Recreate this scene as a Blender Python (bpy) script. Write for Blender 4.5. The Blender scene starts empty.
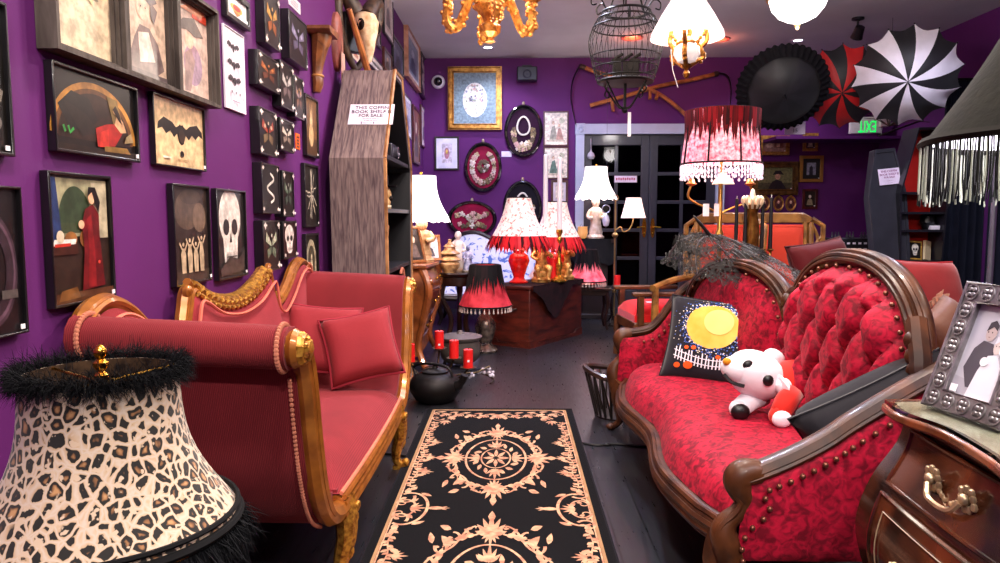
import bpy, bmesh, math, random
from mathutils import Matrix, Vector, Euler, noise
random.seed(7)
PI = math.pi
sc = bpy.context.scene
COL = sc.collection
R = math.radians
def sin(a): return math.sin(a)
def cos(a): return math.cos(a)

# ------------------------------------------------------------------ camera
FOC = 720.0
PITCH = math.atan(64.5/720); YAW = math.atan(12/720*math.cos(PITCH))
CAM = Vector((0, 0, 1.2))
cd = bpy.data.cameras.new('camera'); cam = bpy.data.objects.new('camera', cd); COL.objects.link(cam)
cam.location = CAM; cam.rotation_euler = (PI/2-PITCH, 0, YAW)
cd.sensor_width = 36; cd.lens = 36*FOC/1000; cd.clip_start = .05; cd.clip_end = 60
sc.camera = cam
_fw = Vector((-sin(YAW)*cos(PITCH), cos(YAW)*cos(PITCH), -sin(PITCH)))
_rt = Vector((cos(YAW), sin(YAW), 0)); _up = _rt.cross(_fw)
def ray(px, py): return _fw*FOC + _rt*(px-500) + _up*(281.5-py)
def onX(px, py, X): d = ray(px, py); return CAM + d*(X/d.x)
def onY(px, py, Y): d = ray(px, py); return CAM + d*(Y/d.y)
def onZ(px, py, Z): d = ray(px, py); return CAM + d*((Z-1.2)/d.z)

# ------------------------------------------------------------------ materials
def lin(c): return c/12.92 if c <= .04045 else ((c+.055)/1.055)**2.4
def rgb(h):
    h = h.lstrip('#'); return tuple(lin(int(h[i:i+2], 16)/255) for i in (0, 2, 4)) + (1,)
_M = {}
def mat(hexc, rough=.5, metal=0, var=.12, scale=8, bump=0, bscale=60, coat=0, sheen=0, hex2=None, emit=0, ehex=None, kind=None, stretch=(1, 1, 1), spec=.5, alpha=1):
    key = (hexc, rough, metal, var, scale, bump, bscale, coat, sheen, hex2, emit, ehex, kind, stretch, spec, alpha)
    if key in _M: return _M[key]
    m = bpy.data.materials.new('m_%s_%d' % (hexc.strip('#'), len(_M))); m.use_nodes = True
    nt = m.node_tree; N = nt.nodes; L = nt.links; b = N['Principled BSDF']
    b.inputs['Roughness'].default_value = rough; b.inputs['Metallic'].default_value = metal
    b.inputs['Coat Weight'].default_value = coat; b.inputs['Coat Roughness'].default_value = .08
    b.inputs['Sheen Weight'].default_value = sheen*.5; b.inputs['Specular IOR Level'].default_value = spec if rough < .6 or metal else min(spec, .18)
    b.inputs['Alpha'].default_value = alpha
    tc = N.new('ShaderNodeTexCoord'); mp = N.new('ShaderNodeMapping'); L.new(tc.outputs['Object'], mp.inputs[0])
    mp.inputs['Scale'].default_value = stretch
    c1 = rgb(hexc); c2 = rgb(hex2) if hex2 else tuple(x*(1-var) for x in c1[:3])+(1,)
    c0 = c1 if hex2 else tuple(min(1, x*(1+var)) for x in c1[:3])+(1,)
    nz = N.new('ShaderNodeTexNoise'); nz.inputs['Scale'].default_value = scale; nz.inputs['Detail'].default_value = 4
    L.new(mp.outputs[0], nz.inputs['Vector'])
    cr = N.new('ShaderNodeValToRGB'); L.new(nz.outputs['Fac'], cr.inputs[0])
    cr.color_ramp.elements[0].position = .35; cr.color_ramp.elements[1].position = .65
    cr.color_ramp.elements[0].color = c0; cr.color_ramp.elements[1].color = c2
    col = cr.outputs[0]
    hsrc = None
    if kind == 'velvet':      # crushed velvet: blotchy nap
        n2 = N.new('ShaderNodeTexNoise'); n2.inputs['Scale'].default_value = 34; n2.inputs['Detail'].default_value = 8; n2.inputs['Distortion'].default_value = 1.2
        L.new(mp.outputs[0], n2.inputs['Vector']); L.new(n2.outputs['Fac'], cr.inputs[0])
        cr.color_ramp.elements[0].position = .38; cr.color_ramp.elements[1].position = .62; hsrc = n2.outputs['Fac']
    if kind == 'cord':        # ribbed upholstery
        w = N.new('ShaderNodeTexWave'); w.inputs['Scale'].default_value = bscale; w.inputs['Distortion'].default_value = .5; w.bands_direction = 'X'
        L.new(mp.outputs[0], w.inputs['Vector'])
        mx = N.new('ShaderNodeMix'); mx.data_type = 'RGBA'; mx.blend_type = 'MULTIPLY'; mx.inputs[0].default_value = .35
        L.new(col, mx.inputs[6]); L.new(w.outputs[0], mx.inputs[7]); col = mx.outputs[2]; hsrc = w.outputs['Fac']
    if kind == 'wood':        # streaky grain along local stretch
        n2 = N.new('ShaderNodeTexNoise'); n2.inputs['Scale'].default_value = scale; n2.inputs['Detail'].default_value = 8; n2.inputs['Distortion'].default_value = .6
        L.new(mp.outputs[0], n2.inputs['Vector']); L.new(n2.outputs['Fac'], cr.inputs[0]); hsrc = n2.outputs['Fac']
    L.new(col, b.inputs['Base Color'])
    if bump:
        bp = N.new('ShaderNodeBump'); bp.inputs['Strength'].default_value = bump; bp.inputs['Distance'].default_value = .004
        if hsrc is None:
            n3 = N.new('ShaderNodeTexNoise'); n3.inputs['Scale'].default_value = bscale; L.new(mp.outputs[0], n3.inputs['Vector']); hsrc = n3.outputs['Fac']
        L.new(hsrc, bp.inputs['Height']); L.new(bp.outputs[0], b.inputs['Normal'])
    if emit:
        b.inputs['Emission Color'].default_value = rgb(hexc if ehex in (None, 'tex') else ehex); b.inputs['Emission Strength'].default_value = emit
        if ehex == 'tex': L.new(col, b.inputs['Emission Color'])
    _M[key] = m
    return m
def glass_mat(name='clear_glass', hexc='#ffffff', rough=.02, trans=1.0):
    m = bpy.data.materials.new(name); m.use_nodes = True
    b = m.node_tree.nodes['Principled BSDF']; b.inputs['Base Color'].default_value = rgb(hexc); b.inputs['Roughness'].default_value = rough
    b.inputs['Transmission Weight'].default_value = trans; b.inputs['IOR'].default_value = 1.3
    return m

# ------------------------------------------------------------------ mesh builder
class MB:
    def __init__(s): s.v = []; s.f = []; s.mi = []; s.M = Matrix.Identity(4); s.m = 0; s.mats = []
    def use(s, m):
        if m not in s.mats: s.mats.append(m)
        s.m = s.mats.index(m); return s
    def at(s, M): s.M = M; return s
    def add(s, vs, fs):
        o = len(s.v); s.v += [tuple(s.M @ Vector(p)) for p in vs]
        for f in fs: s.f.append([o+i for i in f]); s.mi.append(s.m)
        return s
    def box(s, c, d, rz=0, top=1.0):
        x, y, z = d[0]/2, d[1]/2, d[2]/2; vs = []
        for dz, t in ((-z, 1), (z, top)):
            for sx, sy in ((-1, -1), (1, -1), (1, 1), (-1, 1)):
                p = Vector((sx*x*t, sy*y*t, dz))
                if rz: p = Matrix.Rotation(rz, 3, 'Z') @ p
                vs.append(tuple(p+Vector(c)))
        return s.add(vs, [(0, 3, 2, 1), (4, 5, 6, 7), (0, 1, 5, 4), (1, 2, 6, 5), (2, 3, 7, 6), (3, 0, 4, 7)])
    def ring_loft(s, rings, closed=False, caps=True):
        n = len(rings[0]); vs = [p for r in rings for p in r]; fs = []
        m = len(rings)
        for i in range(m if closed else m-1):
            a, b = i*n, ((i+1) % m)*n
            for j in range(n): k = (j+1) % n; fs.append((a+j, a+k, b+k, b+j))
        if caps and not closed: fs.append(tuple(reversed(range(n)))); fs.append(tuple(range((m-1)*n, m*n)))
        return s.add(vs, fs)
    def tube(s, path, r, n=8, closed=False, caps=True, flat=None):
        P = [Vector(p) for p in path]; m = len(P); rings = []; up = None
        for i in range(m):
            if closed: t = P[(i+1) % m]-P[i-1]
            else: t = P[min(i+1, m-1)]-P[max(i-1, 0)]
            t = t.normalized() if t.length > 1e-9 else Vector((0, 0, 1))
            if up is None:
                up = Vector((0, 0, 1)) if abs(t.z) < .9 else Vector((1, 0, 0))
            a = t.cross(up)
            if a.length < 1e-6: a = t.cross(Vector((.3, .9, .2)))
            a.normalize(); b = a.cross(t).normalized(); up = b
            rr = r[i] if isinstance(r, (list, tuple)) else r
            fl = flat if flat else 1
            rings.append([tuple(P[i]+a*cos(2*PI*j/n)*rr+b*sin(2*PI*j/n)*rr*fl) for j in range(n)])
        return s.ring_loft(rings, closed, caps)
    def lathe(s, prof, c=(0, 0, 0), n=24, wave=0, wn=8, sx=1, sy=1, caps=False):
        rings = []
        for r, z in prof:
            rings.append([(c[0]+sx*(r*(1+wave*cos(wn*2*PI*j/n)))*cos(2*PI*j/n), c[1]+sy*(r*(1+wave*cos(wn*2*PI*j/n)))*sin(2*PI*j/n), c[2]+z) for j in range(n)])
        return s.ring_loft(rings, False, caps)
    def ball(s, c, r, n=10, m=7):
        if not isinstance(r, (tuple, list)): r = (r, r, r)
        vs = [(c[0], c[1], c[2]-r[2])]; fs = []
        for i in range(1, m):
            t = PI*i/m-PI/2
            for j in range(n): vs.append((c[0]+r[0]*cos(t)*cos(2*PI*j/n), c[1]+r[1]*cos(t)*sin(2*PI*j/n), c[2]+r[2]*sin(t)))
        vs.append((c[0], c[1], c[2]+r[2])); e = len(vs)-1
        for j in range(n): k = (j+1) % n; fs.append((0, 1+k, 1+j)); fs.append((e, e-n+j, e-n+k))
        for i in range(m-2):
            for j in range(n): k = (j+1) % n; a = 1+i*n; fs.append((a+j, a+k, a+n+k, a+n+j))
        return s.add(vs, fs)
    def grid(s, fn, nu, nv, cu=False, cv=False, flip=False):
        vs = [tuple(fn(i/(nu if cu else nu-1), j/(nv if cv else nv-1))) for i in range(nu) for j in range(nv)]; fs = []
        for i in range(nu if cu else nu-1):
            for j in range(nv if cv else nv-1):
                a, b, c, d = i*nv+j, ((i+1) % nu)*nv+j, ((i+1) % nu)*nv+(j+1) % nv, i*nv+(j+1) % nv
                fs.append((a, d, c, b) if flip else (a, b, c, d))
        return s.add(vs, fs)
    def prism(s, poly, h0, h1, ax='z'):
        """polygon of (a,b) extruded h0..h1: z -> (a,b,h), y -> (a,h,b), x -> (h,a,b)"""
        def q(a, b, h): return {'z': (a, b, h), 'y': (a, h, b), 'x': (h, a, b)}[ax]
        n = len(poly); vs = [q(a, b, h0) for a, b in poly]+[q(a, b, h1) for a, b in poly]
        fs = [tuple(reversed(range(n))), tuple(range(n, 2*n))]+[(i, (i+1) % n, n+(i+1) % n, n+i) for i in range(n)]
        return s.add(vs, fs)
    def frame(s, poly_o, poly_i, h0, h1, ax='y'):
        def q(a, b, h): return {'z': (a, b, h), 'y': (a, h, b), 'x': (h, a, b)}[ax]
        n = len(poly_o); vs = [q(a, b, h) for h in (h0, h1) for P in (poly_o, poly_i) for a, b in P]; fs = []
        for i in range(n):
            k = (i+1) % n
            fs += [(i, k, n+k, n+i), (2*n+i, 3*n+i, 3*n+k, 2*n+k), (i, 2*n+i, 2*n+k, k), (n+i, n+k, 3*n+k, 3*n+i)]
        return s.add(vs, fs)
    def pillow(s, c, w, h, t, M=None, n=14, pinch=.08):
        """square cushion in local XZ plane, thickness along Y"""
        old = s.M
        if M is not None: s.M = old @ M
        for sg in (1, -1):
            def fn(u, v):
                a, b = 2*u-1, 2*v-1
                th = t/2*max(0, (1-a**4)*(1-b**4))**.5*(1+.06*noise.noise(Vector((a*2.1+c[0], b*2.1, sg*3.1))))
                k = 1-pinch*(1-b*b)*abs(a)**3; k2 = 1-pinch*(1-a*a)*abs(b)**3
                return (c[0]+a*w/2*k, c[1]+sg*th, c[2]+b*h/2*k2)
            s.grid(fn, n, n, flip=(sg < 0))
        s.M = old; return s
    def pillow_edge(s, c, w, h, r, M=None, pinch=.08):
        old = s.M
        if M is not None: s.M = old @ M
        pts = []
        for a, b in [(-1+2*i/10, -1) for i in range(10)]+[(1, -1+2*i/10) for i in range(10)]+[(1-2*i/10, 1) for i in range(10)]+[(-1, 1-2*i/10) for i in range(10)]:
            k = 1-pinch*(1-b*b)*abs(a)**3; k2 = 1-pinch*(1-a*a)*abs(b)**3
            pts.append((c[0]+a*w/2*k, c[1], c[2]+b*h/2*k2))
        s.tube(pts, r, 6, closed=True); s.M = old; return s
    def build(s, name, m=None, parent=None, smooth=True, ang=40, bevel=0, loc=None, subsurf=0, weld=True):
        """one mesh object; loc = world origin for a top-level mesh (vertices then given in world)"""
        me = bpy.data.meshes.new(name)
        vs = s.v
        if loc is not None: vs = [(a-loc[0], b-loc[1], c-loc[2]) for a, b, c in vs]
        me.from_pydata(vs, [], s.f)
        ms = s.mats if s.mats else [m]
        for x in ms: me.materials.append(x)
        me.polygons.foreach_set('material_index', s.mi if s.mats else [0]*len(s.f))
        bm = bmesh.new(); bm.from_mesh(me)
        if weld: bmesh.ops.remove_doubles(bm, verts=bm.verts, dist=1e-5)
        bm.normal_update(); bm.to_mesh(me); bm.free()
        if smooth:
            me.polygons.foreach_set('use_smooth', [True]*len(me.polygons)); me.set_sharp_from_angle(angle=R(ang))
        me.update()
        o = bpy.data.objects.new(name, me); COL.objects.link(o)
        if parent is not None: o.parent = parent
        if loc is not None: o.location = loc
        if bevel:
            b = o.modifiers.new('bevel', 'BEVEL'); b.width = bevel; b.segments = 2; b.limit_method = 'ANGLE'; b.angle_limit = R(40)
        if subsurf:
            d = o.modifiers.new('subsurf', 'SUBSURF'); d.levels = subsurf; d.render_levels = subsurf
        return o

def tag(o, label=None, cat=None, group=None, kind=None):
    if label: o['label'] = label
    if cat: o['category'] = cat
    if group: o['group'] = group
    if kind: o['kind'] = kind
    return o
def thing(name, label, cat, loc=(0, 0, 0), rz=0, group=None, tilt=None):
    o = bpy.data.objects.new(name, None); COL.objects.link(o); o.empty_display_size = .05
    o.location = loc; o.rotation_euler = tilt if tilt else (0, 0, rz)
    return tag(o, label, cat, group)
def dup(root, loc, rz=None, label=None, scale=None):
    r = root.copy(); COL.objects.link(r); r.location = loc
    if rz is not None: r.rotation_euler = (0, 0, rz)
    if label: r['label'] = label
    if scale: r.scale = scale
    def rec(a, b):
        for ch in list(a.children):
            c = ch.copy(); COL.objects.link(c); c.parent = b; rec(ch, c)
    rec(root, r); return r
def structure(name, mb, m=None, **k): return tag(mb.build(name, m, **k), kind='structure')
def light(name, loc, power, color=(1, .85, .7), size=.05, kind='POINT', rot=None, spot=None):
    d = bpy.data.lights.new(name, kind); d.energy = power; d.color = color
    if kind == 'AREA': d.shape = 'DISK'; d.size = size
    else: d.shadow_soft_size = size
    if kind == 'SPOT': d.spot_size = R(spot or 110); d.spot_blend = .6
    o = bpy.data.objects.new(name, d); COL.objects.link(o); o.location = loc
    if rot: o.rotation_euler = rot
    return o
def T(x=0, y=0, z=0): return Matrix.Translation((x, y, z))
def RX(d): return Matrix.Rotation(R(d), 4, 'X')
def RY(d): return Matrix.Rotation(R(d), 4, 'Y')
def RZ(d): return Matrix.Rotation(R(d), 4, 'Z')
def lerp(a, b, t): return a+(b-a)*t
def spline(pts, n=8, closed=False):
    """Catmull-Rom through points (2-D or 3-D tuples)"""
    P = [tuple(p) for p in pts]; m = len(P); out = []
    segs = m if closed else m-1
    for i in range(segs):
        g = (lambda k: P[k % m]) if closed else (lambda k: P[min(max(k, 0), m-1)])
        p0, p1, p2, p3 = g(i-1), g(i), g(i+1), g(i+2)
        for j in range(n):
            t = j/n
            out.append(tuple(.5*((2*b)+(-a+c)*t+(2*a-5*b+4*c-d)*t*t+(-a+3*b-3*c+d)*t**3) for a, b, c, d in zip(p0, p1, p2, p3)))
    if not closed: out.append(P[-1])
    return out
# ================================================================== ROOM SHELL
XL, XR, YB, YF, ZC = -1.15, 4.7, 9.4, -2.2, 3.22
def wall_mat():
    m = mat('#5c2263', .6, var=.05, scale=3, bump=.06, bscale=120); return m
PURPLE = wall_mat()
def floor_mat():
    m = bpy.data.materials.new('dark_planks'); m.use_nodes = True; nt = m.node_tree; N = nt.nodes; L = nt.links; b = N['Principled BSDF']
    tc = N.new('ShaderNodeTexCoord'); mp = N.new('ShaderNodeMapping'); L.new(tc.outputs['Object'], mp.inputs[0]); mp.inputs['Rotation'].default_value = (0, 0, PI/2)
    br = N.new('ShaderNodeTexBrick'); L.new(mp.outputs[0], br.inputs[0]); br.inputs['Scale'].default_value = 1
    br.inputs['Brick Width'].default_value = 1.6; br.inputs['Row Height'].default_value = .13; br.inputs['Mortar Size'].default_value = .003
    br.inputs['Color1'].default_value = rgb('#2c2b32'); br.inputs['Color2'].default_value = rgb('#1f1e24'); br.inputs['Mortar'].default_value = rgb('#0a0809')
    nz = N.new('ShaderNodeTexNoise'); mp2 = N.new('ShaderNodeMapping'); mp2.inputs['Scale'].default_value = (14, 1.4, 1); L.new(tc.outputs['Object'], mp2.inputs[0]); L.new(mp2.outputs[0], nz.inputs['Vector']); nz.inputs['Detail'].default_value = 6
    mx = N.new('ShaderNodeMix'); mx.data_type = 'RGBA'; mx.blend_type = 'MULTIPLY'; mx.inputs[0].default_value = .6
    L.new(br.outputs[0], mx.inputs[6]); L.new(nz.outputs['Color'], mx.inputs[7]); L.new(mx.outputs[2], b.inputs['Base Color'])
    mr = N.new('ShaderNodeMapRange'); mr.inputs[3].default_value = .2; mr.inputs[4].default_value = .42; L.new(nz.outputs['Fac'], mr.inputs[0]); L.new(mr.outputs[0], b.inputs['Roughness'])
    bp = N.new('ShaderNodeBump'); bp.inputs['Strength'].default_value = .08; bp.inputs['Distance'].default_value = .003; L.new(br.outputs['Fac'], bp.inputs['Height']); bp.invert = True; L.new(bp.outputs[0], b.inputs['Normal'])
    return m
structure('floor', MB().box((1.75, 3.6, -.05), (6.1, 11.8, .1)), floor_mat(), smooth=False)
CEIL = mat('#cbc8cc', .8, var=.05, scale=2, bump=.05)
structure('ceiling', MB().box((1.75, 3.6, ZC+.05), (6.1, 11.8, .1)), CEIL, smooth=False)
structure('wall_left', MB().box((XL-.06, 3.6, ZC/2), (.12, 11.8, ZC)), PURPLE, smooth=False)
structure('wall_right', MB().box((XR+.06, 3.6, ZC/2), (.12, 11.8, ZC)), PURPLE, smooth=False)
structure('wall_front', MB().box((1.75, YF-.06, ZC/2), (5.9, .12, ZC)), PURPLE, smooth=False)
DX0, DX1, DZ = .90, 2.64, 2.26
wb = MB(); wb.box(((XL+DX0)/2, YB+.06, ZC/2), (DX0-XL, .12, ZC)); wb.box(((XR+DX1)/2, YB+.06, ZC/2), (XR-DX1, .12, ZC)); wb.box(((DX0+DX1)/2, YB+.06, (DZ+ZC)/2), (DX1-DX0, .12, ZC-DZ))
structure('wall_back', wb, PURPLE, smooth=False)
# soffit below the umbrellas in the right-hand corner
structure('trim_1', MB().box((3.95, 9.15, 2.16), (1.5, .5, .035)), PURPLE, smooth=False)
GREYTRIM = mat('#aeb4c6', .5, var=.04)
tr = MB(); tr.box((DX0-.03, YB-.03, 1.16), (.11, .06, 2.32)); tr.box((DX1+.03, YB-.03, 1.16), (.11, .06, 2.32)); tr.box(((DX0+DX1)/2, YB-.03, DZ+.06), (DX1-DX0+.06, .05, .13))
tr.box((DX0-.03, YB-.035, DZ+.06), (.125, .07, .14)); tr.box((DX1+.03, YB-.035, DZ+.06), (.125, .07, .14)); tr.lathe([(.05, 0), (.04, .012), (.02, .012), (.015, .004), (0, .004)], n=16)
tr.v[-80:] = [(DX0-.03+x, YB-.07-z, DZ+.06+y) for x, y, z in tr.v[-80:]]
structure('trim_2', tr, GREYTRIM, bevel=.006)
structure('baseboard_left', MB().box((XL+.01, 3.6, .06), (.02, 11.4, .12)), mat('#2b1730', .5), smooth=False)
structure('baseboard_back', MB().box(((XL+DX0)/2-.02, YB-.01, .06), (DX0-XL-.1, .02, .12)), mat('#2b1730', .5), smooth=False)
# night yard behind the doors
structure('wall_outside', MB().box((1.8, 13.0, 1.6), (9, .1, 4)), mat('#101018', .8), smooth=False)
structure('ground_outside', MB().box((1.8, 11.3, -.06), (9, 3.5, .1)), mat('#16161a', .7), smooth=False)

# ------------------------------------------------ double french doors
DOORW = mat('#2b2a36', .38, var=.08, coat=.3)
PANE = glass_mat('night_glass', '#3a3d47', .03)
BRASS = mat('#d9a23c', .22, 1, var=.1)
GOLD = mat('#c98b2e', .35, .75, var=.25, scale=30)
def french_door(nm, x0, x1, hinge_left):
    w = x1-x0; H = DZ-.01
    b = MB(); st = .105; rows = 5; z0, z1 = .30, H-.13; yc = YB+.035; dp = .045
    b.box((x0+st/2, yc, H/2), (st, dp, H)); b.box((x1-st/2, yc, H/2), (st, dp, H)); b.box(((x0+x1)/2, yc, .15), (w-2*st, dp, .30)); b.box(((x0+x1)/2, yc, H-.065), (w-2*st, dp, .13))
    b.box(((x0+x1)/2, yc, (z0+z1)/2), (.045, dp*.9, z1-z0))
    for i in range(1, rows): b.box(((x0+x1)/2, yc, z0+(z1-z0)*i/rows), (w-2*st, dp*.8, .045))
    b.box(((x0+x1)/2, yc-.026, .16), (w-2.6*st, .012, .17))
    o = b.build(nm, DOORW, bevel=.005); o['kind'] = 'structure'; o['label'] = 'dark %s leaf of the glazed double doors' % ('left-hand' if hinge_left else 'right-hand')
    xm = (x0+x1)/2
    for c, (a, e) in enumerate(((x0+st, xm-.0225), (xm+.0225, x1-st))):
        for i in range(rows):
            za, zb = z0+(z1-z0)*i/rows+.022, z0+(z1-z0)*(i+1)/rows-.022
            MB().box(((a+e)/2, yc, (za+zb)/2), (e-a+.002, .006, zb-za+.002)).build('pane', PANE, o, smooth=False)
    hx = x1-st/2 if hinge_left else x0+st/2; sg = -1 if hinge_left else 1
    h = MB(); pl = [(hx+.028*cos(t)*(1 if abs(sin(t)) < .9 else .8), 1.06+.13*sin(t)) for t in [2*PI*i/20 for i in range(20)]]
    h.prism(pl, yc-.034, yc-.022, 'y')
    h.tube([(hx, yc-.03, 1.07), (hx, yc-.075, 1.07)], .011); h.tube(spline([(hx, yc-.075, 1.07), (hx+sg*.04, yc-.08, 1.072), (hx+sg*.1, yc-.074, 1.064)], 4), [.011]*5+[.009]*4)
    h.ball((hx, yc-.035, .985), (.012, .012, .018))
    h.build('door_handle', BRASS, o)
    return o
dm = (DX0+DX1)/2
d1 = french_door('door_1', DX0+.025, dm-.002, True); d2 = french_door('door_2', dm+.002, DX1-.025, False)
p = onY(626, 179, YB-.02); q = onY(637.5, 179, YB-.02)
sg = MB(); sg.use(mat('#e9d9e4', .6)).box((p.x, YB+.006, p.z), (.29, .006, .085)); sg.use(mat('#c0305a', .6))
for i in range(9): sg.box((p.x-.115+i*.028, YB+.002, p.z+.004*(i % 2)), (.017, .003, .028))
tag(sg.build('notice_sign', loc=(p.x, YB+.006, p.z), smooth=False), 'small pale paper notice stuck on a pane of the left-hand glazed door', 'sign')
p = onY(591, 155, YB-.03)
hb = MB(); hb.lathe([(0, -.06), (.035, -.05), (.052, -.02), (.04, .02), (.012, .045), (.006, .07)], tuple(p), 14); hb.tube([(p.x, p.y, p.z+.07), (p.x, p.y+.04, p.z+.21)], .004, 5)
tag(hb.build('glass_ornament', mat('#d8d4de', .15, .3), loc=tuple(p)), 'pale drop ornament hanging in the top left pane of the glazed doors', 'ornament')

# ------------------------------------------------ runner rug
def rug():
    cx, cy, hw, hl = -.078, 2.85, .447, 1.55
    t = thing('runner_rug', 'black runner rug with cream scrollwork medallions lying on the dark floor', 'rug', (cx, cy, 0))
    base = mat('#060508', .95, var=.25, scale=90, bump=.3, bscale=400, sheen=0)
    m = MB().use(base); m.box((0, 0, .006), (2*hw, 2*hl, .012))
    cream = mat('#d0a684', .95, hex2='#a8705a', scale=30); tan = mat('#a07a58', .95, var=.15)
    zz = [.0128]
    def poly(pts, mt=cream):
        m.use(mt); zz[0] = .0126+random.random()*.0004; m.add([(x, y, zz[0]) for x, y in pts], [tuple(range(len(pts)))])
    def rib(pts, w, mt=cream, taper=False):
        n = len(pts); A = []; B = []
        for i, (x, y) in enumerate(pts):
            a = pts[max(i-1, 0)]; b = pts[min(i+1, n-1)]; dx, dy = b[0]-a[0], b[1]-a[1]; l = math.hypot(dx, dy) or 1
            ww = w/2*(1-.75*i/n if taper else 1); A.append((x-dy/l*ww, y+dx/l*ww)); B.append((x+dy/l*ww, y-dx/l*ww))
        m.use(mt); zz[0] = .0126+random.random()*.0004
        m.add([(x, y, zz[0]) for x, y in A+B], [(i, i+1, n+i+1, n+i) for i in range(n-1)])
    ys = 1.98
    def leaf(p, d, l, w, mt=cream, S=1):
        ca, sa = cos(d), sin(d)
        pts = [(0, 0), (.2, .35), (.45, .5), (.75, .3), (1, 0), (.75, -.3), (.45, -.5), (.2, -.35)]
        poly([(p[0]+(a*l*ca-b*w*sa), p[1]+(a*l*sa+b*w*ca)*S) for a, b in pts], mt)
    def palm(p, d, s, S=1, n=7):
        for k in range(n):
            a = d+(k-(n-1)/2)*.42; f = 1-.09*abs(k-(n-1)/2)**1.2
            leaf((p[0]+.1*s*cos(a), p[1]+.1*s*sin(a)*S), a, s*f, s*.24, S=S)
        leaf(p, d, s*1.25, s*.26, S=S)
    def spiral(p, d, s, hand, w, S=1):
        pts = []
        for i in range(22):
            t = i/21; a = d+hand*(t*5.2); r = s*(1-t)**.8*.5
            pts.append((a, r))
        c = (p[0]+s*.5*cos(d+PI), p[1]+s*.5*sin(d+PI)*S)
        c = (p[0]-s*.5*cos(d), p[1]-s*.5*sin(d)*S)
        rib([(c[0]+r*cos(a), c[1]+r*sin(a)*S) for a, r in pts], w, taper=True)
        a, r = pts[-1]; leaf((c[0]-.012, c[1]), d, .024, .022)
    # border
    for o_, w_, mt in ((.042, .012, tan), (.052, .006, cream)):
        x, y = hw-o_, hl-o_
        rib([(-x, -y), (-x, y)], w_, mt); rib([(x, -y), (x, y)], w_, mt); rib([(-x, y), (x, y)], w_, mt); rib([(-x, -y), (x, -y)], w_, mt)
    def medallion(y0):
        def C(r, a): return (r*cos(a), y0+r*sin(a)*ys)
        rib([C(.148, 2*PI*i/48) for i in range(49)], .011); rib([C(.072, 2*PI*i/32) for i in range(33)], .008)
        for k in range(8): leaf(C(.01, k*PI/4), k*PI/4, .055, .02, S=ys)
        for k in range(16): leaf(C(.085, k*PI/8+.2), k*PI/8+.9, .04, .02, S=ys)
        for k in range(4):
            a = k*PI/2
            palm(C(.075, a), a, .062, ys, 5)
            palm(C(.185, a), a, .085, ys, 7); palm(C(.2, a), a+PI, .05, ys, 5)
            leaf(C(.25, a), a, .05, .03, S=ys)
            for h in (1, -1):
                b = a+h*.42; spiral(C(.235, b), b+h*1.2, .075, h, .015, ys); leaf(C(.2, b), b+h*1.4, .055, .026, S=ys)
                b = a+h*.62; spiral(C(.245, b), b-h*.4, .06, -h, .013, ys); leaf(C(.26, b), b+h*.6, .05, .024, S=ys); leaf(C(.225, b+h*.08), b+h*2.2, .05, .022, S=ys)
                leaf(C(.195, a+h*.3), a+h*1.6, .045, .022, S=ys)
            b = a+PI/4; leaf(C(.2, b), b, .06, .03, S=ys)
            rib([C(.215+.02*cos(6*q), a+.25+q) for q in [i*.04 for i in range(28)]], .010)
    medallion(.62); medallion(-.62)
    def vine(x, y0, y1, sx):
        n = int(abs(y1-y0)/.035)
        rib([(x+sx*.008*sin(i*.9), lerp(y0, y1, i/n)) for i in range(n+1)], .006)
        for i in range(n):
            y = lerp(y0, y1, i/n); xx = x+sx*.008*sin(i*.9)
            d = 1.57 if y1 > y0 else -1.57
            leaf((xx, y), d+.8*(1 if i % 2 else -1), .034, .022); leaf((xx, y+.01), d-.9*(1 if i % 2 else -1), .026, .018)
    for sx in (1, -1):
        # side motifs at the middle and half-motifs
        for yc, sc_ in ((0, 1), (1.02*1.24, .0), (-1.24, .0)):
            if not sc_: continue
            x = sx*(hw-.075)
            i_ = PI if sx > 0 else 0
            rib([(x-sx*(.02+.085*cos(a)), yc+.16*sin(a)) for a in [-2.0+i*.2 for i in range(21)]], .013)
            rib([(x-sx*(.01+.045*cos(a)), yc+.085*sin(a)) for a in [-2.6+i*.2 for i in range(27)]], .010)
            palm((x-sx*.03, yc), i_, .06, 1.3, 5); leaf((x-sx*.1, yc), i_, .09, .035); palm((x-sx*.155, yc), i_, .035, 1.3, 3)
            for h in (1, -1):
                spiral((x-sx*.035, yc+h*.13), i_+h*.6, .09, h*sx, .014, 1.3); spiral((x-sx*.0, yc+h*.1), h*1.57, .07, -h*sx, .012, 1.3)
                leaf((x-sx*.06, yc+h*.16), i_+h*sx*.6, .06, .026); leaf((x, yc+h*.15), h*1.57, .07, .03); leaf((x-sx*.03, yc+h*.06), i_+h, .05, .022); leaf((x-sx*.01, yc+h*.19), h*1.57+sx*.5, .05, .03)
        for sy in (1, -1):
            vine(sx*(hw-.078), sy*.23, sy*1.25, sx)
            for yq in (.62, .86, .42):   # sprigs off the vine
                x = sx*(hw-.09); palm((x-sx*.01, sy*yq), PI if sx > 0 else 0, .05, 1.2, 5); spiral((x-sx*.025, sy*(yq+.06)), (PI if sx > 0 else 0)+.5, .06, sx*sy, .011, 1.3); leaf((x, sy*(yq-.06)), (PI if sx > 0 else 0)-sy*.9*sx, .06, .028)
            # corner arabesques
            for j in range(5):
                x = sx*(.34-j*.075); y = sy*(hl-.1-.012*j)
                spiral((x, y), sy*1.57+sx*.7, .075, sx*sy*(1 if j % 2 else -1), .013, 1.3); palm((x-sx*.03, y-sy*.02), -sy*1.57+sx*.5, .045, 1.5, 5); leaf((x-sx*.02, y+sy*.02), PI/2-sx*PI/2+.3, .06, .026); leaf((x, y-sy*.05), -sy*1.57, .05, .03)
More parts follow.
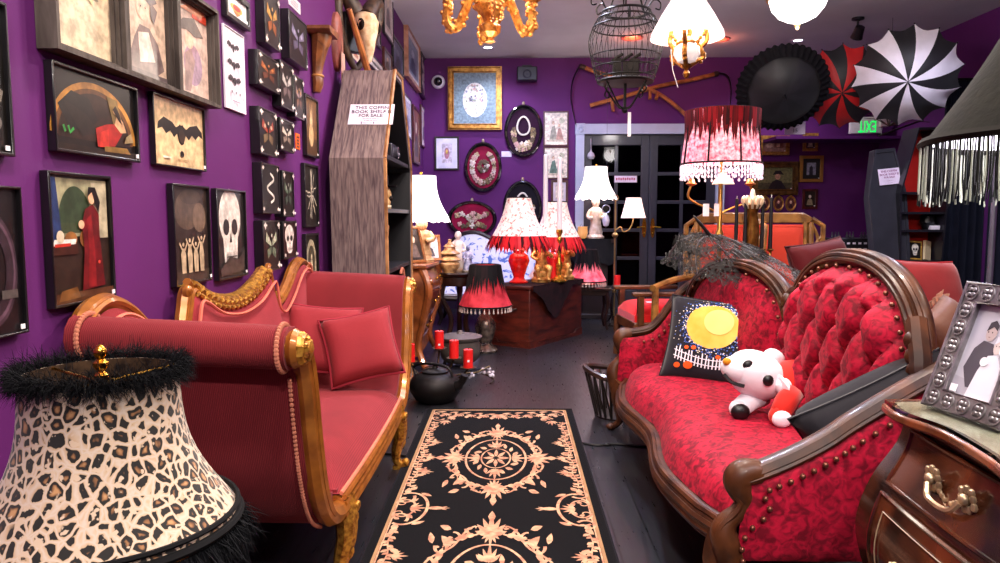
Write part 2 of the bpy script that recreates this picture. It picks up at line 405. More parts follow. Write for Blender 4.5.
            spiral((sx*.32, sy*(hl-.24)), sx*.3, .09, sx*sy, .014, 1.4); palm((sx*.31, sy*(hl-.27)), -sy*1.57, .055, 1.5, 5)
            palm((sx*.26, sy*(hl-.2)), -sy*1.57+sx*.9*sy, .05, 1.5, 5); palm((0, sy*(hl-.14)), -sy*1.57, .06, 1.5, 7)
    o = m.build('pile', None, t, smooth=False, weld=False)
    # woven edge binding
    e = MB(); e.tube([(-hw, -hl, .006), (hw, -hl, .006), (hw, hl, .006), (-hw, hl, .006)], .007, 6, closed=True); e.build('binding', mat('#141118', .9), t)
rug()
# ================================================================== LEFT SETTEE
ROSE = mat('#86282f', .85, kind='cord', bscale=64, bump=.3, sheen=.08, var=.10, scale=5, stretch=(1, 1, 0.02))
ROSE2 = mat('#8e2c34', .85, kind='cord', bscale=64, bump=.25, sheen=.08, var=.10, scale=5, stretch=(1, 1, 1))
ROSEP = mat('#922e36', .85, sheen=.08, var=.10, scale=7, bump=.25, bscale=220)
GILT = mat('#b5702a', .33, .35, hex2='#8a4f1c', scale=14, coat=.3)
GILTC = mat('#d09a3e', .35, .6, hex2='#7a4416', scale=60, bump=.4, bscale=90)
def settee():
    yc = 2.78; X0, X1 = -1.115, -.542
    t = thing('settee', 'rose red gilt-framed settee with scrolled arms along the picture wall', 'sofa', (-.83, yc, 0))
    def W(x, y, z): return (x+.83, y, z)       # y measured from yc
    # seat
    m = MB()
    def seat(u, v):
        y = (2*u-1)*.60; x = lerp(X0+.05, X1-.0, v); a = 2*u-1; b = 2*v-1
        z = .335+.085*((1-a**6)*(1-abs(b)**5 if b > 0 else 1-.15*abs(b)**3))**.5
        return W(x+.012*(1-a*a)*(b > .9), y, z)
    m.grid(seat, 40, 18, flip=True); m.box(W(-.80, 0, .30), (.50, 1.18, .09)); m.build('seat', ROSE2, t)
    # arms: upholstered body, roll, gilt post
    inner = [(.55, .33), (.66, .36), (.74, .43), (.79, .52), (.83, .63), (.86, .76), (.90, .87), (.94, .918)]
    roll = [(.99+.056*cos(a), .868+.056*sin(a)) for a in [R(d) for d in (110, 85, 60, 30, 0, -30, -60, -90, -120, -150)]]
    outer = [(.945, .79), (.925, .70), (.90, .60), (.87, .50), (.825, .41), (.76, .33), (.68, .275), (.60, .25)]
    for sg, nm in ((-1, 'near'), (1, 'far')):
        BR = mat('#b5705a', .6, var=.2)
        prof = spline(inner, 4)+roll+spline(outer, 4)
        m = MB(); rings = []
        for i, x in enumerate([X0+.01, X0+.05, -.95, -.80, -.66, X1-.02]):
            lift = .03*(1-i/5)-(.03 if sg > 0 else 0)
            rings.append([W(x, sg*y, z+lift*max(0, (z-.4))/.5) for y, z in prof])
        if sg < 0: rings = rings[::-1]
        m.ring_loft(rings); arm = m.build('arm_'+'upholstery', ROSE, t)
        p = MB(); dz = .03 if sg > 0 else 0; path = spline([W(X1-.005, sg*y, z-dz*max(0, z-.4)/.5) for y, z in ((.545, .285), (.62, .285), (.70, .31), (.77, .365), (.82, .44), (.853, .53), (.88, .63), (.905, .75), (.935, .83), (.965, .868))], 5)
        p.tube(path, [.034]*12+[.030]*(len(path)-12), 8)
        p.tube([(a+.022, b, c) for a, b, c in path], .012, 6)
        p.tube(spline([W(X1-.005, sg*(.99+.036*cos(a)), .868-dz+.036*sin(a)) for a in [R(d) for d in (180, 135, 90, 45, 0, -45, -90)]], 3), .016, 6)
        p.build('arm_post', GILT, t)
        ro = MB(); ro.at(T(*W(X1+.005, sg*.99, .868-(.03 if sg > 0 else 0))) @ RY(90)); ro.lathe([(.042, -.03), (.042, .012), (.036, .02), (.026, .02), (.022, .03), (.0, .038)], n=20, wave=.05, wn=10)
        for k in range(6): ro.ball((.025*cos(k*PI/3), .025*sin(k*PI/3), .022), (.009, .009, .008), 6, 4)
        ro.build('arm_rosette', GILTC, t)
        g = MB()                                   # braid trim beside the post and round the roll
        bp = [W(X1-.035, sg*(y+.03), z-.022) for y, z in ((.66, .29), (.74, .335), (.80, .40), (.845, .49), (.875, .58), (.90, .69), (.92, .80))]
        for q in spline(bp, 9): g.ball(q, .0065, 6, 4)
        g.build('braid_trim', BR, t); g = MB()
        for k in range(26):
            a = R(-100+k*9.5); g.ball(W(X1-.035, sg*(.99+.060*cos(a)), .87+.060*sin(a)), .0075, 6, 4)
        g.build('braid_trim', BR, t); g = MB()
        for k in range(26):
            a = R(-100+k*9.5); g.ball(W(X0+.045, sg*(.99+.060*cos(a)), .897+.060*sin(a)), .0075, 6, 4)
        g.build('braid_trim', BR, t)
    # back panel under a camel crest
    crest = [(-1.0, .90), (-.965, .95), (-.88, .972), (-.78, .94), (-.67, .865), (-.57, .815), (-.50, .80), (-.44, .83), (-.415, .885), (-.39, .945), (-.34, .94), (-.2, .885), (0, .862)]
    crest = crest+[(-a, b) for a, b in crest[-2::-1]]
    cs = spline(crest, 5)
    m = MB(); poly = [(y, z-.02) for y, z in cs]+[(.98, .34), (-.98, .34)]
    cl = [(y, z-.015) for y, z in cs]
    def back(u, v):
        i = u*(len(cl)-1); k = int(i); k = min(k, len(cl)-2); f = i-k
        y = lerp(cl[k][0], cl[k+1][0], f); zt = lerp(cl[k][1], cl[k+1][1], f)
        return W(X0+.045+.045*sin(PI*min(1, v*1.0))*(1-(y/1.0)**4)+.02*(1-v), y*(.93 if v < .3 else 1), lerp(.33, zt, v))
    m.grid(back, 90, 14); m.prism([(y, z) for y, z in poly], .83+X0+.0, .83+X0+.03, 'x'); m.build('back', ROSEP, t)
    m = MB(); m.tube([W(X0+.02, y, z) for y, z in cs], .026, 8); m.tube([W(X0+.043, y, z+.004) for y, z in cs], .010, 6)
    for sg in (1, -1):
        for a0, rr in ((0, .03),):
            m.tube([W(X0+.03, sg*(.405+.03*(1-i/16)*cos(R(90+i*24))), .955+.03*(1-i/16)*sin(R(90+i*24))) for i in range(16)], .014, 6)
        m.ball(W(X0+.03, sg*.405, .955), .02)
    m.build('crest_rail', GILT, t)
    m = MB()                                       # carved leafage on the middle of the crest
    for i in range(34):
        y = -.36+.72*i/33; z = .862+.0*y+.66*y*y+.004
        for q in (-1, 1):
            a = R(35*q); m.at(T(*W(X0+.045+.004*(i % 2), y, z+.012*q)) @ RX(30*q*(1 if i % 2 else -1)))
            m.ball((0, 0, 0), (.012, .019, .010), 6, 4)
    m.at(Matrix.Identity(4)); m.tube([W(X0+.02, y, .872+.66*y*y) for y in [-.36+.72*i/20 for i in range(21)]], .034, 8)
    for sg in (1, -1):
        for k in range(5): m.ball(W(X0+.03, sg*(.47+.018*k), .835+.012*sin(k)), (.014, .013, .016), 6, 4)
    m.build('carved_crest', GILTC, t)
    m = MB()
    m.tube([W(X0+.072, y*.985, z-.034) for y, z in cs], .006, 5); m.build('back_piping', mat('#d2705e', .7), t)
    # seat rail with mouldings
    m = MB()
    bow = lambda y: .012*(1-(y/.6)**2)
    ys = [-.60+1.2*i/20 for i in range(21)]
    m.tube([W(X1-.012+bow(y), y, .297) for y in ys], .034, 8)
    for dz, r_ in ((.028, .009), (.006, .010), (-.018, .010), (-.036, .007)): m.tube([W(X1+.018+bow(y), y, .297+dz) for y in ys], r_, 6)
    m.build('seat_rail', GILT, t)
    m = MB(); m.tube([W(X1+.008+bow(y), y, .338) for y in ys], .007, 6); m.build('seat_cord', mat('#cf7a62', .7), t)
    # legs: carved cabriole with scroll foot
    for sx in (1, -1):
        for sg in (1, -1):
            m = MB(); x = X1-.01 if sx > 0 else X0+.05; o = sx
            P = [(x, sg*.53, .30), (x+o*.018, sg*.545, .24), (x+o*.02, sg*.555, .17), (x+o*.004, sg*.56, .10), (x+o*.0, sg*.567, .045), (x+o*.025, sg*.575, .018), (x+o*.045, sg*.575, .03)]
            sp = spline([W(*p) for p in P], 5); n = len(sp)
            m.tube(sp, [lerp(.046, .021, min(1, i/(n*.6))) for i in range(n)], 8)
            m.ball(W(x+o*.045, sg*.575, .032), (.017, .02, .017)); m.box(W(x+o*.008, sg*.57, .009), (.045, .04, .018))
            for k in range(5): m.at(T(*W(x+o*(.05-.004*k), sg*(.53+.008*k), .265-.035*k)) @ RY(20)); m.ball((0, 0, 0), (.012, .016-.0015*k, .024), 6, 5)
            m.at(Matrix.Identity(4)); m.build('leg', GILTC if sx > 0 else GILT, t)
settee()
def cushion(name, label, c, w, h, th, M, m, cat='cushion', group=None, edge=None, piping=.006, pinch=.08, low=None):
    t = thing(name, label, cat, c, 0, group)
    p = MB(); p.pillow((0, 0, 0), w, h, th, M, pinch=pinch); p.build('cover', m, t, ang=180)
    if edge: e = MB(); e.pillow_edge((0, 0, 0), w, h, piping, M, pinch=pinch); e.build('piping', edge, t)
    return t
ROSEC = mat('#8c2830', .8, sheen=.1, var=.08, scale=4, bump=.15, bscale=160)
cushion('throw_cushion', 'rose red square cushion in front, leaning on its fellow on the gilt settee', (-.70, 3.30, .60), .335, .335, .15, RZ(12) @ RX(-28) @ RY(-11), ROSEC, group=None, edge=mat('#8d2634', .8), piping=.007)
cushion('throw_cushion', 'rose red cushion half hidden behind the front cushion on the gilt settee', (-.90, 3.37, .62), .36, .34, .13, RZ(18) @ RX(-26) @ RY(7), ROSEC, edge=mat('#8d2634', .8), piping=.007)

# ================================================================== LEOPARD LAMP
def leopard():
    m = bpy.data.materials.new('leopard_print'); m.use_nodes = True; nt = m.node_tree; N = nt.nodes; L = nt.links; b = N['Principled BSDF']; b.inputs['Roughness'].default_value = .8; b.inputs['Sheen Weight'].default_value = .2
    tc = N.new('ShaderNodeTexCoord'); mp = N.new('ShaderNodeMapping'); mp.inputs['Scale'].default_value = (1, 1, .85); L.new(tc.outputs['Object'], mp.inputs[0])
    nz = N.new('ShaderNodeTexNoise'); nz.inputs['Scale'].default_value = 45; L.new(mp.outputs[0], nz.inputs['Vector'])
    mx = N.new('ShaderNodeMix'); mx.data_type = 'RGBA'; mx.inputs[0].default_value = .013; L.new(mp.outputs[0], mx.inputs[6]); L.new(nz.outputs['Color'], mx.inputs[7])
    v1 = N.new('ShaderNodeTexVoronoi'); v2 = N.new('ShaderNodeTexVoronoi'); v2.feature = 'F2'
    for v in (v1, v2): v.inputs['Scale'].default_value = 47; v.inputs['Randomness'].default_value = .95; L.new(mx.outputs[2], v.inputs['Vector'])
    sb = N.new('ShaderNodeMath'); sb.operation = 'SUBTRACT'; L.new(v2.outputs['Distance'], sb.inputs[0]); L.new(v1.outputs['Distance'], sb.inputs[1])
    cr = N.new('ShaderNodeValToRGB'); e = cr.color_ramp.elements; L.new(sb.outputs[0], cr.inputs[0])
    e[0].position = 0; e[0].color = rgb('#c8b7a8'); e[1].position = .75; e[1].color = rgb('#b98a5c')
    for p, c in ((.17, '#bfa080'), (.20, '#0c0706'), (.47, '#0c0706'), (.56, '#7e5432')):
        q = e.new(p); q.color = rgb(c)
    # broken rosettes: noise opens the ring
    n2 = N.new('ShaderNodeTexNoise'); n2.inputs['Scale'].default_value = 60; L.new(tc.outputs['Object'], n2.inputs['Vector'])
    c2 = N.new('ShaderNodeValToRGB'); c2.color_ramp.elements[0].position = .61; c2.color_ramp.elements[1].position = .64; L.new(n2.outputs['Fac'], c2.inputs[0])
    m2 = N.new('ShaderNodeMix'); m2.data_type = 'RGBA'; L.new(c2.outputs[0], m2.inputs[0]); L.new(cr.outputs[0], m2.inputs[6]); m2.inputs[7].default_value = rgb('#c8b098')
    L.new(m2.outputs[2], b.inputs['Base Color'])
    return m
def fuzz(mb, ring, n, l, w, out=1.0, rnd=.6, down=0):
    """feather wisps along a closed ring of points with outward directions"""
    for i in range(n):
        c, d = ring(random.random()); L_ = l*(.6+.8*random.random())
        v = Vector((d[0]*out+random.uniform(-1, 1)*rnd, d[1]*out+random.uniform(-1, 1)*rnd, random.uniform(-1, 1)*rnd-down)).normalized()
        s = v.cross(Vector((random.random()-.5, random.random()-.5, random.random()-.5))).normalized()*w
        p = Vector(c); q = p+v*L_*.6+Vector((0, 0, random.uniform(-.2, .25)*L_)); e = p+v*L_+Vector((0, 0, random.uniform(-.4, .3)*L_))
        mb.add([tuple(p-s), tuple(p+s), tuple(q+s*.8), tuple(q-s*.8), tuple(e)], [(0, 1, 2, 3), (3, 2, 4)])
def leopard_lamp():
    cx, cy = -.722, 1.235
    t = thing('floor_lamp', 'leopard print lampshade edged with black feathers, on a dark lamp stand', 'lamp', (cx, cy, 0))
    zb, zt, rb, rt = .655, .93, .222, .124
    prof = [(lerp(rb, rt, i/12)-.035*sin(PI*(i/12))**1.1*(1-.25*i/12), lerp(zb, zt, i/12)) for i in range(13)]
    m = MB(); m.lathe(prof, n=64, wave=.006, wn=8); m.build('lamp_shade', leopard(), t)
    m = MB(); m.lathe([(r-.003, z) for r, z in prof[::-1]], n=64, wave=.006, wn=8); m.build('shade_lining', mat('#4a3626', .9, hex2='#1a1210', scale=40), t)
    blk = mat('#0a0a0d', .8, var=.3)
    m = MB(); m.tube([(rb*cos(a), rb*sin(a), zb) for a in [2*PI*i/48 for i in range(48)]], .008, 6, closed=True)
    m.tube([((rb-.003)*cos(a), (rb-.003)*sin(a), zb+.018) for a in [2*PI*i/48 for i in range(48)]], .005, 6, closed=True); m.build('shade_binding', blk, t)
    m = MB(); fuzz(m, lambda u: ((rt*cos(2*PI*u), rt*sin(2*PI*u), zt+random.uniform(-.012, .012)), (cos(2*PI*u), sin(2*PI*u))), 8000, .030, .0005, .7, .8)
    tag(m.build('feather_trim', mat('#08090e', .8), t, smooth=False, weld=False), kind='stuff')
    m = MB(); fuzz(m, lambda u: ((rb*cos(2*PI*u), rb*sin(2*PI*u), zb-.01), (cos(2*PI*u), sin(2*PI*u))), 4500, .055, .0008, .25, .5, 1.0)
    tag(m.build('feather_fringe', mat('#08090e', .8), t, smooth=False, weld=False), kind='stuff')
    m = MB(); zf = zt+.0
    for k in range(3): a = R(40+120*k); m.tube([(0, 0, zf-.02), (rt*.97*cos(a), rt*.97*sin(a), zf-.004)], .0025, 6)
    m.tube([(0, 0, zf-.10), (0, 0, zf-.02)], .004, 6); m.build('spider_fitter', BRASS, t)
    m = MB(); m.lathe([(.004, -.02), (.012, -.016), (.012, -.006), (.006, 0), (.012, .008), (.013, .016), (.006, .022), (.011, .03), (.011, .038), (.005, .046), (0, .048)], (0, 0, zf), 14); m.build('finial', mat('#e0a840', .2, 1), t)
    m = MB(); m.lathe([(.16, 0), (.165, .015), (.14, .03), (.05, .05), (.03, .08), (.022, .2), (.035, .26), (.022, .32), (.02, .55), (.04, .60), (.02, .64), (.012, .83), (0, .83)], n=24); m.build('lamp_stand', mat('#17110f', .35), t)
leopard_lamp()
# ================================================================== RIGHT SOFA
CRIM = mat('#b41032', .65, kind='velvet', hex2='#6c061c', sheen=.06, bump=.3)
WALN = mat('#583018', .42, kind='wood', hex2='#2a140a', scale=9, stretch=(1, 1, 1), coat=.08, spec=.35)
NAIL = mat('#7a4a3a', .35, .7)
def victorian():
    yc = 3.0; XF, XBK = .600, 1.16
    t = thing('victorian_sofa', 'crimson crushed velvet sofa with carved walnut frame and tufted oval back', 'sofa', (.85, yc, 0))
    def W(x, y, z): return (x-.85, y, z)
    fx = lambda y: XF+.03*cos(y*PI/.48)*(1-abs(y)**2*.25)*.9-.02*(1-(y/1.0)**2)+(.05*max(0, abs(y)-.8)/.2)
    # seat
    m = MB()
    def seat(u, v):
        y = (2*u-1)*.97; a = 2*u-1; x = lerp(fx(y)+.005, XBK, v); b = 2*v-1
        z = .305+.135*(max(0, (1-a**10))*max(0, 1-(abs(b)**3.5 if b < 0 else .25*b**2)))**.55
        z += .006*noise.noise(Vector((x*9, y*9, 0)))
        return W(x, y, z)
    m.grid(seat, 60, 26); m.prism([(fx(y)-.85+.02, y) for y in [-.95+1.9*i/24 for i in range(25)]]+[(XBK-.85, .95), (XBK-.85, -.95)], .24, .31); m.build('seat', CRIM, t)
    # serpentine seat rail
    ys = [-.97+1.94*i/48 for i in range(49)]
    m = MB(); m.tube([W(fx(y)+.005, y, .262) for y in ys], .044, 10)
    for dz, r_, o in ((.036, .011, -.028), (.008, .013, -.038), (-.02, .012, -.034), (-.042, .009, -.02)): m.tube([W(fx(y)+o+.006, y, .262+dz) for y in ys], r_, 6)
    m.build('seat_rail', WALN, t)
    m = MB(); m.box(W(XBK+.02, 0, .27), (.05, 1.9, .10)); m.build('back_rail', WALN, t)
    # arms
    near = [(.655, .475), (.70, .49), (.79, .53), (.88, .58), (.95, .63), (1.06, .70), (1.17, .765), (1.24, .80)]
    far = [(.605, .55), (.68, .555), (.77, .575), (.83, .63), (.88, .70), (.94, .78), (1.04, .85), (1.17, .90)]
    nailme = None
    def nails(pts, par):
        nonlocal nailme
        for p in pts:
            if nailme is None:
                b = MB(); b.ball((0, 0, 0), .0085, 8, 6); o = b.build('nail_head', NAIL, par); nailme = o.data
            else: o = bpy.data.objects.new('nail_head', nailme); COL.objects.link(o); o.parent = par
            o.location = p
    for sg, rail in ((-1, near), (1, far)):
        yo = sg*1.0
        rp = spline(rail, 6); xs = [p[0] for p in rp]
        # velvet arm panel: thick, padded inside
        m = MB()
        def panel(side):
            def fn(u, v):
                i = u*(len(rp)-1); k = min(int(i), len(rp)-2); f = i-k
                x = lerp(rp[k][0], rp[k+1][0], f); zt = lerp(rp[k][1], rp[k+1][1], f)-.02
                z = lerp(.23, zt, v); pad = (sin(PI*u)*sin(PI*min(1, max(0, v))))**.5
                xx = x if v > .25 else x+.0
                if u < .15: xx = x-.0+(.04*(1-u/.15))*(1-v)*-.5
                return W(xx, yo+sg*(.028+.022*pad if side > 0 else -.03-.03*pad)+.004*noise.noise(Vector((x*14, z*14, sg*3))), z)
            return fn
        m.grid(panel(1), 26, 20, flip=(sg > 0)); m.grid(panel(-1), 26, 20, flip=(sg < 0)); m.build('arm_panel', CRIM, t)
        m = MB(); P = [W(x, yo+sg*.012, z) for x, z in rp]
        m.tube(P, [.032]*len(P), 8, flat=.8); m.tube([(a, b+sg*.024, c-.012) for a, b, c in P], .010, 6); m.tube([(a, b-sg*.024, c+.012) for a, b, c in P], .008, 6)
        m.build('arm_rail', WALN, t)
        # scrolled arm front
        m = MB(); fp = spline([W(x, yo+sg*.01, z) for x, z in ((.65, .545), (.605, .542), (.588, .515), (.597, .475), (.61, .44), (.592, .40), (.562, .365), (.552, .325), (.565, .27), (.575, .22))], 5)
        fp = [(a+(.052 if sg < 0 else .02), b, c-(.062*(c-.22)/.32 if sg < 0 else 0)) for a, b, c in fp]
        n = len(fp); m.tube(fp, [.034+.008*sin(i/n*9) for i in range(n)], 10); m.tube([(a-.02, b+sg*.02, c) for a, b, c in fp], .010, 6)
        m.build('arm_post', WALN, t)
        if sg < 0:
            nails([W(x+.015, yo-.052, z-.045) for x, z in rp[6:44:2]]+[W(x+.05, yo-.05, z-.015-.05*(z-.22)/.32) for x, z in ((.655, .475), (.668, .44), (.652, .405), (.622, .375), (.602, .34), (.595, .30), (.598, .26))], t)
        else:
            nails([W(x+.02, yo-.062, z-.045) for x, z in rp[8:44:3]], t)
    # cabriole legs
    for x, o in ((XF, -1), (XBK, 1)):
        for sg in (1, -1):
            m = MB(); P = spline([W(x+.02, sg*.96, .28), W(x-.005 if o < 0 else x+.01, sg*.975, .21), W(x+.005, sg*.985, .13), W(x+.012*-o, sg*.99, .06), W(x+o*.02, sg*1.0, .022), W(x+o*.045, sg*1.0, .016)], 5)
            n = len(P); m.tube(P, [lerp(.048, .019, min(1, i/(n*.65)))+(.006 if i > n*.85 else 0) for i in range(n)], 8); m.ball(W(x+o*.04, sg*1.0, .018), (.026, .024, .018)); m.build('leg', WALN, t)
    # two oval medallion backs
    W0 = W
    def medal(ym, tuft, zc, a_, b_, nm):
        th0 = 0 if tuft else R(14)
        def W(x, y, z):
            dx, dy = x-XBK, y-(ym-a_); return W0(XBK+dx*cos(th0)-dy*sin(th0), ym-a_+dx*sin(th0)+dy*cos(th0), z)
        m = MB(); pu, pv = .165, .148
        def P(r, th, off=0):
            ca, sa = cos(th), sin(th); e = .86
            yy = math.copysign(abs(ca)**e, ca)*a_*r; zz = math.copysign(abs(sa)**e, sa)*b_*r
            x = XBK-.005+.16*(zz+.35)*.55 + .03*(yy/a_)**2*(-1 if nm else -1)*-0
            return x, yy, zz
        def fn(u, v):
            r = v; th = 2*PI*u; x, yy, zz = P(r, th)
            if tuft:
                A = yy/pu+zz/(2*pv)*1.0; B = yy/pu-zz/(2*pv)*1.0
                da, db = abs(sin(PI*A)), abs(sin(PI*B)); fade = 1-max(0, r-.82)/.18
                h = .05*(1-r**8)+.06*((min(1, da*1.5)*min(1, db*1.5))**.5)*fade-.030*math.exp(-((da*.09)**2+(db*.09)**2)/.0009)*fade
            else:
                h = .055*(1-r**6)+.012*sin(zz*16+yy*4)*sin(yy*11)*(1-r**4)
            return W(x-h, ym+yy, zc+zz)
        m.grid(fn, 120, 46, cu=True, flip=True); m.build('back_cushion', CRIM, t, ang=180)
        if tuft:
            for i in range(-4, 5):
                for j in range(-4, 5):
                    A, B = i, j; yy = pu*(A+B)/2; zz = pv*(A-B)
                    rr = ((abs(yy)/a_)**(2/.86)+(abs(zz)/b_)**(2/.86))**.43
                    if rr > .80: continue
                    x = XBK-.005+.16*(zz+.35)*.55-.022
                    b = MB(); b.ball(W(x, ym+yy, zc+zz), (.006, .011, .011), 8, 5); b.build('button', CRIM, t)
        m = MB()
        ring = []
        for i in range(72):
            th = 2*PI*i/72; x, yy, zz = P(1.05, th); ring.append(W(x+.005, ym+yy, zc+zz))
        top = [.026+.011*max(0, sin(2*PI*i/72))**1.5 for i in range(72)]
        m.tube(ring, top, 10, closed=True)
        for f, dx, r_ in ((1.01, -.028, .009), (1.06, -.026, .009), (1.10, -.008, .009)):
            m.tube([W(P(f, 2*PI*i/72)[0]+dx-.012*max(0, sin(2*PI*i/72)), ym+P(f, 2*PI*i/72)[1], zc+P(f, 2*PI*i/72)[2]+.012*max(0, sin(2*PI*i/72))) for i in range(72)], r_, 6, closed=True)
        m.build('back_frame', WALN, t)
        nails([W(P(.965, th)[0]-.045, ym+P(.965, th)[1], zc+P(.965, th)[2]) for th in [R(-50+i*9) for i in range(31)]] if tuft else [W(P(.965, th)[0]-.045, ym+P(.965, th)[1], zc+P(.965, th)[2]) for th in [R(20+i*14) for i in range(12)]], t)
        return P
    P = medal(-.450, True, .722, .462, .315, 0)
    medal(.49, False, .66, .44, .29, 1)
    # carved knuckle, side scrolls and flower joining oval to arm and to its neighbour
    m = MB()
    for q in ((-.935, .80), (-.925, .845), (-.945, .76)): m.ball(W(XBK+.0, *q), (.03, .026, .03), 8, 6)
    m.tube(spline([W(XBK+.02, -.90, .90), W(XBK+.0, -.965, .80), W(XBK-.01, -1.0, .74), W(XBK+.02, -1.07, .70), W(XBK+.05, -1.11, .73), W(XBK+.05, -1.10, .765)], 6), [.03]*10+[.026]*21, 8)
    m.tube(spline([W(XBK+.01, -.88, .60), W(XBK+.0, -.93, .66), W(XBK+.02, -1.0, .70), W(XBK+.05, -1.06, .68)], 6), .024, 8)
    m.tube(spline([W(XBK+.03, -.90, .46), W(XBK-.0, -.95, .58), W(XBK+.02, -1.02, .67)], 6), .022, 8)
    m.build('carved_joint', WALN, t); m = MB()
    for q in ((.02, .80), (.03, .85), (.0, .74)): m.ball(W(XBK-.0, *q), (.03, .03, .035), 8, 6)
    m.tube(spline([W(XBK+.0, .07, .83), W(XBK+.02, .02, .89), W(XBK+.02, -.03, .90), W(XBK+.02, -.06, .87)], 5), .022, 8)
    m.build('carved_joint', WALN, t)
victorian()

# cushions, plush toy and tag on the sofa
def printed_cushion():
    M = RZ(-22) @ RX(-24) @ RY(4)
    t = thing('printed_cushion', 'black cushion printed with an orange moon in blue speckles, white fence and pumpkins', 'cushion', (1.0, 3.42, .60))
    S = .53; H = .43; TH = .14
    p = MB(); blk = mat('#1d1a24', .75, var=.2, sheen=.3); p.use(blk).pillow((0, 0, 0), S, H, TH, M, n=20, pinch=.07)
    def on(a, b, lift=.0012):           # a,b in -1..1 on the camera face
        th = TH/2*max(0, (1-a**4)*(1-b**4))**.5; k = 1-.07*(1-b*b)*abs(a)**3; k2 = 1-.07*(1-a*a)*abs(b)**3
        return (a*S/2*k, -th*1.03-lift, b*H/2*k2)
    p.M = M
    def disc(a, b, ra, rb, mt, lift, n=28, rings=5, wob=0):
        p.use(mt); vs = [on(a, b, lift)]; fs = []
        for i in range(1, rings+1):
            for j in range(n):
                q = 2*PI*j/n; w = 1+wob*sin(5*q)*.1; vs.append(on(a+ra*w*i/rings*cos(q), b+rb*w*i/rings*sin(q), lift))
        for j in range(n): fs.append((0, 1+j, 1+(j+1) % n))
        for i in range(rings-1):
            for j in range(n): o = 1+i*n; fs.append((o+j, o+n+j, o+n+(j+1) % n, o+(j+1) % n))
        p.add(vs, fs)
    disc(-.15, .27, .47, .52, mat('#f0a840', .7, hex2='#e8c060', scale=9), .004)
    disc(-.05, .38, .26, .30, mat('#f3cf78', .7), .006)
    cols = [mat('#3c5aa8', .7), mat('#e9ddd0', .7), mat('#5878c8', .7), mat('#27407e', .7)]
    for i in range(560):
        q = random.random()*2*PI; r = .46+abs(random.gauss(0, .11)); a, b = -.15+r*cos(q), .27+1.1*r*sin(q)
        if abs(a) > .92 or abs(b) > .92 : continue
        s = .010+.008*random.random(); p.use(random.choice(cols)); p.add([on(a-s, b, .005), on(a, b-s, .005), on(a+s, b, .005), on(a, b+s, .005)], [(0, 1, 2, 3)])
    wh = mat('#e4dde8', .7)
    def stroke(pts, w, mt, lift=.005):
        p.use(mt); n = len(pts); A = []; B = []
        for i, (x, y) in enumerate(pts):
            c, d = pts[max(i-1, 0)], pts[min(i+1, n-1)]; dx, dy = d[0]-c[0], d[1]-c[1]; l = math.hypot(dx, dy) or 1
            A.append(on(x-dy/l*w, y+dx/l*w, lift)); B.append(on(x+dy/l*w, y-dx/l*w, lift))
        p.add(A+B, [(i, n+i, n+i+1, i+1) for i in range(n-1)])
    f = lambda x: -.42-.16*sin((x+.75)*2.4)
    for k in range(22):
        x = -.74+k*.062; y = f(x); stroke([(x, y-.13), (x+.012*sin(k*2.3), y+.15+.05*sin(k*1.7))], .011, wh)
    stroke([(-.78+i*.07, f(-.78+i*.07)+.07) for i in range(21)], .009, wh, .006); stroke([(-.78+i*.07, f(-.78+i*.07)-.06) for i in range(21)], .009, wh, .006)
    org = mat('#e2571e', .7)
    for a, b, r in ((-.68, -.70, .06), (-.48, -.68, .085), (-.55, -.28, .04), (-.42, -.27, .045), (.02, -.42, .045), (.20, -.74, .07), (.42, -.76, .075)): disc(a, b, r, r*1.05, org, .008, 14, 2)
    p.build('cover', None, t, ang=180)
    e = MB(); e.pillow_edge((0, 0, 0), S, H, .004, M, pinch=.07); e.build('piping', blk, t)
printed_cushion()
t = cushion('dark_cushion', 'plain black cushion slumped against the near arm of the crimson sofa', (1.105, 2.14, .58), .46, .34, .19, RZ(4) @ RX(22) @ RY(-32), mat('#17151b', .75, var=.15, sheen=.2, bump=.2, bscale=30), edge=mat('#17151b', .5), piping=.004)
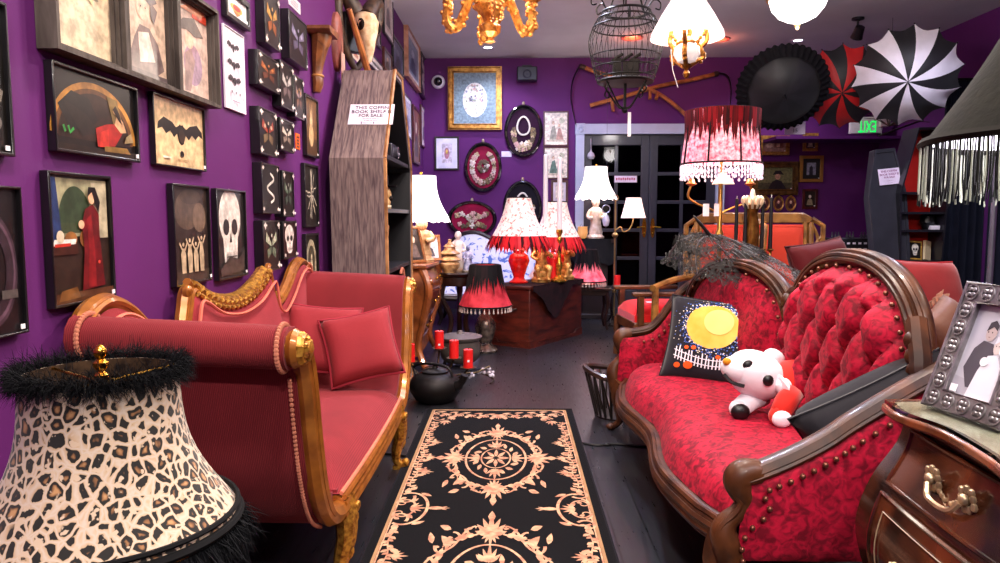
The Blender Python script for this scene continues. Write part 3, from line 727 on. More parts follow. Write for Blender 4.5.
def plush():
    t = thing('plush_toy', 'white plush toy with black eyes in a red jacket lying on the crimson sofa', 'toy', (.985, 2.77, .425), R(0)); t.scale = (1.22, 1.22, 1.22)
    wht = mat('#ece6ee', .9, sheen=.6, var=.05, bump=.2, bscale=300); blk = mat('#0c0a0e', .4); red = mat('#d0281e', .8, sheen=.4); lil = mat('#b9a8c8', .9, sheen=.4)
    m = MB(); m.at(T(-.03, 0, .135) @ RZ(20) @ RY(28)); m.ball((0, 0, 0), (.105, .08, .075), 20, 14); m.at(T(-.095, -.02, .155) @ RY(20)); m.ball((0, 0, 0), (.055, .05, .042), 16, 10); m.at(Matrix.Identity(4)); m.build('head', wht, t, ang=180)
    for x, y, z, r in ((-.075, -.062, .175, .019), (-.02, -.083, .135, .017)):
        b = MB(); b.ball((x, y, z), (r, .010, r*1.05), 12, 8); b.build('eye', blk, t)
    b = MB(); b.ball((-.135, -.04, .185), (.014, .012, .012), 10, 7); b.build('nose', mat('#d8901f', .6), t)
    b = MB(); b.tube(spline([(-.145, -.045, .145), (-.125, -.066, .125), (-.09, -.074, .115)], 6), .006, 6); b.build('mouth', blk, t)
    for y, z, s in ((.05, .175, 1), (-.055, .105, .9)):
        b = MB(); b.at(T(.045, y, z) @ RZ(25) @ RY(30)); b.ball((0, 0, 0), (.05*s, .022, .032*s), 12, 8); b.build('ear', wht, t, ang=180)
    b = MB(); b.at(T(.125, .0, .10) @ RY(12)); b.ball((0, 0, 0), (.115, .09, .085), 18, 12); b.build('jacket', red, t, ang=180)
    b = MB(); b.at(T(.05, -.03, .09) @ RY(60)); b.lathe([(.06, -.012), (.075, 0), (.06, .012)], n=18); b.build('collar', wht, t)
    for (x, y, z), (x2, y2, z2) in (((.06, -.07, .09), (-.0, -.125, .035)), ((.0, .03, .06), (-.095, -.045, .035)), ((.15, -.06, .06), (.12, -.13, .03)), ((.18, .02, .05), (.2, -.07, .025))):
        b = MB(); b.tube([(x, y, z), ((x+x2)/2, (y+y2)/2, (z+z2)/2+.008), (x2, y2, z2)], [.036, .034, .03], 10); b.ball((x2, y2, z2), .031, 12, 8); b.build('limb', red if x > .01 and x < .12 else (lil if x > .1 else wht), t, ang=180)
    for x2, y2, z2 in ((-.0, -.13, .035), (-.1, -.055, .036)):
        b = MB(); b.ball((x2, y2-.02, z2-.002), (.03, .018, .026), 12, 8); b.build('paw', blk if x2 < -.05 else wht, t, ang=180)
plush()
m = MB(); m.box((.78, 3.58, .447), (.045, .05, .003), .4); tag(m.build('price_tag', mat('#f4eef2', .6), loc=(.78, 3.58, .445), smooth=False), 'small white price tag lying on the crimson sofa seat by the printed cushion', 'tag')

# ================================================================== BOMBE CHEST, PHOTO FRAME, FRINGED LAMP (right foreground)
BURL = mat('#4e2412', .24, kind='wood', hex2='#120806', scale=4, stretch=(1, 1.6, 1), coat=.5)
def chest():
    t = thing('bombe_chest', 'dark lacquered bombe chest of drawers with glass-topped top beside the crimson sofa', 'chest of drawers', (1.175, 1.27, 0)); t.scale = (1, 1, .975)
    Y0, Y1, X1 = -.42, .36, .34
    bul = [(0, .05), (.06, .055), (.14, .03), (.26, .065), (.38, .105), (.49, .125), (.60, .10), (.70, .05), (.77, .035)]
    bs = spline(bul, 5)
    def off(z):
        for (a, b), (c, d) in zip(bs, bs[1:]):
            if a <= z <= c: return lerp(b, d, (z-a)/(c-a+1e-9))
        return bs[-1][1]
    m = MB(); rings = []
    for z, o in bs:
        fx = -.25-o+.02; e = o*.35
        bow = [(-.02*cos(PI*(i/10-.5)))for i in range(11)]
        rings.append([(fx+bow[i], lerp(Y1+e, Y0-e, i/10), z) for i in range(11)]+[(X1, Y0-e*.5, z), (X1, Y1+e*.5, z)])
    m.ring_loft(rings); body = m.build('body', BURL, t)
    m = MB(); outl = spline([(-.32, Y1+.02), (-.335, Y1-.08), (-.31, Y1-.2), (-.325, 0), (-.345, -.1), (-.32, -.25), (-.33, Y0-.02)], 5)
    pl = outl+[(X1+.01, Y0-.02), (X1+.01, Y1+.02)]
    m.prism(pl, .77, .792); m.build('top', mat('#8a4a26', .25, kind='wood', hex2='#4a2413', scale=8, coat=.6), t, bevel=.006)
    m = MB(); m.prism([(x+.006, y*.99) for x, y in pl], .793, .801)
    m.build('glass_top', glass_mat('table_glass', '#f2fbf6', .0), t, smooth=False)
    m = MB(); m.prism([(x+.02, y*.95) for x, y in pl], .7921, .7925); m.build('marble_inset', mat('#e6dac2', .3, hex2='#b39c7c', scale=9), t, smooth=False)
    for k, (za, zb) in enumerate(((.625, .745), (.36, .60), (.12, .33))):
        def fr(u, v, lift=.012):
            z = lerp(za, zb, v); y = lerp(Y1-.05, Y0+.05, u); o = off(z)
            return (-.25-o+.02-.02*cos(PI*(u-.5)*.9)-lift, y, z)
        d = MB(); d.grid(lambda u, v: fr(u, v), 16, 12)
        edge = [fr(i/14, 0) for i in range(15)]+[fr(1, i/8) for i in range(1, 9)]+[fr(1-i/14, 1) for i in range(1, 15)]+[fr(0, 1-i/8) for i in range(1, 8)]
        d.tube(edge, .005, 6, closed=True); dr = d.build('drawer', mat('#5c2b15', .22, kind='wood', hex2='#1a0b06', scale=5, stretch=(1, 1.5, 1), coat=.5), t)
        d = MB()
        ins = [fr(.06+.88*i/14, .12, .016) for i in range(15)]+[fr(.94, .12+.76*i/8, .016) for i in range(1, 9)]+[fr(.94-.88*i/14, .88, .016) for i in range(1, 15)]+[fr(.06, .88-.76*i/8, .016) for i in range(1, 8)]
        d.tube(ins, .0015, 5, closed=True)
        if k: d.build('inlay_line', mat('#a08c70', .4), dr)
        h = MB(); c0 = fr(.31, .46, .02)
        def hp(dy, dz, dx=0): return (c0[0]-dx, c0[1]+dy, c0[2]+dz)
        for sg in (1, -1):
            for k2 in range(9):
                a = k2*2*PI/9; h.ball(hp(sg*.055+.017*cos(a)*(1+.3*(k2 % 2)), .012+.02*sin(a)), (.006, .009, .009), 6, 4)
            h.ball(hp(sg*.055, .012, .006), (.010, .012, .012), 8, 6)
            for k2 in range(4): h.ball(hp(sg*(.038-.009*k2), .0-.005*k2, .001), (.005, .008, .006), 6, 4)
        h.tube(spline([hp(.053, .005, .012), hp(.038, -.016, .02), hp(.015, -.022, .022), hp(-.015, -.022, .022), hp(-.038, -.016, .02), hp(-.053, .005, .012)], 5), .006, 6)
        h.build('handle', mat('#b8a182', .35, .7, var=.3, scale=40), dr)
chest()
def photo_frame():
    # stands on the chest, faces the aisle, leans back
    t = thing('photo_frame', 'ornate silver photo frame holding an old wedding picture, on the glass-topped chest', 'picture frame', (.945, 1.485, .783), R(-90), tilt=(R(-20), 0, R(-80)))
    w, h = .205, .285
    sil = mat('#8e8a8a', .32, .75, var=.25, scale=40)
    m = MB(); b = .042
    O = [(-w/2, 0), (w/2, 0), (w/2, h), (-w/2, h)]; I = [(-w/2+b, b), (w/2-b, b), (w/2-b, h-b), (-w/2+b, h-b)]
    m.frame(O, I, 0, -.016); 
    for pth, r in ((O, .005), (I, .004)): m.tube([(x, -.016, z) for x, z in pth], r, 6, closed=True)
    def ros(x, z):
        m.tube([(x+.015*cos(a), -.017, z+.017*sin(a)) for a in [2*PI*i/14 for i in range(14)]], .0028, 5, closed=True)
        for k in range(4): a = R(45+90*k); m.ball((x+.0075*cos(a), -.018, z+.008*sin(a)), (.0058, .004, .0058), 6, 4)
    nx = 5; nz = 7
    for i in range(nx):
        x = -w/2+b/2+(w-b)*i/(nx-1); ros(x, b/2); ros(x, h-b/2)
    for i in range(1, nz-1):
        z = b/2+(h-b)*i/(nz-1); ros(-w/2+b/2, z); ros(w/2-b/2, z)
    m.build('frame', sil, t)
    p = MB(); g = lambda x: mat(x, .25, var=.04, coat=.6)
    iw, ih = w-2*b, h-2*b
    def sh(pts, c, l): p.use(g(c)); p.add([(-iw/2+x*iw, -.004-l*.0006, b+z*ih) for x, z in pts], [tuple(range(len(pts)))])
    def el(cx, cz, rx, rz, c, l, n=18): sh([(cx+rx*cos(2*PI*i/n), cz+rz*sin(2*PI*i/n)) for i in range(n)], c, l)
    sh([(0, 0), (1, 0), (1, 1), (0, 1)], '#b5b3bd', 0); sh([(0, 0), (1, 0), (1, .12), (0, .2)], '#a5a2ac', 1)
    sh([(.12, .30), (.2, .52), (.34, .62), (.56, .60), (.68, .4), (.62, .1), (.3, .1)], '#4a464e', 2)     # dark suit
    el(.44, .72, .11, .10, '#b9a8a4', 3); sh([(.33, .72), (.36, .82), (.46, .85), (.55, .80), (.54, .74), (.45, .78)], '#3a363c', 4)
    sh([(.36, .0), (.44, .3), (.54, .47), (.72, .5), (.86, .36), (.95, .0)], '#d2d0d8', 5)                # white gown
    el(.68, .58, .085, .085, '#c8b9b4', 6); sh([(.6, .6), (.62, .68), (.72, .7), (.78, .6), (.76, .45), (.73, .56), (.7, .64)], '#d8d5dc', 7); el(.52, .4, .08, .05, '#e0dde4', 8)
    el(.40, .715, .012, .01, '#3a3338', 9, 8); el(.48, .715, .012, .01, '#3a3338', 9, 8); sh([(.42, .665), (.48, .665), (.45, .655)], '#7a5a58', 9)
    el(.655, .585, .01, .008, '#4a4044', 9, 8); el(.71, .585, .01, .008, '#4a4044', 9, 8)
    p.build('photograph', None, t, smooth=False, weld=False)
    s = MB(); s.box((-iw/2+.014, -.0095, b+.012), (.018, .001, .016)); s.build('price_sticker', mat('#f3eef6', .5), t, smooth=False)
    s = MB(); s.box((0, .004, h/2), (w*.97, .008, h*.97)); s.tube([(0, .01, h*.6), (0, .10, .035)], .012, 6); s.build('easel_back', mat('#1a1618', .7), t, smooth=False)
photo_frame()
def fringe_lamp():
    cx, cy = 1.16, 1.42
    t = thing('table_lamp', 'large dark brocade lampshade with long black and silver fringe above the chest', 'lamp', (cx, cy, .783))
    zb, zt, rb, rt = .57, .88, .325, .15
    prof = [(lerp(rb, rt, i/10)-.012*sin(PI*i/10), lerp(zb, zt, i/10)) for i in range(11)]
    broc = mat('#040403', .9, hex2='#101009', scale=16, bump=.4, bscale=60, var=.3)
    m = MB(); m.lathe(prof, n=56, wave=.01, wn=8); m.build('lamp_shade', broc, t)
    m = MB(); m.lathe([(r-.006, z+.001) for r, z in prof[::-1]], n=56, wave=.01, wn=8); m.build('shade_lining', mat('#f2eef8', .7, emit=3.5, ehex='#efe9ff'), t)
    m = MB(); m.tube([(rb*(1+.01*cos(8*a))*cos(a), rb*(1+.01*cos(8*a))*sin(a), zb) for a in [2*PI*i/64 for i in range(64)]], .010, 6, closed=True); m.build('shade_binding', mat('#14120f', .8), t)
    fr = [mat('#08080a', .7), mat('#8f9684', .6), mat('#20241e', .7), mat('#c0c6b4', .6)]
    m = MB()
    for i in range(430):
        a = 2*PI*i/430+random.uniform(-.005, .005); r = rb-.002+random.uniform(-.004, .004); L_ = .12+random.uniform(-.02, .012)
        m.use(fr[random.choice((0, 0, 0, 1, 2, 2, 3))])
        p0 = Vector((r*cos(a), r*sin(a), zb)); tw = random.uniform(-.006, .006); s = Vector((-sin(a), cos(a), 0))
        pts = [p0+s*tw*k/4*sin(k)+Vector((0, 0, -L_*k/4)) for k in range(5)]
        m.tube([tuple(q) for q in pts], .0017, 4, caps=False)
    tag(m.build('fringe', None, t, weld=False), kind='stuff')
    m = MB(); m.lathe([(.11, 0), (.115, .02), (.06, .045), (.035, .08), (.07, .16), (.085, .24), (.06, .33), (.025, .40), (.02, .52), (.012, .66), (0, .66)], n=24, caps=False); m.build('base', mat('#2a1a12', .3, coat=.4), t)
    b = MB(); b.ball((0, 0, .70), (.03, .03, .042), 12, 9); b.build('bulb', mat('#fff4e0', emit=8, ehex='#fff0dc'), t)
    light('fringe_lamp_light', (cx, cy, .803+.60), 9, (1, .92, .95), .05)
fringe_lamp()
# ================================================================== THINGS ON THE WALLS
BLKF = mat('#100e11', .3, var=.2, coat=.3)
def am(c, r=.35): return mat(c, r, var=.32, scale=34, coat=.12, spec=.4)
class Art:
    """flat drawing on a print: shapes in 0..1 coordinates, layered"""
    def __init__(s, w, h, y0): s.m = MB(); s.w, s.h, s.y = w, h, y0; s.l = 0
    def P(s, pts, c):
        s.l += 1; s.m.use(am(c) if isinstance(c, str) else c)
        s.m.add([((x-.5)*s.w, s.y-.0004*s.l, (z-.5)*s.h) for x, z in pts], [tuple(range(len(pts)))]); return s
    def R(s, x0, z0, x1, z1, c): return s.P([(x0, z0), (x1, z0), (x1, z1), (x0, z1)], c)
    def E(s, cx, cz, rx, rz, c, n=20, a0=0, a1=360): return s.P([(cx+rx*cos(R(a0+(a1-a0)*i/n)), cz+rz*sin(R(a0+(a1-a0)*i/n))) for i in range(n+(a1-a0 < 360))], c)
    def L(s, pts, w, c):
        s.l += 1; s.m.use(am(c)); n = len(pts); A = []; B = []
        for i, (x, y) in enumerate(pts):
            a, b = pts[max(i-1, 0)], pts[min(i+1, n-1)]; dx, dy = (b[0]-a[0])*s.w, (b[1]-a[1])*s.h; l = math.hypot(dx, dy) or 1
            A.append(((x-.5)*s.w-dy/l*w, s.y-.0004*s.l, (y-.5)*s.h+dx/l*w)); B.append(((x-.5)*s.w+dy/l*w, s.y-.0004*s.l, (y-.5)*s.h-dx/l*w))
        s.m.add(A+B, [(i, i+1, n+i+1, n+i) for i in range(n-1)]); return s
def bat(a, cx, cz, sx, sz, c):
    half = [(0, .5), (.03, .62), (.06, .5), (.12, .38), (.2, .62), (.38, .8), (.5, .45), (.52, .05), (.42, .2), (.34, -.1), (.25, .12), (.17, -.22), (.1, .02), (.05, -.5), (0, -.6)]
    for sg in (1, -1): a.P([(cx+sg*x*sx, cz+z*sz) for x, z in (half if sg < 0 else half[::-1])], c)
    a.E(cx, cz+.02*sz, .06*sx, .45*sz, c); a.E(cx, cz+.42*sz, .045*sx, .13*sz, c)
def picture(label, wall, tl, br, art, fw=.008, d=.025, frame=BLKF, mount=None, mw=0, name='framed_picture', group=None, sticker=True, cat='picture', profile=0, inset=.55):
    if wall == 'L':
        a = onX(tl[0], tl[1], XL+d); b = onX(br[0], br[1], XL+d); w, h = b.y-a.y, a.z-b.z
        loc, rz = (XL, (a.y+b.y)/2, (a.z+b.z)/2), R(90)
    else:
        a = onY(tl[0], tl[1], YB-d); b = onY(br[0], br[1], YB-d); w, h = b.x-a.x, a.z-b.z
        loc, rz = ((a.x+b.x)/2, YB, (a.z+b.z)/2), 0
    t = thing(name, label, cat, loc, rz, group)
    rect = lambda q: [(-w/2+q, -h/2+q), (w/2-q, -h/2+q), (w/2-q, h/2-q), (-w/2+q, h/2-q)]
    m = MB(); m.frame(rect(0), rect(fw), -.002, -d)
    if profile:
        for q, dy in ((fw*.2, 0), (fw*.85, .002)): m.tube([(x, -d+dy, z) for x, z in rect(q)], profile, 5, closed=True)
    m.box((0, -.004, 0), (w-fw, .004, h-fw)); m.build('frame', frame, t, bevel=.0 if profile else .002)
    iw, ih = w-2*fw, h-2*fw; y = -d*inset
    if mount:
        p = MB(); p.frame(rect(fw), rect(fw+mw), y-.002, y-.004); p.build('mount', mount, t, smooth=False); iw -= 2*mw; ih -= 2*mw
    A = Art(iw, ih, y); art(A); A.m.build('print', None, t, smooth=False, weld=False)
    if sticker:
        s = MB(); s.box((w/2-fw-.010, y-.004-.0004*A.l, -h/2+fw+.010), (.013, .002, .011)); s.build('price_sticker', mat('#f3eef4', .5), t, smooth=False)
    return t
# ---- drawings (plain generic scenes in the colours of the photograph)
def art_dark(A):
    A.R(0, 0, 1, 1, '#15110f').P([(.2, .0), (.8, .05), (.9, .6), (.55, .9), (.3, .5)], '#2a2b28').E(.7, .72, .16, .12, '#4b4d48').E(.55, .3, .2, .1, '#5a5650').E(.75, .2, .15, .06, '#77706a').P([(.6, .5), (.95, .42), (.9, .34), (.6, .44)], '#6b6258')
def art_flower(A):
    A.R(0, 0, 1, 1, '#c6b294').E(.5, .72, .2, .10, '#a8946c').P([(.3, .72), (.45, .6), (.55, .74), (.4, .82)], '#d8c9a4').P([(.25, .8), (.22, .7), (.34, .62), (.32, .76)], '#9c8650').E(.6, .78, .12, .07, '#dccda8').P([(.5, .66), (.7, .6), (.78, .5), (.6, .5)], '#6d5c56').P([(.55, .6), (.62, .48), (.7, .44), (.66, .6)], '#c9b888').P([(.4, .86), (.6, .9), (.64, .84), (.5, .8)], '#57483a')
def art_lady1(A):
    A.R(0, 0, 1, 1, '#b9a08c').P([(.15, .1), (.3, .36), (.42, .5), (.62, .5), (.8, .38), (.92, .15), (.7, .05), (.3, .05)], '#6a5a58').P([(.4, .15), (.38, .42), (.6, .46), (.72, .2)], '#cbb5aa').E(.48, .66, .12, .11, '#c89f8a').P([(.2, .72), (.3, .86), (.6, .92), (.8, .78), (.66, .72), (.5, .76), (.36, .7)], '#4e4348').P([(.66, .76), (.8, .7), (.72, .56), (.64, .62)], '#5c4d4c').R(0, 0, 1, .08, '#55494a').E(.44, .67, .012, .01, '#2b2222').E(.53, .67, .012, .01, '#2b2222')
def art_lady2(A):
    A.R(0, 0, 1, 1, '#c0a598').E(.55, .35, .25, .22, '#8d7188').P([(.3, .05), (.34, .45), (.5, .52), (.6, .4), (.46, .06)], '#8a6f6c').E(.46, .6, .11, .09, '#cfa48e').P([(.1, .66), (.3, .8), (.6, .86), (.85, .7), (.6, .66), (.4, .7)], '#58504e').R(.55, .86, .95, .95, '#e0472a').P([(.2, .9), (.5, .99), (.9, .97), (.8, .9)], '#d07a4c')
def triple(label, tl, br):
    d = .055; a = onX(tl[0], tl[1], XL+d); b = onX(br[0], br[1], XL+d); w, h = b.y-a.y, a.z-b.z
    t = thing('triple_picture_frame', label, 'picture frame', (XL, (a.y+b.y)/2, (a.z+b.z)/2), R(90))
    gry = mat('#5d544f', .6, kind='wood', hex2='#3a322f', scale=5, stretch=(6, 6, 1), bump=.2); fw = .012; W3 = w/3
    m = MB(); rect = lambda x0, x1, q: [(x0+q, -h/2+q), (x1-q, -h/2+q), (x1-q, h/2-q), (x0+q, h/2-q)]
    for k in range(3):
        x0, x1 = -w/2+k*W3, -w/2+(k+1)*W3
        m.frame(rect(x0, x1, 0), rect(x0, x1, fw), -.002, -d)
        for q, y in ((fw+.004, -d*.75), (fw+.009, -d*.55)): m.frame(rect(x0, x1, fw), rect(x0, x1, q+.004), -.01, y)
    m.box((0, -.004, 0), (w-.01, .006, h-.01)); m.build('frame', gry, t)
    for k, art in enumerate((art_flower, art_lady1, art_lady2)):
        A = Art(W3-2*fw-.01, h-2*fw-.01, -d*.3); art(A)
        o = A.m.build('print', None, t, smooth=False, weld=False); o.location = (-w/2+(k+.5)*W3, 0, 0)
triple('grey three-panel box frame with faded flower and lady portraits, above the winged painting', (50, -107), (222, 109))
picture('dark glossy picture high on the wall, nearest beside the grey three-panel frame', 'L', (-60, -25), (16, 157), art_dark)
def art_winged(A):
    A.R(0, 0, 1, 1, '#120d0b').E(.48, .2, .52, .72, '#b07a35', 30, 0, 180).E(.48, .18, .48, .66, '#5e3a1c', 30, 0, 180).E(.48, .16, .44, .62, '#2a1a12', 30, 0, 180)
    A.P([(.05, .55), (.2, .75), (.4, .7), (.5, .45), (.35, .25), (.15, .3)], '#1a1512').P([(.1, .62), (.35, .5), (.5, .3), (.3, .2)], '#231c16').P([(.62, .8), (.75, .78), (.82, .45), (.7, .4)], '#7a6238').P([(.48, .10), (.46, .34), (.6, .42), (.74, .46), (.82, .36), (.7, .14)], '#96201a').P([(.5, .1), (.52, .3), (.62, .36), (.62, .12)], '#b83022')
    A.P([(.7, .44), (.74, .58), (.82, .5), (.86, .36), (.78, .34)], '#c79a70').E(.715, .62, .03, .04, '#d0a37a').P([(.68, .64), (.72, .7), (.77, .6), (.8, .46), (.76, .5)], '#241410').P([(.85, .3), (.92, .36), (.95, .24), (.82, .2)], '#8d7a56').R(0, .0, 1, .08, '#20140c').P([(.55, .05), (.9, .06), (.85, .14), (.55, .12)], '#80602c').L([(.08, .3), (.1, .22)], .004, '#2f8a3a').L([(.13, .3), (.15, .22), (.19, .28)], .004, '#2f8a3a')
picture('dark painting with gilt arch and a figure in red skirt, below the three-panel frame', 'L', (52, 59), (141, 163), art_winged)
def art_bat(A):
    A.R(0, 0, 1, 1, '#d3b083').R(.03, .03, .97, .97, '#dab98c'); bat(A, .53, .5, .88, .27, '#1c1613'); A.E(.53, .48, .06, .11, '#3a2c22').E(.52, .2, .04, .05, '#1c1613').R(.15, .1, .3, .13, '#efe2cc').R(.42, .1, .65, .115, '#b2926a')
picture('bat illustration on tan paper in thin black frame, right of the gilt-arch painting', 'L', (153, 91), (207, 172), art_bat, fw=.006, d=.02)
def art_bats3(A):
    A.R(0, 0, 1, 1, '#e6d9ea')
    for z in (.78, .56, .36): bat(A, .48, z, .62, .09, '#2c2330')
    for x in (.3, .5, .7): A.E(x, .22, .03, .018, '#5b4a5c')
    A.R(.3, .1, .7, .115, '#9d90a6')
picture('tall white sheet with three small bats, beside the three-panel frame', 'L', (223.5, 23), (246.5, 115), art_bats3, fw=.004, d=.012, frame=mat('#e9e2ee', .4), sticker=False)
def art_red_ornament(A): A.R(0, 0, 1, 1, '#e8dfe4').E(.5, .5, .3, .2, '#d8a048').E(.5, .52, .18, .14, '#c4322c').P([(.3, .3), (.5, .1), (.7, .3)], '#d06a3a')
picture('white print with red and gold ornament in black frame, above the three-bat sheet', 'L', (226, -16), (251, 32), art_red_ornament, fw=.02)
def art_lady(A):
    A.R(0, 0, 1, 1, '#2a1d17').R(.04, .52, .98, .98, '#8f8a6c').E(.42, .62, .28, .3, '#31402c', 24, 0, 180).R(.14, .55, .7, .63, '#3a4630').P([(.0, .98), (.12, .98), (.2, .4), (.04, .4)], '#22335c').R(.7, .5, .97, .96, '#a99f84')
    A.E(.32, .5, .1, .06, '#8a5a2e').E(.55, .5, .09, .07, '#7c4c26').R(0, .38, .42, .46, '#3b1c14').P([(.02, .45), (.38, .46), (.4, .5), (.05, .5)], '#d8d2cc').P([(.05, .44), (.3, .445), (.3, .47), (.05, .465)], '#b32c1e').E(.14, .52, .06, .05, '#c9bba2')
    A.P([(.46, .08), (.52, .4), (.5, .62), (.56, .74), (.7, .78), (.8, .7), (.8, .5), (.86, .1)], '#5e1014').P([(.56, .1), (.6, .4), (.58, .66), (.66, .7), (.7, .4), (.7, .1)], '#7c181b').P([(.56, .66), (.46, .62), (.48, .57), (.62, .6)], '#6c1416').E(.48, .615, .05, .035, '#c99c7c').E(.67, .83, .055, .05, '#d0a27e').P([(.6, .84), (.62, .92), (.74, .92), (.82, .8), (.78, .7), (.72, .8), (.68, .88)], '#120c0c').R(0, 0, 1, .08, '#4a2a18').P([(.05, .02), (.4, .03), (.35, .12), (.1, .1)], '#6a4420').E(.75, .3, .02, .015, '#d04a38')
picture('painting of a standing figure in long red robe by a round window, in black frame', 'L', (48, 170), (117, 297), art_lady, fw=.008)
def art_wreath(A):
    A.R(0, 0, 1, 1, '#141013')
    for r, c in ((.46, '#3a2a34'), (.42, '#56404e'), (.38, '#2b2028')): A.L([(.42+r*cos(R(a)), .45+.8*r*sin(R(a))) for a in range(-100, 110, 8)], .012, c)
    A.P([(.1, .9), (.4, .86), (.7, .8), (.3, .8)], '#4a4444').R(.62, .24, .92, .3, '#514a48').E(.4, .3, .1, .07, '#463c40')
picture('dark glass-fronted picture with a thorn ring, lowest at the left behind the feathered lamp', 'L', (-40, 183), (30, 332), art_wreath, fw=.006)
def art_dance(A):
    A.R(0, 0, 1, 1, '#2e2420').E(.4, .75, .35, .2, '#53443a').E(.75, .68, .2, .16, '#6a5748').E(.5, .9, .3, .08, '#423730').R(0, 0, 1, .12, '#3f342c')
    for x, h in ((.25, .36), (.42, .4), (.58, .36), (.74, .42)):
        A.P([(x-.05, .1), (x-.07, .3), (x-.03, h), (x+.03, h), (x+.07, .28), (x+.06, .1)], '#b9a386').E(x, h+.04, .028, .022, '#cdb596').L([(x-.03, h-.02), (x-.11, h+.06)], .004, '#c4ab8c').L([(x+.03, h-.02), (x+.11, h+.07)], .004, '#c4ab8c')
picture('sepia print of dancing pale figures in black frame, left of the skull picture', 'L', (173, 183), (213, 280), art_dance, fw=.008)
def skull(A, cx, cz, s, c='#d9d0c8', dk='#1b1718'):
    A.E(cx, cz+.12*s, .34*s, .30*s, c, 28).P([(cx-.24*s, cz-.05*s), (cx+.24*s, cz-.05*s), (cx+.2*s, cz-.34*s), (cx+.1*s, cz-.42*s), (cx-.1*s, cz-.42*s), (cx-.2*s, cz-.34*s)], c)
    A.E(cx-.13*s, cz+.02*s, .095*s, .085*s, dk).E(cx+.13*s, cz+.02*s, .095*s, .085*s, dk).P([(cx-.04*s, cz-.14*s), (cx+.04*s, cz-.14*s), (cx, cz-.04*s)], dk)
    for k in range(7): A.R(cx+(-.14+.043*k)*s, cz-.34*s, cx+(-.132+.043*k)*s, cz-.24*s, dk)
    A.R(cx-.16*s, cz-.295*s, cx+.16*s, cz-.285*s, dk)
def art_skull(A):
    A.R(0, 0, 1, 1, '#211c1c').P([(0, 0), (1, 0), (1, .34), (.75, .3), (.6, .22), (.35, .3), (0, .4)], '#2d2828'); skull(A, .48, .56, 1.12); A.P([(.05, .1), (.4, .24), (.7, .2), (.95, .3), (.9, .05), (.1, .02)], '#3d3634')
picture('large pale skull print in black frame, right of the dancing figures', 'L', (216.6, 188), (248.6, 275), art_skull, fw=.008)
# the cluster of small black shadow boxes
def art_insect(seed, cols, orn=True):
    def f(A):
        rnd = random.Random(seed); A.R(0, 0, 1, 1, '#16100f')
        for sg in (1, -1):
            A.P([(.5, .55), (.5+sg*.32, .8), (.5+sg*.36, .6), (.5, .48)], cols[0]); A.P([(.5, .5), (.5+sg*.3, .42), (.5+sg*.26, .22), (.5, .36)], cols[1]); A.E(.5+sg*.2, .64, .06, .05, cols[2])
        A.E(.5, .5, .035, .2, '#0d0909').E(.5, .72, .04, .04, cols[2])
        if orn:
            for cx, cz in ((.07, .06), (.93, .06), (.07, .94), (.93, .94)):
                A.P([(cx-.09, cz), (cx, cz-.07), (cx+.09, cz), (cx, cz+.07)], '#e2d6d0')
                A.E(cx+(.08 if cx < .5 else -.08), cz, .035, .02, '#d6c8c0'); A.E(cx, cz+(.06 if cz < .5 else -.06), .025, .03, '#d6c8c0')
    return f
def art_snake(A):
    A.R(0, 0, 1, 1, '#121010').L([(.5+.2*sin(i*.45), .2+.03*i) for i in range(22)], .006, '#d9d2c8')
    for cx, cz in ((.07, .06), (.93, .06), (.07, .94), (.93, .94)): A.P([(cx-.06, cz), (cx, cz-.05), (cx+.06, cz), (cx, cz+.05)], '#d6c8c0')
def art_smallskull(A):
    A.R(0, 0, 1, 1, '#2a0d0d'); skull(A, .48, .52, 1.0, '#e2d6cc')
    for cx, cz in ((.07, .06), (.93, .06), (.07, .94), (.93, .94)): A.E(cx, cz, .06, .05, '#d6c8c0')
def art_roots(A):
    A.R(0, 0, 1, 1, '#1a1614'); rnd = random.Random(3)
    for i in range(16): x = .5; a = rnd.uniform(0, 6.28); A.L([(x+.42*k/5*cos(a)+.05*rnd.random(), .5+.42*k/5*sin(a)+.05*rnd.random()) for k in range(6)], .003, '#cfc0a8')
def art_hare(A): A.R(0, 0, 1, 1, '#6d4a26').R(0, 0, 1, .3, '#4a2f18').E(.5, .35, .2, .2, '#c7a372').E(.5, .6, .12, .12, '#d0af80').P([(.42, .66), (.4, .9), (.5, .7)], '#d0af80').P([(.5, .68), (.56, .92), (.6, .66)], '#c7a372')
def art_arch(A): A.R(0, 0, 1, 1, '#1b1712').E(.5, .5, .4, .42, '#b7a98c', 24, 0, 180).R(.1, .02, .9, .5, '#b7a98c').E(.5, .5, .28, .3, '#4a4434', 20, 0, 180).R(.22, .02, .78, .5, '#4a4434').P([(.4, .05), (.42, .5), (.58, .5), (.6, .05)], '#cdbf9e').E(.5, .56, .07, .06, '#d8caa8')
SB = 'little black shadow boxes on the picture wall'
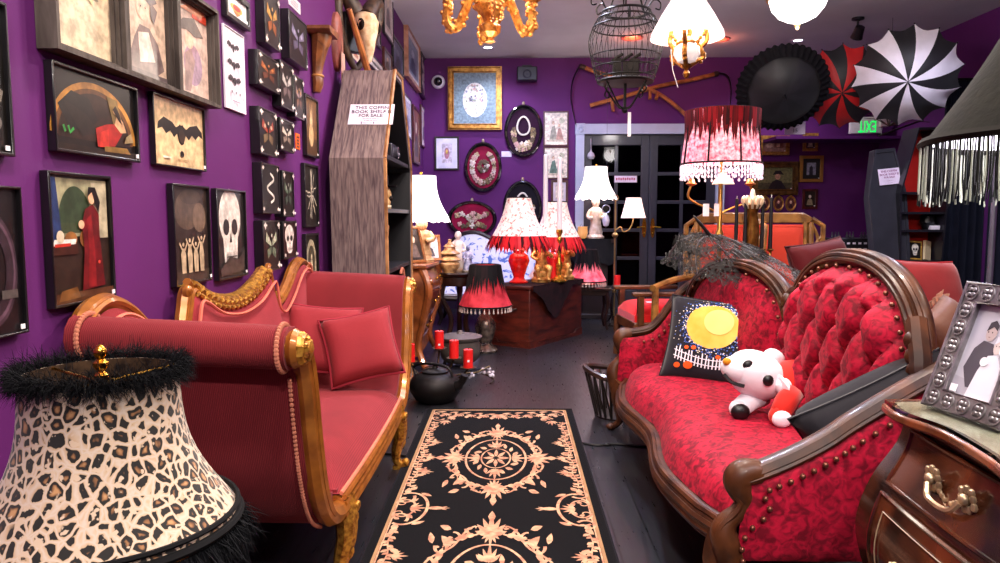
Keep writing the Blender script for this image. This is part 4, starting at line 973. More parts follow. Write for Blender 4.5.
for lab, tl, br, art in (
    ('black shadow box with amber butterfly, topmost of the cluster beside the white bat sheet', (264, -14), (281, 53), art_insect(1, ('#c08a3a', '#8a4a1c', '#e0b860'))),
    ('black shadow box with violet-grey moth, next right of the amber butterfly', (288.7, 8), (308, 71), art_insect(2, ('#7a7290', '#544e66', '#a7a0bc'), False)),
    ('square shadow box with brown beetle below the amber butterfly', (257.7, 48.6), (279.8, 95), art_insect(3, ('#8c4a26', '#5a2c18', '#c27a40'))),
    ('shadow box with grey and white moth right of the brown beetle', (280, 59), (294.5, 112.5), art_insect(4, ('#bdb4b0', '#6a5a5a', '#e0d8d2'))),
    ('narrow shadow box with mixed butterfly at right end of the moth row', (294.2, 74), (304.7, 121), art_insect(5, ('#a08a90', '#6a4a3c', '#d0a070'))),
    ('shadow box with rust butterfly and white corners, left of the orange tag', (259, 105.5), (278, 158), art_insect(6, ('#9a3a26', '#6d5a40', '#d6c0a0'))),
    ('small shadow box with curled pale insect beside the orange tag', (280, 116.7), (294.8, 154), art_insect(7, ('#d0c4b4', '#7e6e62', '#e6dcd0'))),
    ('shadow box with white snake skeleton, directly under the rust butterfly', (261.6, 162), (280.8, 213.8), art_snake),
    ('narrow dark shadow box with green beetle right of the snake skeleton', (282.4, 170), (295, 217), art_insect(8, ('#5a6a5a', '#39433c', '#a8a89c'))),
    ('shadow box with pale green moth, lowest left of the cluster over the settee', (263, 220.5), (281, 269), art_insect(9, ('#a9b49a', '#5c6a58', '#e2e0cc'))),
    ('shadow box with small skull on dark red, lowest right beside the pale green moth', (283, 221), (297.7, 257), art_smallskull)):
    picture(lab, 'L', tl, br, art, fw=.009, d=.045, name='shadow_box', group=None, cat='shadow box', inset=.9)
picture('narrow picture of a pale hare on brown, above the antler print', 'L', (305.7, 92.7), (319.8, 159), art_hare, fw=.012)
picture('dark print of pale branching antlers between hare and arch pictures', 'L', (304.7, 162.6), (319.8, 226.6), art_roots, fw=.012)
picture('print of a pale figure in a stone arch, just above the far settee arm', 'L', (306, 234), (320, 284), art_arch, fw=.012)
def flatcard(name, label, cat, tl, br, col, marks=()):
    a = onX(tl[0], tl[1], XL+.006); b = onX(br[0], br[1], XL+.006); w, h = b.y-a.y, a.z-b.z
    A = Art(w, h, -.004); A.m.use(mat(col, .6)).box((0, -.002, 0), (w, .004, h))
    for mk in marks: A.R(*mk)
    o = A.m.build(name, None, None, smooth=False, weld=False); o.location = (XL, (a.y+b.y)/2, (a.z+b.z)/2); o.rotation_euler = (0, 0, R(90)); tag(o, label, cat)
flatcard('price_card', 'small orange tag pinned beside the curled pale insect box', 'tag', (296, 132.7), (300.6, 150), '#e0662a', [(.2, .1+.2*i, .8, .22+.2*i, '#5a1c10') for i in range(4)])
flatcard('notice_card', 'white card pinned high above the violet-grey moth box', 'card', (289, -8), (301, 15), '#e9dde8', [(.15, .2+.15*i, .8, .25+.15*i, '#8a5a68') for i in range(4)])
flatcard('cream_card', 'small cream card on the wall behind the leaning wooden rod', 'card', (352.5, 47), (360, 64), '#e6d2ba', [(.2, .3, .8, .7, '#c07a60')])
# pictures over and past the coffin shelf
def art_port(bg, fg, c2='#cbb8a4'):
    return lambda A: A.R(0, 0, 1, 1, bg).P([(.2, .1), (.3, .45), (.5, .55), (.7, .45), (.8, .1)], fg).E(.5, .66, .13, .11, c2)
IVM = mat('#d8cdd0', .6); WOODF = mat('#8a4a26', .35, kind='wood', hex2='#5c2d15', scale=10, coat=.3); REDW = mat('#5a1f16', .3, kind='wood', hex2='#34100b', scale=10, coat=.4)
picture('tall portrait with pale mount in black frame, above right of the ram skull', 'L', (384, -30), (394, 46), art_port('#b8a8a2', '#5b4c52'), mount=IVM, mw=.05, fw=.02)
picture('blue-grey night print in dark frame next to the wooden-framed landscape', 'L', (393.5, 33), (404.5, 80), art_port('#5a5c78', '#34354c', '#7a7c94'), fw=.025)
picture('large wooden-framed blue picture with pale mount, near the ceiling corner', 'L', (408, 22), (421, 93), art_port('#7c8aa4', '#46506c', '#b9c2d0'), fw=.04, frame=mat('#c08a72', .4, kind='wood', hex2='#8d5a44', scale=8), mount=IVM, mw=.05, d=.05)
picture('dark frame with white carved flourish in the far corner of the picture wall', 'L', (421.5, 51), (428.3, 103), lambda A: A.R(0, 0, 1, 1, '#1a1418').L([(.5+.25*sin(i*.6), .05+.045*i) for i in range(21)], .05, '#e2d8d6'), fw=.03, d=.04)
picture('small black-framed picture half hidden behind the ram skull', 'L', (375.5, 26), (381.5, 50), art_port('#b4a4b4', '#4c4258'), fw=.02)
picture('wide picture with white mount in black frame, just below the ram skull', 'L', (368, 48), (384, 80), art_port('#c9b4ac', '#8a6a68'), mount=IVM, mw=.05, fw=.015)
picture('brown-framed small portrait beside the white-mounted picture above the coffin shelf', 'L', (384.5, 46), (392.8, 78), art_port('#8c8a98', '#4a3a34'), fw=.02, frame=REDW)
picture('tall picture with white mount behind the coffin shelf top', 'L', (404.5, 92), (412, 140), art_port('#a9a0b2', '#5c5470'), mount=IVM, mw=.04, fw=.02)
picture('red-brown framed tall picture on the wall above the white lamp', 'L', (413.5, 104), (420.5, 166), art_port('#7a4a3c', '#3a1a16'), fw=.03, frame=REDW)
picture('thin-framed pale picture between the red-brown frame and the room corner', 'L', (421.5, 104), (427.6, 150), art_port('#cfc0c4', '#7a6a78'), fw=.02, frame=REDW, mount=IVM, mw=.04)

# ---- back wall
def art_cameo(A):
    A.R(0, 0, 1, 1, '#7d94a0').E(.5, .47, .29, .34, '#efe9e2', 30)
    rnd = random.Random(4)
    for i in range(46):
        a = rnd.random()*6.28; r = rnd.random()**.6*.26; A.E(.5+r*cos(a), .47+r*1.15*sin(a), .025, .022, rnd.choice(('#8c8fa8', '#c6a4a0', '#a9b29c', '#6c6a84', '#d4c8b4')), 6)
GILTF = mat('#d8a24e', .3, .55, hex2='#9a642c', scale=26, bump=.2, bscale=70)
picture('large gilt frame with pale oval on blue-grey mount, above the oval wreaths', 'B', (447.7, 66.5), (501.8, 129.5), art_cameo, fw=.075, d=.06, frame=GILTF, profile=.014, sticker=False)
picture('small black-framed print with broad white mount, beside the corner lamp', 'B', (434.5, 136.5), (459, 170), lambda A: A.R(0, 0, 1, 1, '#d8ccd8').E(.5, .5, .25, .3, '#b87a8a').E(.5, .58, .12, .12, '#d6b45a'), fw=.022, mount=mat('#e8e4f2', .5), mw=.07)
def art_fash(c1, c2):
    return lambda A: A.R(0, 0, 1, 1, '#ded2bc').P([(.2, .15), (.32, .55), (.45, .6), (.58, .15)], c1).E(.38, .68, .06, .06, '#c9a88c').P([(.5, .15), (.6, .5), (.7, .52), (.85, .15)], c2).E(.64, .6, .055, .055, '#c9a88c').R(.1, .1, .9, .14, '#a99c84').E(.75, .75, .12, .1, '#b5b598')
RF = mat('#4a1416', .4)
picture('fashion print in thin red frame, upper of the pair beside the doors', 'B', (543.5, 111), (568.5, 146), art_fash('#8a8676', '#a87a6c'), fw=.018, frame=RF)
picture('fashion print in thin red frame, lower of the pair beside the doors', 'B', (543.5, 146.7), (568.5, 179), art_fash('#4d6a5c', '#74806c'), fw=.018, frame=RF)
picture('small dark-framed print low beside the door jamb behind the tall white tapers', 'B', (551, 180), (568, 203.5), art_fash('#a06a5a', '#8a8072'), fw=.03, frame=REDW, mount=IVM, mw=.03)
def oval_wreath(label, cx, cy, rx, ry, bg, seed, kind):
    a = onY(cx-rx, cy, YB-.05); b = onY(cx+rx, cy, YB-.05); c = onY(cx, cy-ry, YB-.05); e = onY(cx, cy+ry, YB-.05)
    RX_, RZ_ = (b.x-a.x)/2, (c.z-e.z)/2
    t = thing('mourning_wreath', label, 'picture frame', ((a.x+b.x)/2, YB, (c.z+e.z)/2))
    n = 40; E = lambda k, y: [(RX_*k*cos(2*PI*i/n), y, RZ_*k*sin(2*PI*i/n)) for i in range(n)]
    m = MB()
    prof = [(1.0, 0), (1.0, -.03), (.97, -.05), (.93, -.055), (.88, -.035), (.85, -.03), (.83, -.02)]
    m.ring_loft([E(k, y) for k, y in prof], caps=False); m.build('frame', mat('#0f0c11', .12, coat=.8), t)
    m = MB(); m.ring_loft([E(.84, -.012), E(.5, -.008), E(.02, -.008)], caps=True); m.build('velvet_ground', mat(bg, .8, var=.2, sheen=.3), t)
    rnd = random.Random(seed); m = MB(); pal = [mat(c, .7) for c in ('#e6dccb', '#c9b48e', '#8a7a56', '#d8b0a4', '#6b5a48')]
    if kind == 'wreath': pts = [(.58*cos(R(a_)), .6*sin(R(a_))) for a_ in range(-235, 60, 7)]+[(.2*cos(R(a_)), .18*sin(R(a_))+.05) for a_ in range(0, 360, 40)]
    elif kind == 'loop': pts = [(.5*cos(R(a_)), .55*sin(R(a_))-.1) for a_ in range(-200, 20, 8)]+[(rnd.uniform(-.35, .35), -.55+rnd.uniform(-.12, .12)) for _ in range(16)]
    else: pts = [(-.6+1.2*i/14, .2-.0*i+.1*sin(i)) for i in range(15)]+[(-.5+1.0*i/8, -.35+.08*cos(i*2)) for i in range(9)]+[(rnd.uniform(-.15, .15), rnd.uniform(-.12, .12)) for _ in range(8)]
    for x, z in pts:
        m.use(rnd.choice(pal)); s = rnd.uniform(.6, 1.15)*.030
        for k in range(4): m.ball((RX_*x+s*.7*cos(k*1.57+x), -.022, RZ_*z+s*.7*sin(k*1.57+x)), (s*.62, s*.5, s*.62), 6, 4)
        m.ball((RX_*x, -.034, RZ_*z), (s*.4, s*.4, s*.4), 6, 4)
    if kind == 'loop': m.use(pal[0]); m.tube([(.32*RX_*cos(a_)*(1-.15*sin(a_)), -.03, .2*RZ_+.34*RZ_*sin(a_)) for a_ in [2*PI*i/22 for i in range(22)]], .013, 6, closed=True)
    m.build('hair_wreath', None, t, weld=False)
    m = MB(); m.ball((0, -.03, RZ_*1.02), (.02, .02, .03), 8, 6); m.build('hanger', mat('#b9a98a', .4, .6), t)
oval_wreath('tall oval black frame with dried flower garland on crimson, below the gilt frame', 483, 167, 19, 25.5, '#8a1236', 1, 'wreath')
oval_wreath('large oval black frame holding a looped white wreath on plum, right of the gilt frame', 523.5, 131, 19.5, 27, '#2c0a26', 2, 'loop')
oval_wreath('wide oval black frame with flowers on magenta ground, above the blue floral settee', 472, 219, 25, 18.5, '#96103c', 3, 'rows')
oval_wreath('oval black frame partly hidden behind the red-fringed lamp', 522.5, 208, 20, 28, '#151019', 4, 'loop')
def small_on_wall():
    p = onY(506.5, 154, YB-.01); m = MB(); m.box((p.x, YB-.004, p.z), (.13, .008, .07)); tag(m.build('label_card', mat('#e8dcea', .6), loc=(p.x, YB, p.z), smooth=False), 'small white card pinned between the two upper oval frames', 'card')
    p = onY(438, 81.5, YB-.05); t = thing('dome_camera', 'white domed security camera at the corner of the back wall', 'camera', (p.x, YB, p.z))
    m = MB(); m.at(RX(90)); m.lathe([(.085, 0), (.085, .03), (.07, .05), (.055, .055)], n=24); m.build('housing', mat('#e8e4ee', .35), t)
    m = MB(); m.at(RX(90)); m.lathe([(.058, .045), (.05, .075), (.03, .092), (0, .097)], n=20); m.build('dome', mat('#0b0a10', .08, coat=.8), t)
    p = onY(527, 75, YB-.1); t = thing('wall_speaker', 'small black loudspeaker bracketed high on the back wall', 'speaker', (p.x, YB, p.z))
    m = MB(); m.box((0, -.14, 0), (.25, .16, .17)); m.build('cabinet', mat('#17161d', .5), t, bevel=.012)
    m = MB(); m.box((0, -.03, .09), (.05, .07, .05)); m.box((0, -.01, .09), (.12, .02, .1)); m.build('bracket', mat('#17161d', .5), t)
    m = MB(); m.at(T(.0, -.221, -.01) @ RX(90)); m.lathe([(.055, 0), (.05, .005), (.03, -.004), (0, .002)], n=18); m.build('cone', mat('#2e2c36', .6), t)
small_on_wall()
# crossed scythes
def scythe(label, shaft, blade, nibs, Y):
    P = [tuple(onY(x, y, Y)) for x, y in shaft]; c = P[len(P)//2]
    t = thing('scythe', label, 'scythe', c)
    rel = lambda p: (p[0]-c[0], p[1]-c[1], p[2]-c[2])
    m = MB(); m.tube(spline([rel(p) for p in P], 8), .026, 8); m.build('shaft', mat('#b06a34', .45, kind='wood', hex2='#7a421c', scale=12), t)
    B = spline([rel(tuple(onY(x, y, Y))) for x, y in blade], 8); n = len(B)
    m = MB(); m.tube(B, [lerp(.05, .012, i/n) for i in range(n)], 8, flat=.25); m.build('blade', mat('#2c2228', .4, .6), t)
    for (x0, y0), (x1, y1) in nibs:
        m = MB(); m.tube([rel(tuple(onY(x0, y0, Y))), rel(tuple(onY(x1, y1, Y-.05)))], .022, 8); m.build('grip', mat('#a8642f', .45, kind='wood', hex2='#7a421c', scale=12), t)
    m = MB(); m.tube([rel(P[0]), rel(P[0]+()) if False else tuple(Vector(rel(P[0]))*.93)], .034, 8); m.build('ferrule', mat('#4a3a34', .4, .7), t)
scythe('scythe with dark blade hanging at its left end, crossing over the other above doors', [(580, 66), (600, 73), (630, 82), (655, 92), (672, 103), (688, 117)], [(580, 65), (573, 80), (571, 98), (574, 116), (576, 125)], [((650, 89), (650, 99)), ((658, 93), (656, 99))], YB-.12)
scythe('scythe with blade at its right end, behind the other above the doors', [(718, 73.5), (690, 80), (660, 86), (625, 96), (590, 105.5)], [(718, 73), (727, 76), (731, 88), (730, 106)], [((612, 100), (613, 111)), ((640, 92), (641, 84))], YB-.06)
# right-hand group on the back wall
picture('gilt-framed portrait of a woman in dark hat, largest of the right-hand group', 'B', (753, 161.5), (798, 195), lambda A: A.R(0, 0, 1, 1, '#6d6a44').R(0, 0, 1, .3, '#4a4630').P([(.3, 0), (.42, .34), (.55, .45), (.7, .36), (.85, 0)], '#231c20').E(.58, .58, .08, .13, '#b98a70').P([(.44, .66), (.5, .84), (.66, .86), (.76, .66), (.6, .7)], '#17121a'), fw=.075, d=.05, frame=mat('#7a5224', .4, .4, hex2='#4a2e14', scale=20), profile=.012)
picture('wide gilt frame with reflections painted into its print, above the portrait in the hat', 'B', (760, 135.5), (789.5, 155), lambda A: A.R(0, 0, 1, 1, '#b48a78').E(.3, .5, .16, .2, '#e6c6a8').R(.5, .3, .9, .7, '#8a5a4a').R(.6, .35, .75, .65, '#e0b898'), fw=.045, d=.04, frame=GILTF)  # bright reflections are painted as pale shapes in the print
picture('little gilt-framed figure, top right of the right-hand group', 'B', (804, 133), (818, 151), art_port('#4a3a3c', '#c9b09c'), fw=.035, d=.04, frame=GILTF)
picture('gilt and black framed dark tower picture, right of the woman in hat', 'B', (800.5, 155.5), (823, 182), lambda A: A.R(0, 0, 1, 1, '#8d8a98').P([(.3, 0), (.32, .6), (.5, .8), (.68, .6), (.7, 0)], '#2a2630'), fw=.04, d=.04, frame=mat('#b27c38', .35, .5), mount=mat('#15110f', .5), mw=.05)
picture('small dark red framed picture below the tower picture', 'B', (803, 189), (817.5, 209), art_port('#2c2018', '#8a7a5c'), fw=.03, frame=REDW)
def mini_oval(label, cx, cy):
    p = onY(cx, cy, YB-.02); t = thing('oval_miniature', label, 'picture', (p.x, YB, p.z)); n = 24
    E = lambda k, y: [(.068*k*cos(2*PI*i/n), y, .10*k*sin(2*PI*i/n)) for i in range(n)]
    m = MB(); m.ring_loft([E(1, 0), E(1, -.02), E(.9, -.03), E(.76, -.024), E(.7, -.015)], caps=False); m.ball((0, -.012, .112), (.016, .01, .016), 8, 5); m.build('frame', GILTF, t)
    A = Art(.1, .15, -.012); A.E(.5, .5, .49, .48, '#6a3a34').P([(.25, .15), (.4, .45), (.6, .45), (.75, .15)], '#3a2428').E(.5, .6, .15, .14, '#d0a68c'); A.m.build('print', None, t, smooth=False, weld=False)
mini_oval('oval gilt miniature, leftmost of three under the portrait in the hat', 765, 203.5)
mini_oval('oval gilt miniature, middle of three under the portrait in the hat', 778.7, 203.5)
mini_oval('oval gilt miniature, rightmost of three under the portrait in the hat', 791, 203.5)
def text_obj(body, size, m, parent=None, loc=(0, 0, 0), rot=(PI/2, 0, 0), name='lettering', ext=.001, align='CENTER', sx=1):
    c = bpy.data.curves.new(name, 'FONT'); c.body = body; c.size = size; c.align_x = align; c.align_y = 'CENTER'; c.extrude = ext; c.resolution_u = 2
    tmp = bpy.data.objects.new(name+'_t', c); COL.objects.link(tmp); bpy.context.view_layer.update()
    me = bpy.data.meshes.new_from_object(tmp.evaluated_get(bpy.context.evaluated_depsgraph_get())); bpy.data.objects.remove(tmp); me.name = name
    me.materials.clear(); me.materials.append(m)
    o = bpy.data.objects.new(name, me); COL.objects.link(o); o.location = loc; o.rotation_euler = rot; o.scale = (sx, 1, 1)
    if parent: o.parent = parent
    return o
INK = mat('#2a1440', .6)
p = onY(795, 128, 7.6); t = thing('hanging_sign', 'small white price sign hanging under the black umbrella', 'sign', (p.x, 7.6, p.z), R(0))
m = MB(); m.box((0, 0, 0), (.21, .006, .13)); m.build('card', mat('#d8ccd8', .6), t, smooth=False)
text_obj('----\n15', .055, mat('#4a4450', .6), t, (0, -.006, 0))
m = MB(); m.tube([(-.07, 0, .06), (-.05, 0, .30)], .002, 4); m.tube([(.07, 0, .06), (.05, 0, .30)], .002, 4); m.build('string', mat('#c8c0c8', .6), t)
def exit_sign():
    p = onY(865, 125.5, 9.05); t = thing('exit_sign', 'white box sign with green EXIT lettering hung upside down under the umbrellas', 'sign', (p.x, 9.05, p.z), R(-10))
    m = MB(); m.box((0, 0, 0), (.36, .06, .20)); m.build('housing', mat('#cfc6c0', .5), t, bevel=.008)
    text_obj('EXIT', .20, mat('#0ae050', .5, emit=1.3, ehex='#10f060'), t, (0.02, -.034, -.01), (PI/2, PI, 0), sx=.50)
    m = MB(); m.box((.0, .05, .08), (.06, .06, .03)); m.build('bracket', mat('#cfc6c0', .5), t)
    p = onY(883.5, 122.5, 9.0); t = thing('emergency_light', 'small cream box fitted beside the exit sign', 'lamp', tuple(p))
    m = MB(); m.box((0, 0, 0), (.11, .08, .11)); m.build('housing', mat('#d8c8be', .5), t, bevel=.01); m = MB(); m.tube([(-.02, -.02, -.05), (-.05, -.05, -.15)], .004, 5); m.build('pull_cord', mat('#b9aeb4', .5), t); m = MB(); m.box((0, .22, 0), (.03, .40, .03)); m.build('arm', mat('#8a8088', .5), t)
exit_sign()

# ---- corbel, plaque and ram skull on the left wall
p = onX(322, 33, XL+.06)
t = thing('wall_corbel', 'carved brown wooden corbel like a hoofed leg, beside the shadow boxes', 'corbel', (XL, p.y, p.z), R(90))
CW = mat('#8a5228', .45, kind='wood', hex2='#52290f', scale=14, bump=.3)
m = MB(); m.prism([(-.10, -.02), (.10, -.02), (.125, 0), (.125, .02), (-.125, .02), (-.125, 0)], 0, -.15, 'y'); m.build('shelf_top', CW, t)
m = MB(); rings = []
for z, w_, d_ in ((-.02, .09, .13), (-.06, .085, .125), (-.10, .07, .105), (-.2, .05, .075), (-.27, .04, .06), (-.29, .05, .07), (-.33, .045, .07), (-.38, .035, .05)): rings.append([(w_*cos(a)*(1+.06*cos(8*a)), -d_/2-.5*d_*sin(a)*.98, z) for a in [2*PI*i/24 for i in range(24)]])
m.ring_loft(rings); m.build('bracket', CW, t); t.scale = (.88, .88, .88)
m = MB(); m.tube([(.043*cos(a), -.035-.034*sin(a), -.275) for a in [2*PI*i/16 for i in range(16)]], .008, 6, closed=True); m.build('band', mat('#c08a4a', .4, .3), t)
p = onX(338, 42, XL+.02)
t = thing('oval_plaque', 'rosy wooden oval plaque with paper tag between the corbel and ram skull', 'plaque', (XL, p.y, p.z), R(90)); n = 24
m = MB(); m.ring_loft([[(.1*k*cos(2*PI*i/n), y, .19*k*sin(2*PI*i/n)) for i in range(n)] for k, y in ((1, 0), (1, -.02), (.88, -.035), (.6, -.04), (.1, -.042))]); m.build('board', mat('#9a5a4c', .4, kind='wood', hex2='#7a3a34', scale=8), t)
m = MB(); m.box((0, -.05, -.17), (.10, .003, .2)); m.tube([(0, -.045, .02), (0, -.05, -.08)], .002, 4); m.build('paper_tag', mat('#c99a86', .7), t)
def ram():
    p = onX(370, 31, -.97); t = thing('ram_skull', 'pale horned ram skull mounted above the coffin bookshelf', 'skull', (XL+.04, p.y, p.z), R(52))
    bone = mat('#dcc2a2', .6, hex2='#b08a64', scale=18, bump=.3); hornm = mat('#4a3222', .5, kind='wood', hex2='#24160d', scale=20, stretch=(1, 1, 1), bump=.4)
    m = MB(); m.at(T(0, -.16, 0)); rings = []
    for z, w_, d_, y in ((.10, .03, .03, .02), (.08, .07, .07, .0), (.03, .085, .085, -.01), (-.03, .075, .07, -.02), (-.09, .05, .05, -.03), (-.16, .036, .036, -.035), (-.22, .026, .024, -.03), (-.24, .01, .01, -.03)): rings.append([(w_*cos(2*PI*i/16), y+d_*sin(2*PI*i/16), z) for i in range(16)])
    m.ring_loft(rings[::-1]); m.build('cranium', bone, t)
    for sg in (1, -1):
        m = MB(); m.at(T(sg*.072, -.20, .0) @ RY(90)); m.tube([(.03*cos(a), .024*sin(a), 0) for a in [2*PI*i/14 for i in range(14)]], .010, 6, closed=True); m.ball((0, 0, -.004*sg), (.026, .022, .012), 10, 6); m.mats = []; m.build('eye_socket', mat('#1a0e08', .8), t)
        m = MB(); H = [(sg*(.05+.02*i/20+.17*sin(i*.20)*(.55+i*.02)), -.13+.10*(i/24)-.0*i, .09+.19*sin(i*.24)*(1-.012*i)-.012*i) for i in range(24)]
        m.tube(H, [.05*(1-i/26)*(1+.06*(i % 2))+.006 for i in range(24)], 10); m.build('horn', hornm, t)
    m = MB(); m.box((0, -.03, -.02), (.16, .05, .26)); m.build('mount_board', mat('#17120f', .5), t, bevel=.01)
ram()
# ================================================================== COFFIN BOOKSHELF (left)
BLACKW = mat('#121015', .45, var=.2)
def coffin_shelf():
    Yc = 4.86; x0, x1 = -1.085, -.755
    t = thing('coffin_bookshelf', 'tall coffin-shaped bookshelf of weathered grey boards with a handwritten paper sign', 'bookshelf', ((x0+x1)/2, Yc, 0))
    WG = mat('#8a7674', .85, kind='wood', hex2='#55454a', scale=3, stretch=(26, 2.4, 2.4), bump=.6)
    cx = (x0+x1)/2; hx = (x1-x0)/2
    O = [(-.50, 0), (-.56, 1.55), (-.14, 2.14), (.14, 2.14), (.56, 1.55), (.50, 0)]; k = .028
    Ii = [(-.47, .03), (-.528, 1.54), (-.127, 2.11), (.127, 2.11), (.528, 1.54), (.47, .03)]
    m = MB(); names = ['side_board', 'upper_side_board', 'top_board', 'upper_side_board', 'side_board', 'bottom_board']
    for i in range(6):
        a, b, c, d = O[i], O[(i+1) % 6], Ii[(i+1) % 6], Ii[i]
        q = MB(); q.prism([a, b, c, d], -hx, hx, 'x'); q.build(names[i], WG, t, smooth=False)
    I2 = [(x*.985, .03+(z-.03)*.992) for x, z in Ii]; q = MB(); q.frame(Ii, I2, -hx, hx-.004, 'x'); q.build('lining', BLACKW, t, smooth=False)
    q = MB(); q.prism(Ii, -hx, -hx+.012, 'x'); q.build('back_board', BLACKW, t, smooth=False)
    q = MB()
    for i in range(6): a, b = O[i], O[(i+1) % 6]; q.tube([(hx, a[0]*.985, a[1]), (hx, b[0]*.985, b[1])], .012, 5)
    q.build('front_edging', mat('#b98458', .6, kind='wood', hex2='#7c5130', scale=10), t)
    for z in (.42, .86, 1.24, 1.57):
        w = lerp(.47, .528, z/1.55)-.004 if z < 1.55 else .51
        q = MB(); q.box((0, 0, z), (2*hx-.02, 2*w, .025)); q.build('shelf', BLACKW, t, smooth=False)
    # sign on the upper side board
    a = onY(350.5, 103, 4.42); b = onY(393, 127, 4.42)
    nrm = Vector((0, -.59, .42)); pt = Vector((0, Yc-.56, 1.55)); d_ = ray(371.5, 114.5); sg_p = CAM+d_*(nrm.dot(pt-CAM)/nrm.dot(d_))
    s = thing('paper_sign', 'white paper sign handwritten with coffin bookshelf for sale, taped on the weathered boards', 'sign', (sg_p.x, sg_p.y-.003, sg_p.z), 0, tilt=(-math.atan2(.42, .59), 0, 0))
    m = MB(); m.box((0, 0, 0), (.275, .003, .165)); m.build('sheet', mat('#e8def0', .6), s, smooth=False)
    for txt, sz, z, mm in (('THIS COFFIN', .036, .054, INK), ('BOOK SHELF IS', .037, .020, INK), ('FOR SALE!', .034, -.012, INK), ('--- ---- -- ------ --', .015, -.036, mat('#5a4a78', .6)), ('-- ---- --- -----', .015, -.050, mat('#5a4a78', .6)), ('$ --- - -- $ ----', .021, -.070, mat('#5a4a78', .6))):
        text_obj(txt, sz, mm, s, (0, -.0026, z))
    return t
coffin_shelf()
def skull_mesh(t, s, m, dk):
    b = MB(); b.ball((0, .0, .10*s), (.075*s, .09*s, .075*s), 14, 10); b.ball((0, -.045*s, .05*s), (.05*s, .045*s, .05*s), 12, 8); b.box((0, -.06*s, .012*s), (.06*s, .05*s, .03*s)); b.build('cranium', m, t, ang=180)
    for q in (1, -1):
        b = MB(); b.ball((q*.03*s, -.082*s, .072*s), (.018*s, .012*s, .017*s), 8, 6); b.build('eye_socket', dk, t)
    b = MB()
    for k in range(6): b.box(((-.025+.01*k)*s, -.087*s, .018*s), (.007*s, .004*s, .014*s))
    b.build('teeth', mat('#efe2c8', .5), t)
BONE = mat('#cfae7c', .5, hex2='#a97e4c', scale=20)
t = thing('skull_ornament', 'little yellowed skull in a black hat on the coffin shelf', 'skull', (-.87, 4.75, 1.2525), R(50)); skull_mesh(t, .95, BONE, mat('#1a0e08', .8))
m = MB(); m.lathe([(.11, .145), (.115, .152), (.06, .156), (.058, .22), (.04, .225), (0, .225)], n=20); m.build('hat', mat('#0e0c10', .6), t)
t = thing('box_camera', 'small dark antique camera on the top shelf of the coffin bookshelf', 'camera', (-.87, 5.02, 1.5825), R(90))
m = MB(); m.box((0, 0, .06), (.16, .11, .12)); m.build('body', mat('#28242e', .4), t, bevel=.008)
m = MB(); m.at(T(0, -.055, .06) @ RX(90)); m.lathe([(.042, 0), (.042, .03), (.032, .035), (.030, .02), (0, .015)], n=18); m.build('lens', mat('#5e5a68', .2, .6), t)
t = thing('wooden_ruler', 'slim tan board leaning inside the lower coffin shelf', 'board', (-.82, 4.62, .8725), R(0), tilt=(R(-10), R(3), 0))
m = MB(); m.box((0, 0, .14), (.012, .05, .28)); tag(m.build('board', mat('#b57a48', .5, kind='wood', hex2='#8a5630', scale=9), t, bevel=.002))
q = onX(371, 70, -.93); e = onX(349, 9, -1.0)
t = thing('wooden_rod', 'slender wooden rod leaning from the coffin shelf top against the ram skull', 'rod', (q.x, q.y, 2.085)); m = MB()
m.tube([(0, 0, .0), ((e.x-q.x)*.5, (e.y-q.y)*.5, (e.z-2.085)*.5), (e.x-q.x, e.y-q.y, e.z-2.085)], [.024, .022, .017], 8); m.build('rod', mat('#a8642e', .4, kind='wood', hex2='#7a4420', scale=12), t)
m = MB(); m.at(T(-.07, .03, 0)); m.lathe([(.075, .0), (.08, .01), (.05, .02), (.055, .03), (.02, .034)], n=16, sx=1.4); m.build('foot', mat('#a8642e', .4, kind='wood', hex2='#7a4420', scale=12), t)

# ================================================================== lamps: shared builders
def wisps(mb, r, z, n, l, w, mats, jitter=.3):
    for i in range(n):
        a = 2*PI*i/n+random.uniform(-.05, .05); L_ = l*random.uniform(.55, 1.15); mb.use(random.choice(mats)); o = random.uniform(.0, jitter)
        c, s = cos(a), sin(a); p = Vector((r*c, r*s, z)); q = p+Vector((c*L_*o*.6, s*L_*o*.6, -L_*.55)); e = p+Vector((c*L_*o, s*L_*o, -L_)); sd = Vector((-s, c, 0))*w
        mb.add([tuple(p-sd*.6), tuple(p+sd*.6), tuple(q+sd), tuple(q-sd), tuple(e)], [(0, 1, 2, 3), (3, 2, 4)])
REDS = [mat('#b3121c', .7), mat('#7a0810', .7), mat('#d42a30', .7), mat('#2a0508', .8)]
REDF = [mat('#d01a20', .7), mat('#b0101a', .7), mat('#e03034', .7), mat('#c0141c', .7), mat('#3a060a', .8)]
BLKS = [mat('#0e0a0c', .8), mat('#1c0d10', .8), mat('#060506', .8)]
def bead_fringe(t, r, z, n, l, m_, name='bead_fringe'):
    m = MB()
    for i in range(n):
        a = 2*PI*i/n; x, y = r*cos(a), r*sin(a)
        m.tube([(x, y, z), (x, y, z-l*.6)], .0016, 4)
        for k, s in ((.25, .005), (.5, .006), (.8, .009)): m.ball((x, y, z-l*k), (s, s, s*1.3), 6, 4)
    return tag(m.build(name, m_, t, weld=False), kind='stuff')
WHITESH = mat('#f6ecf2', .8, emit=1.7, ehex='#fff0ea', var=.03)
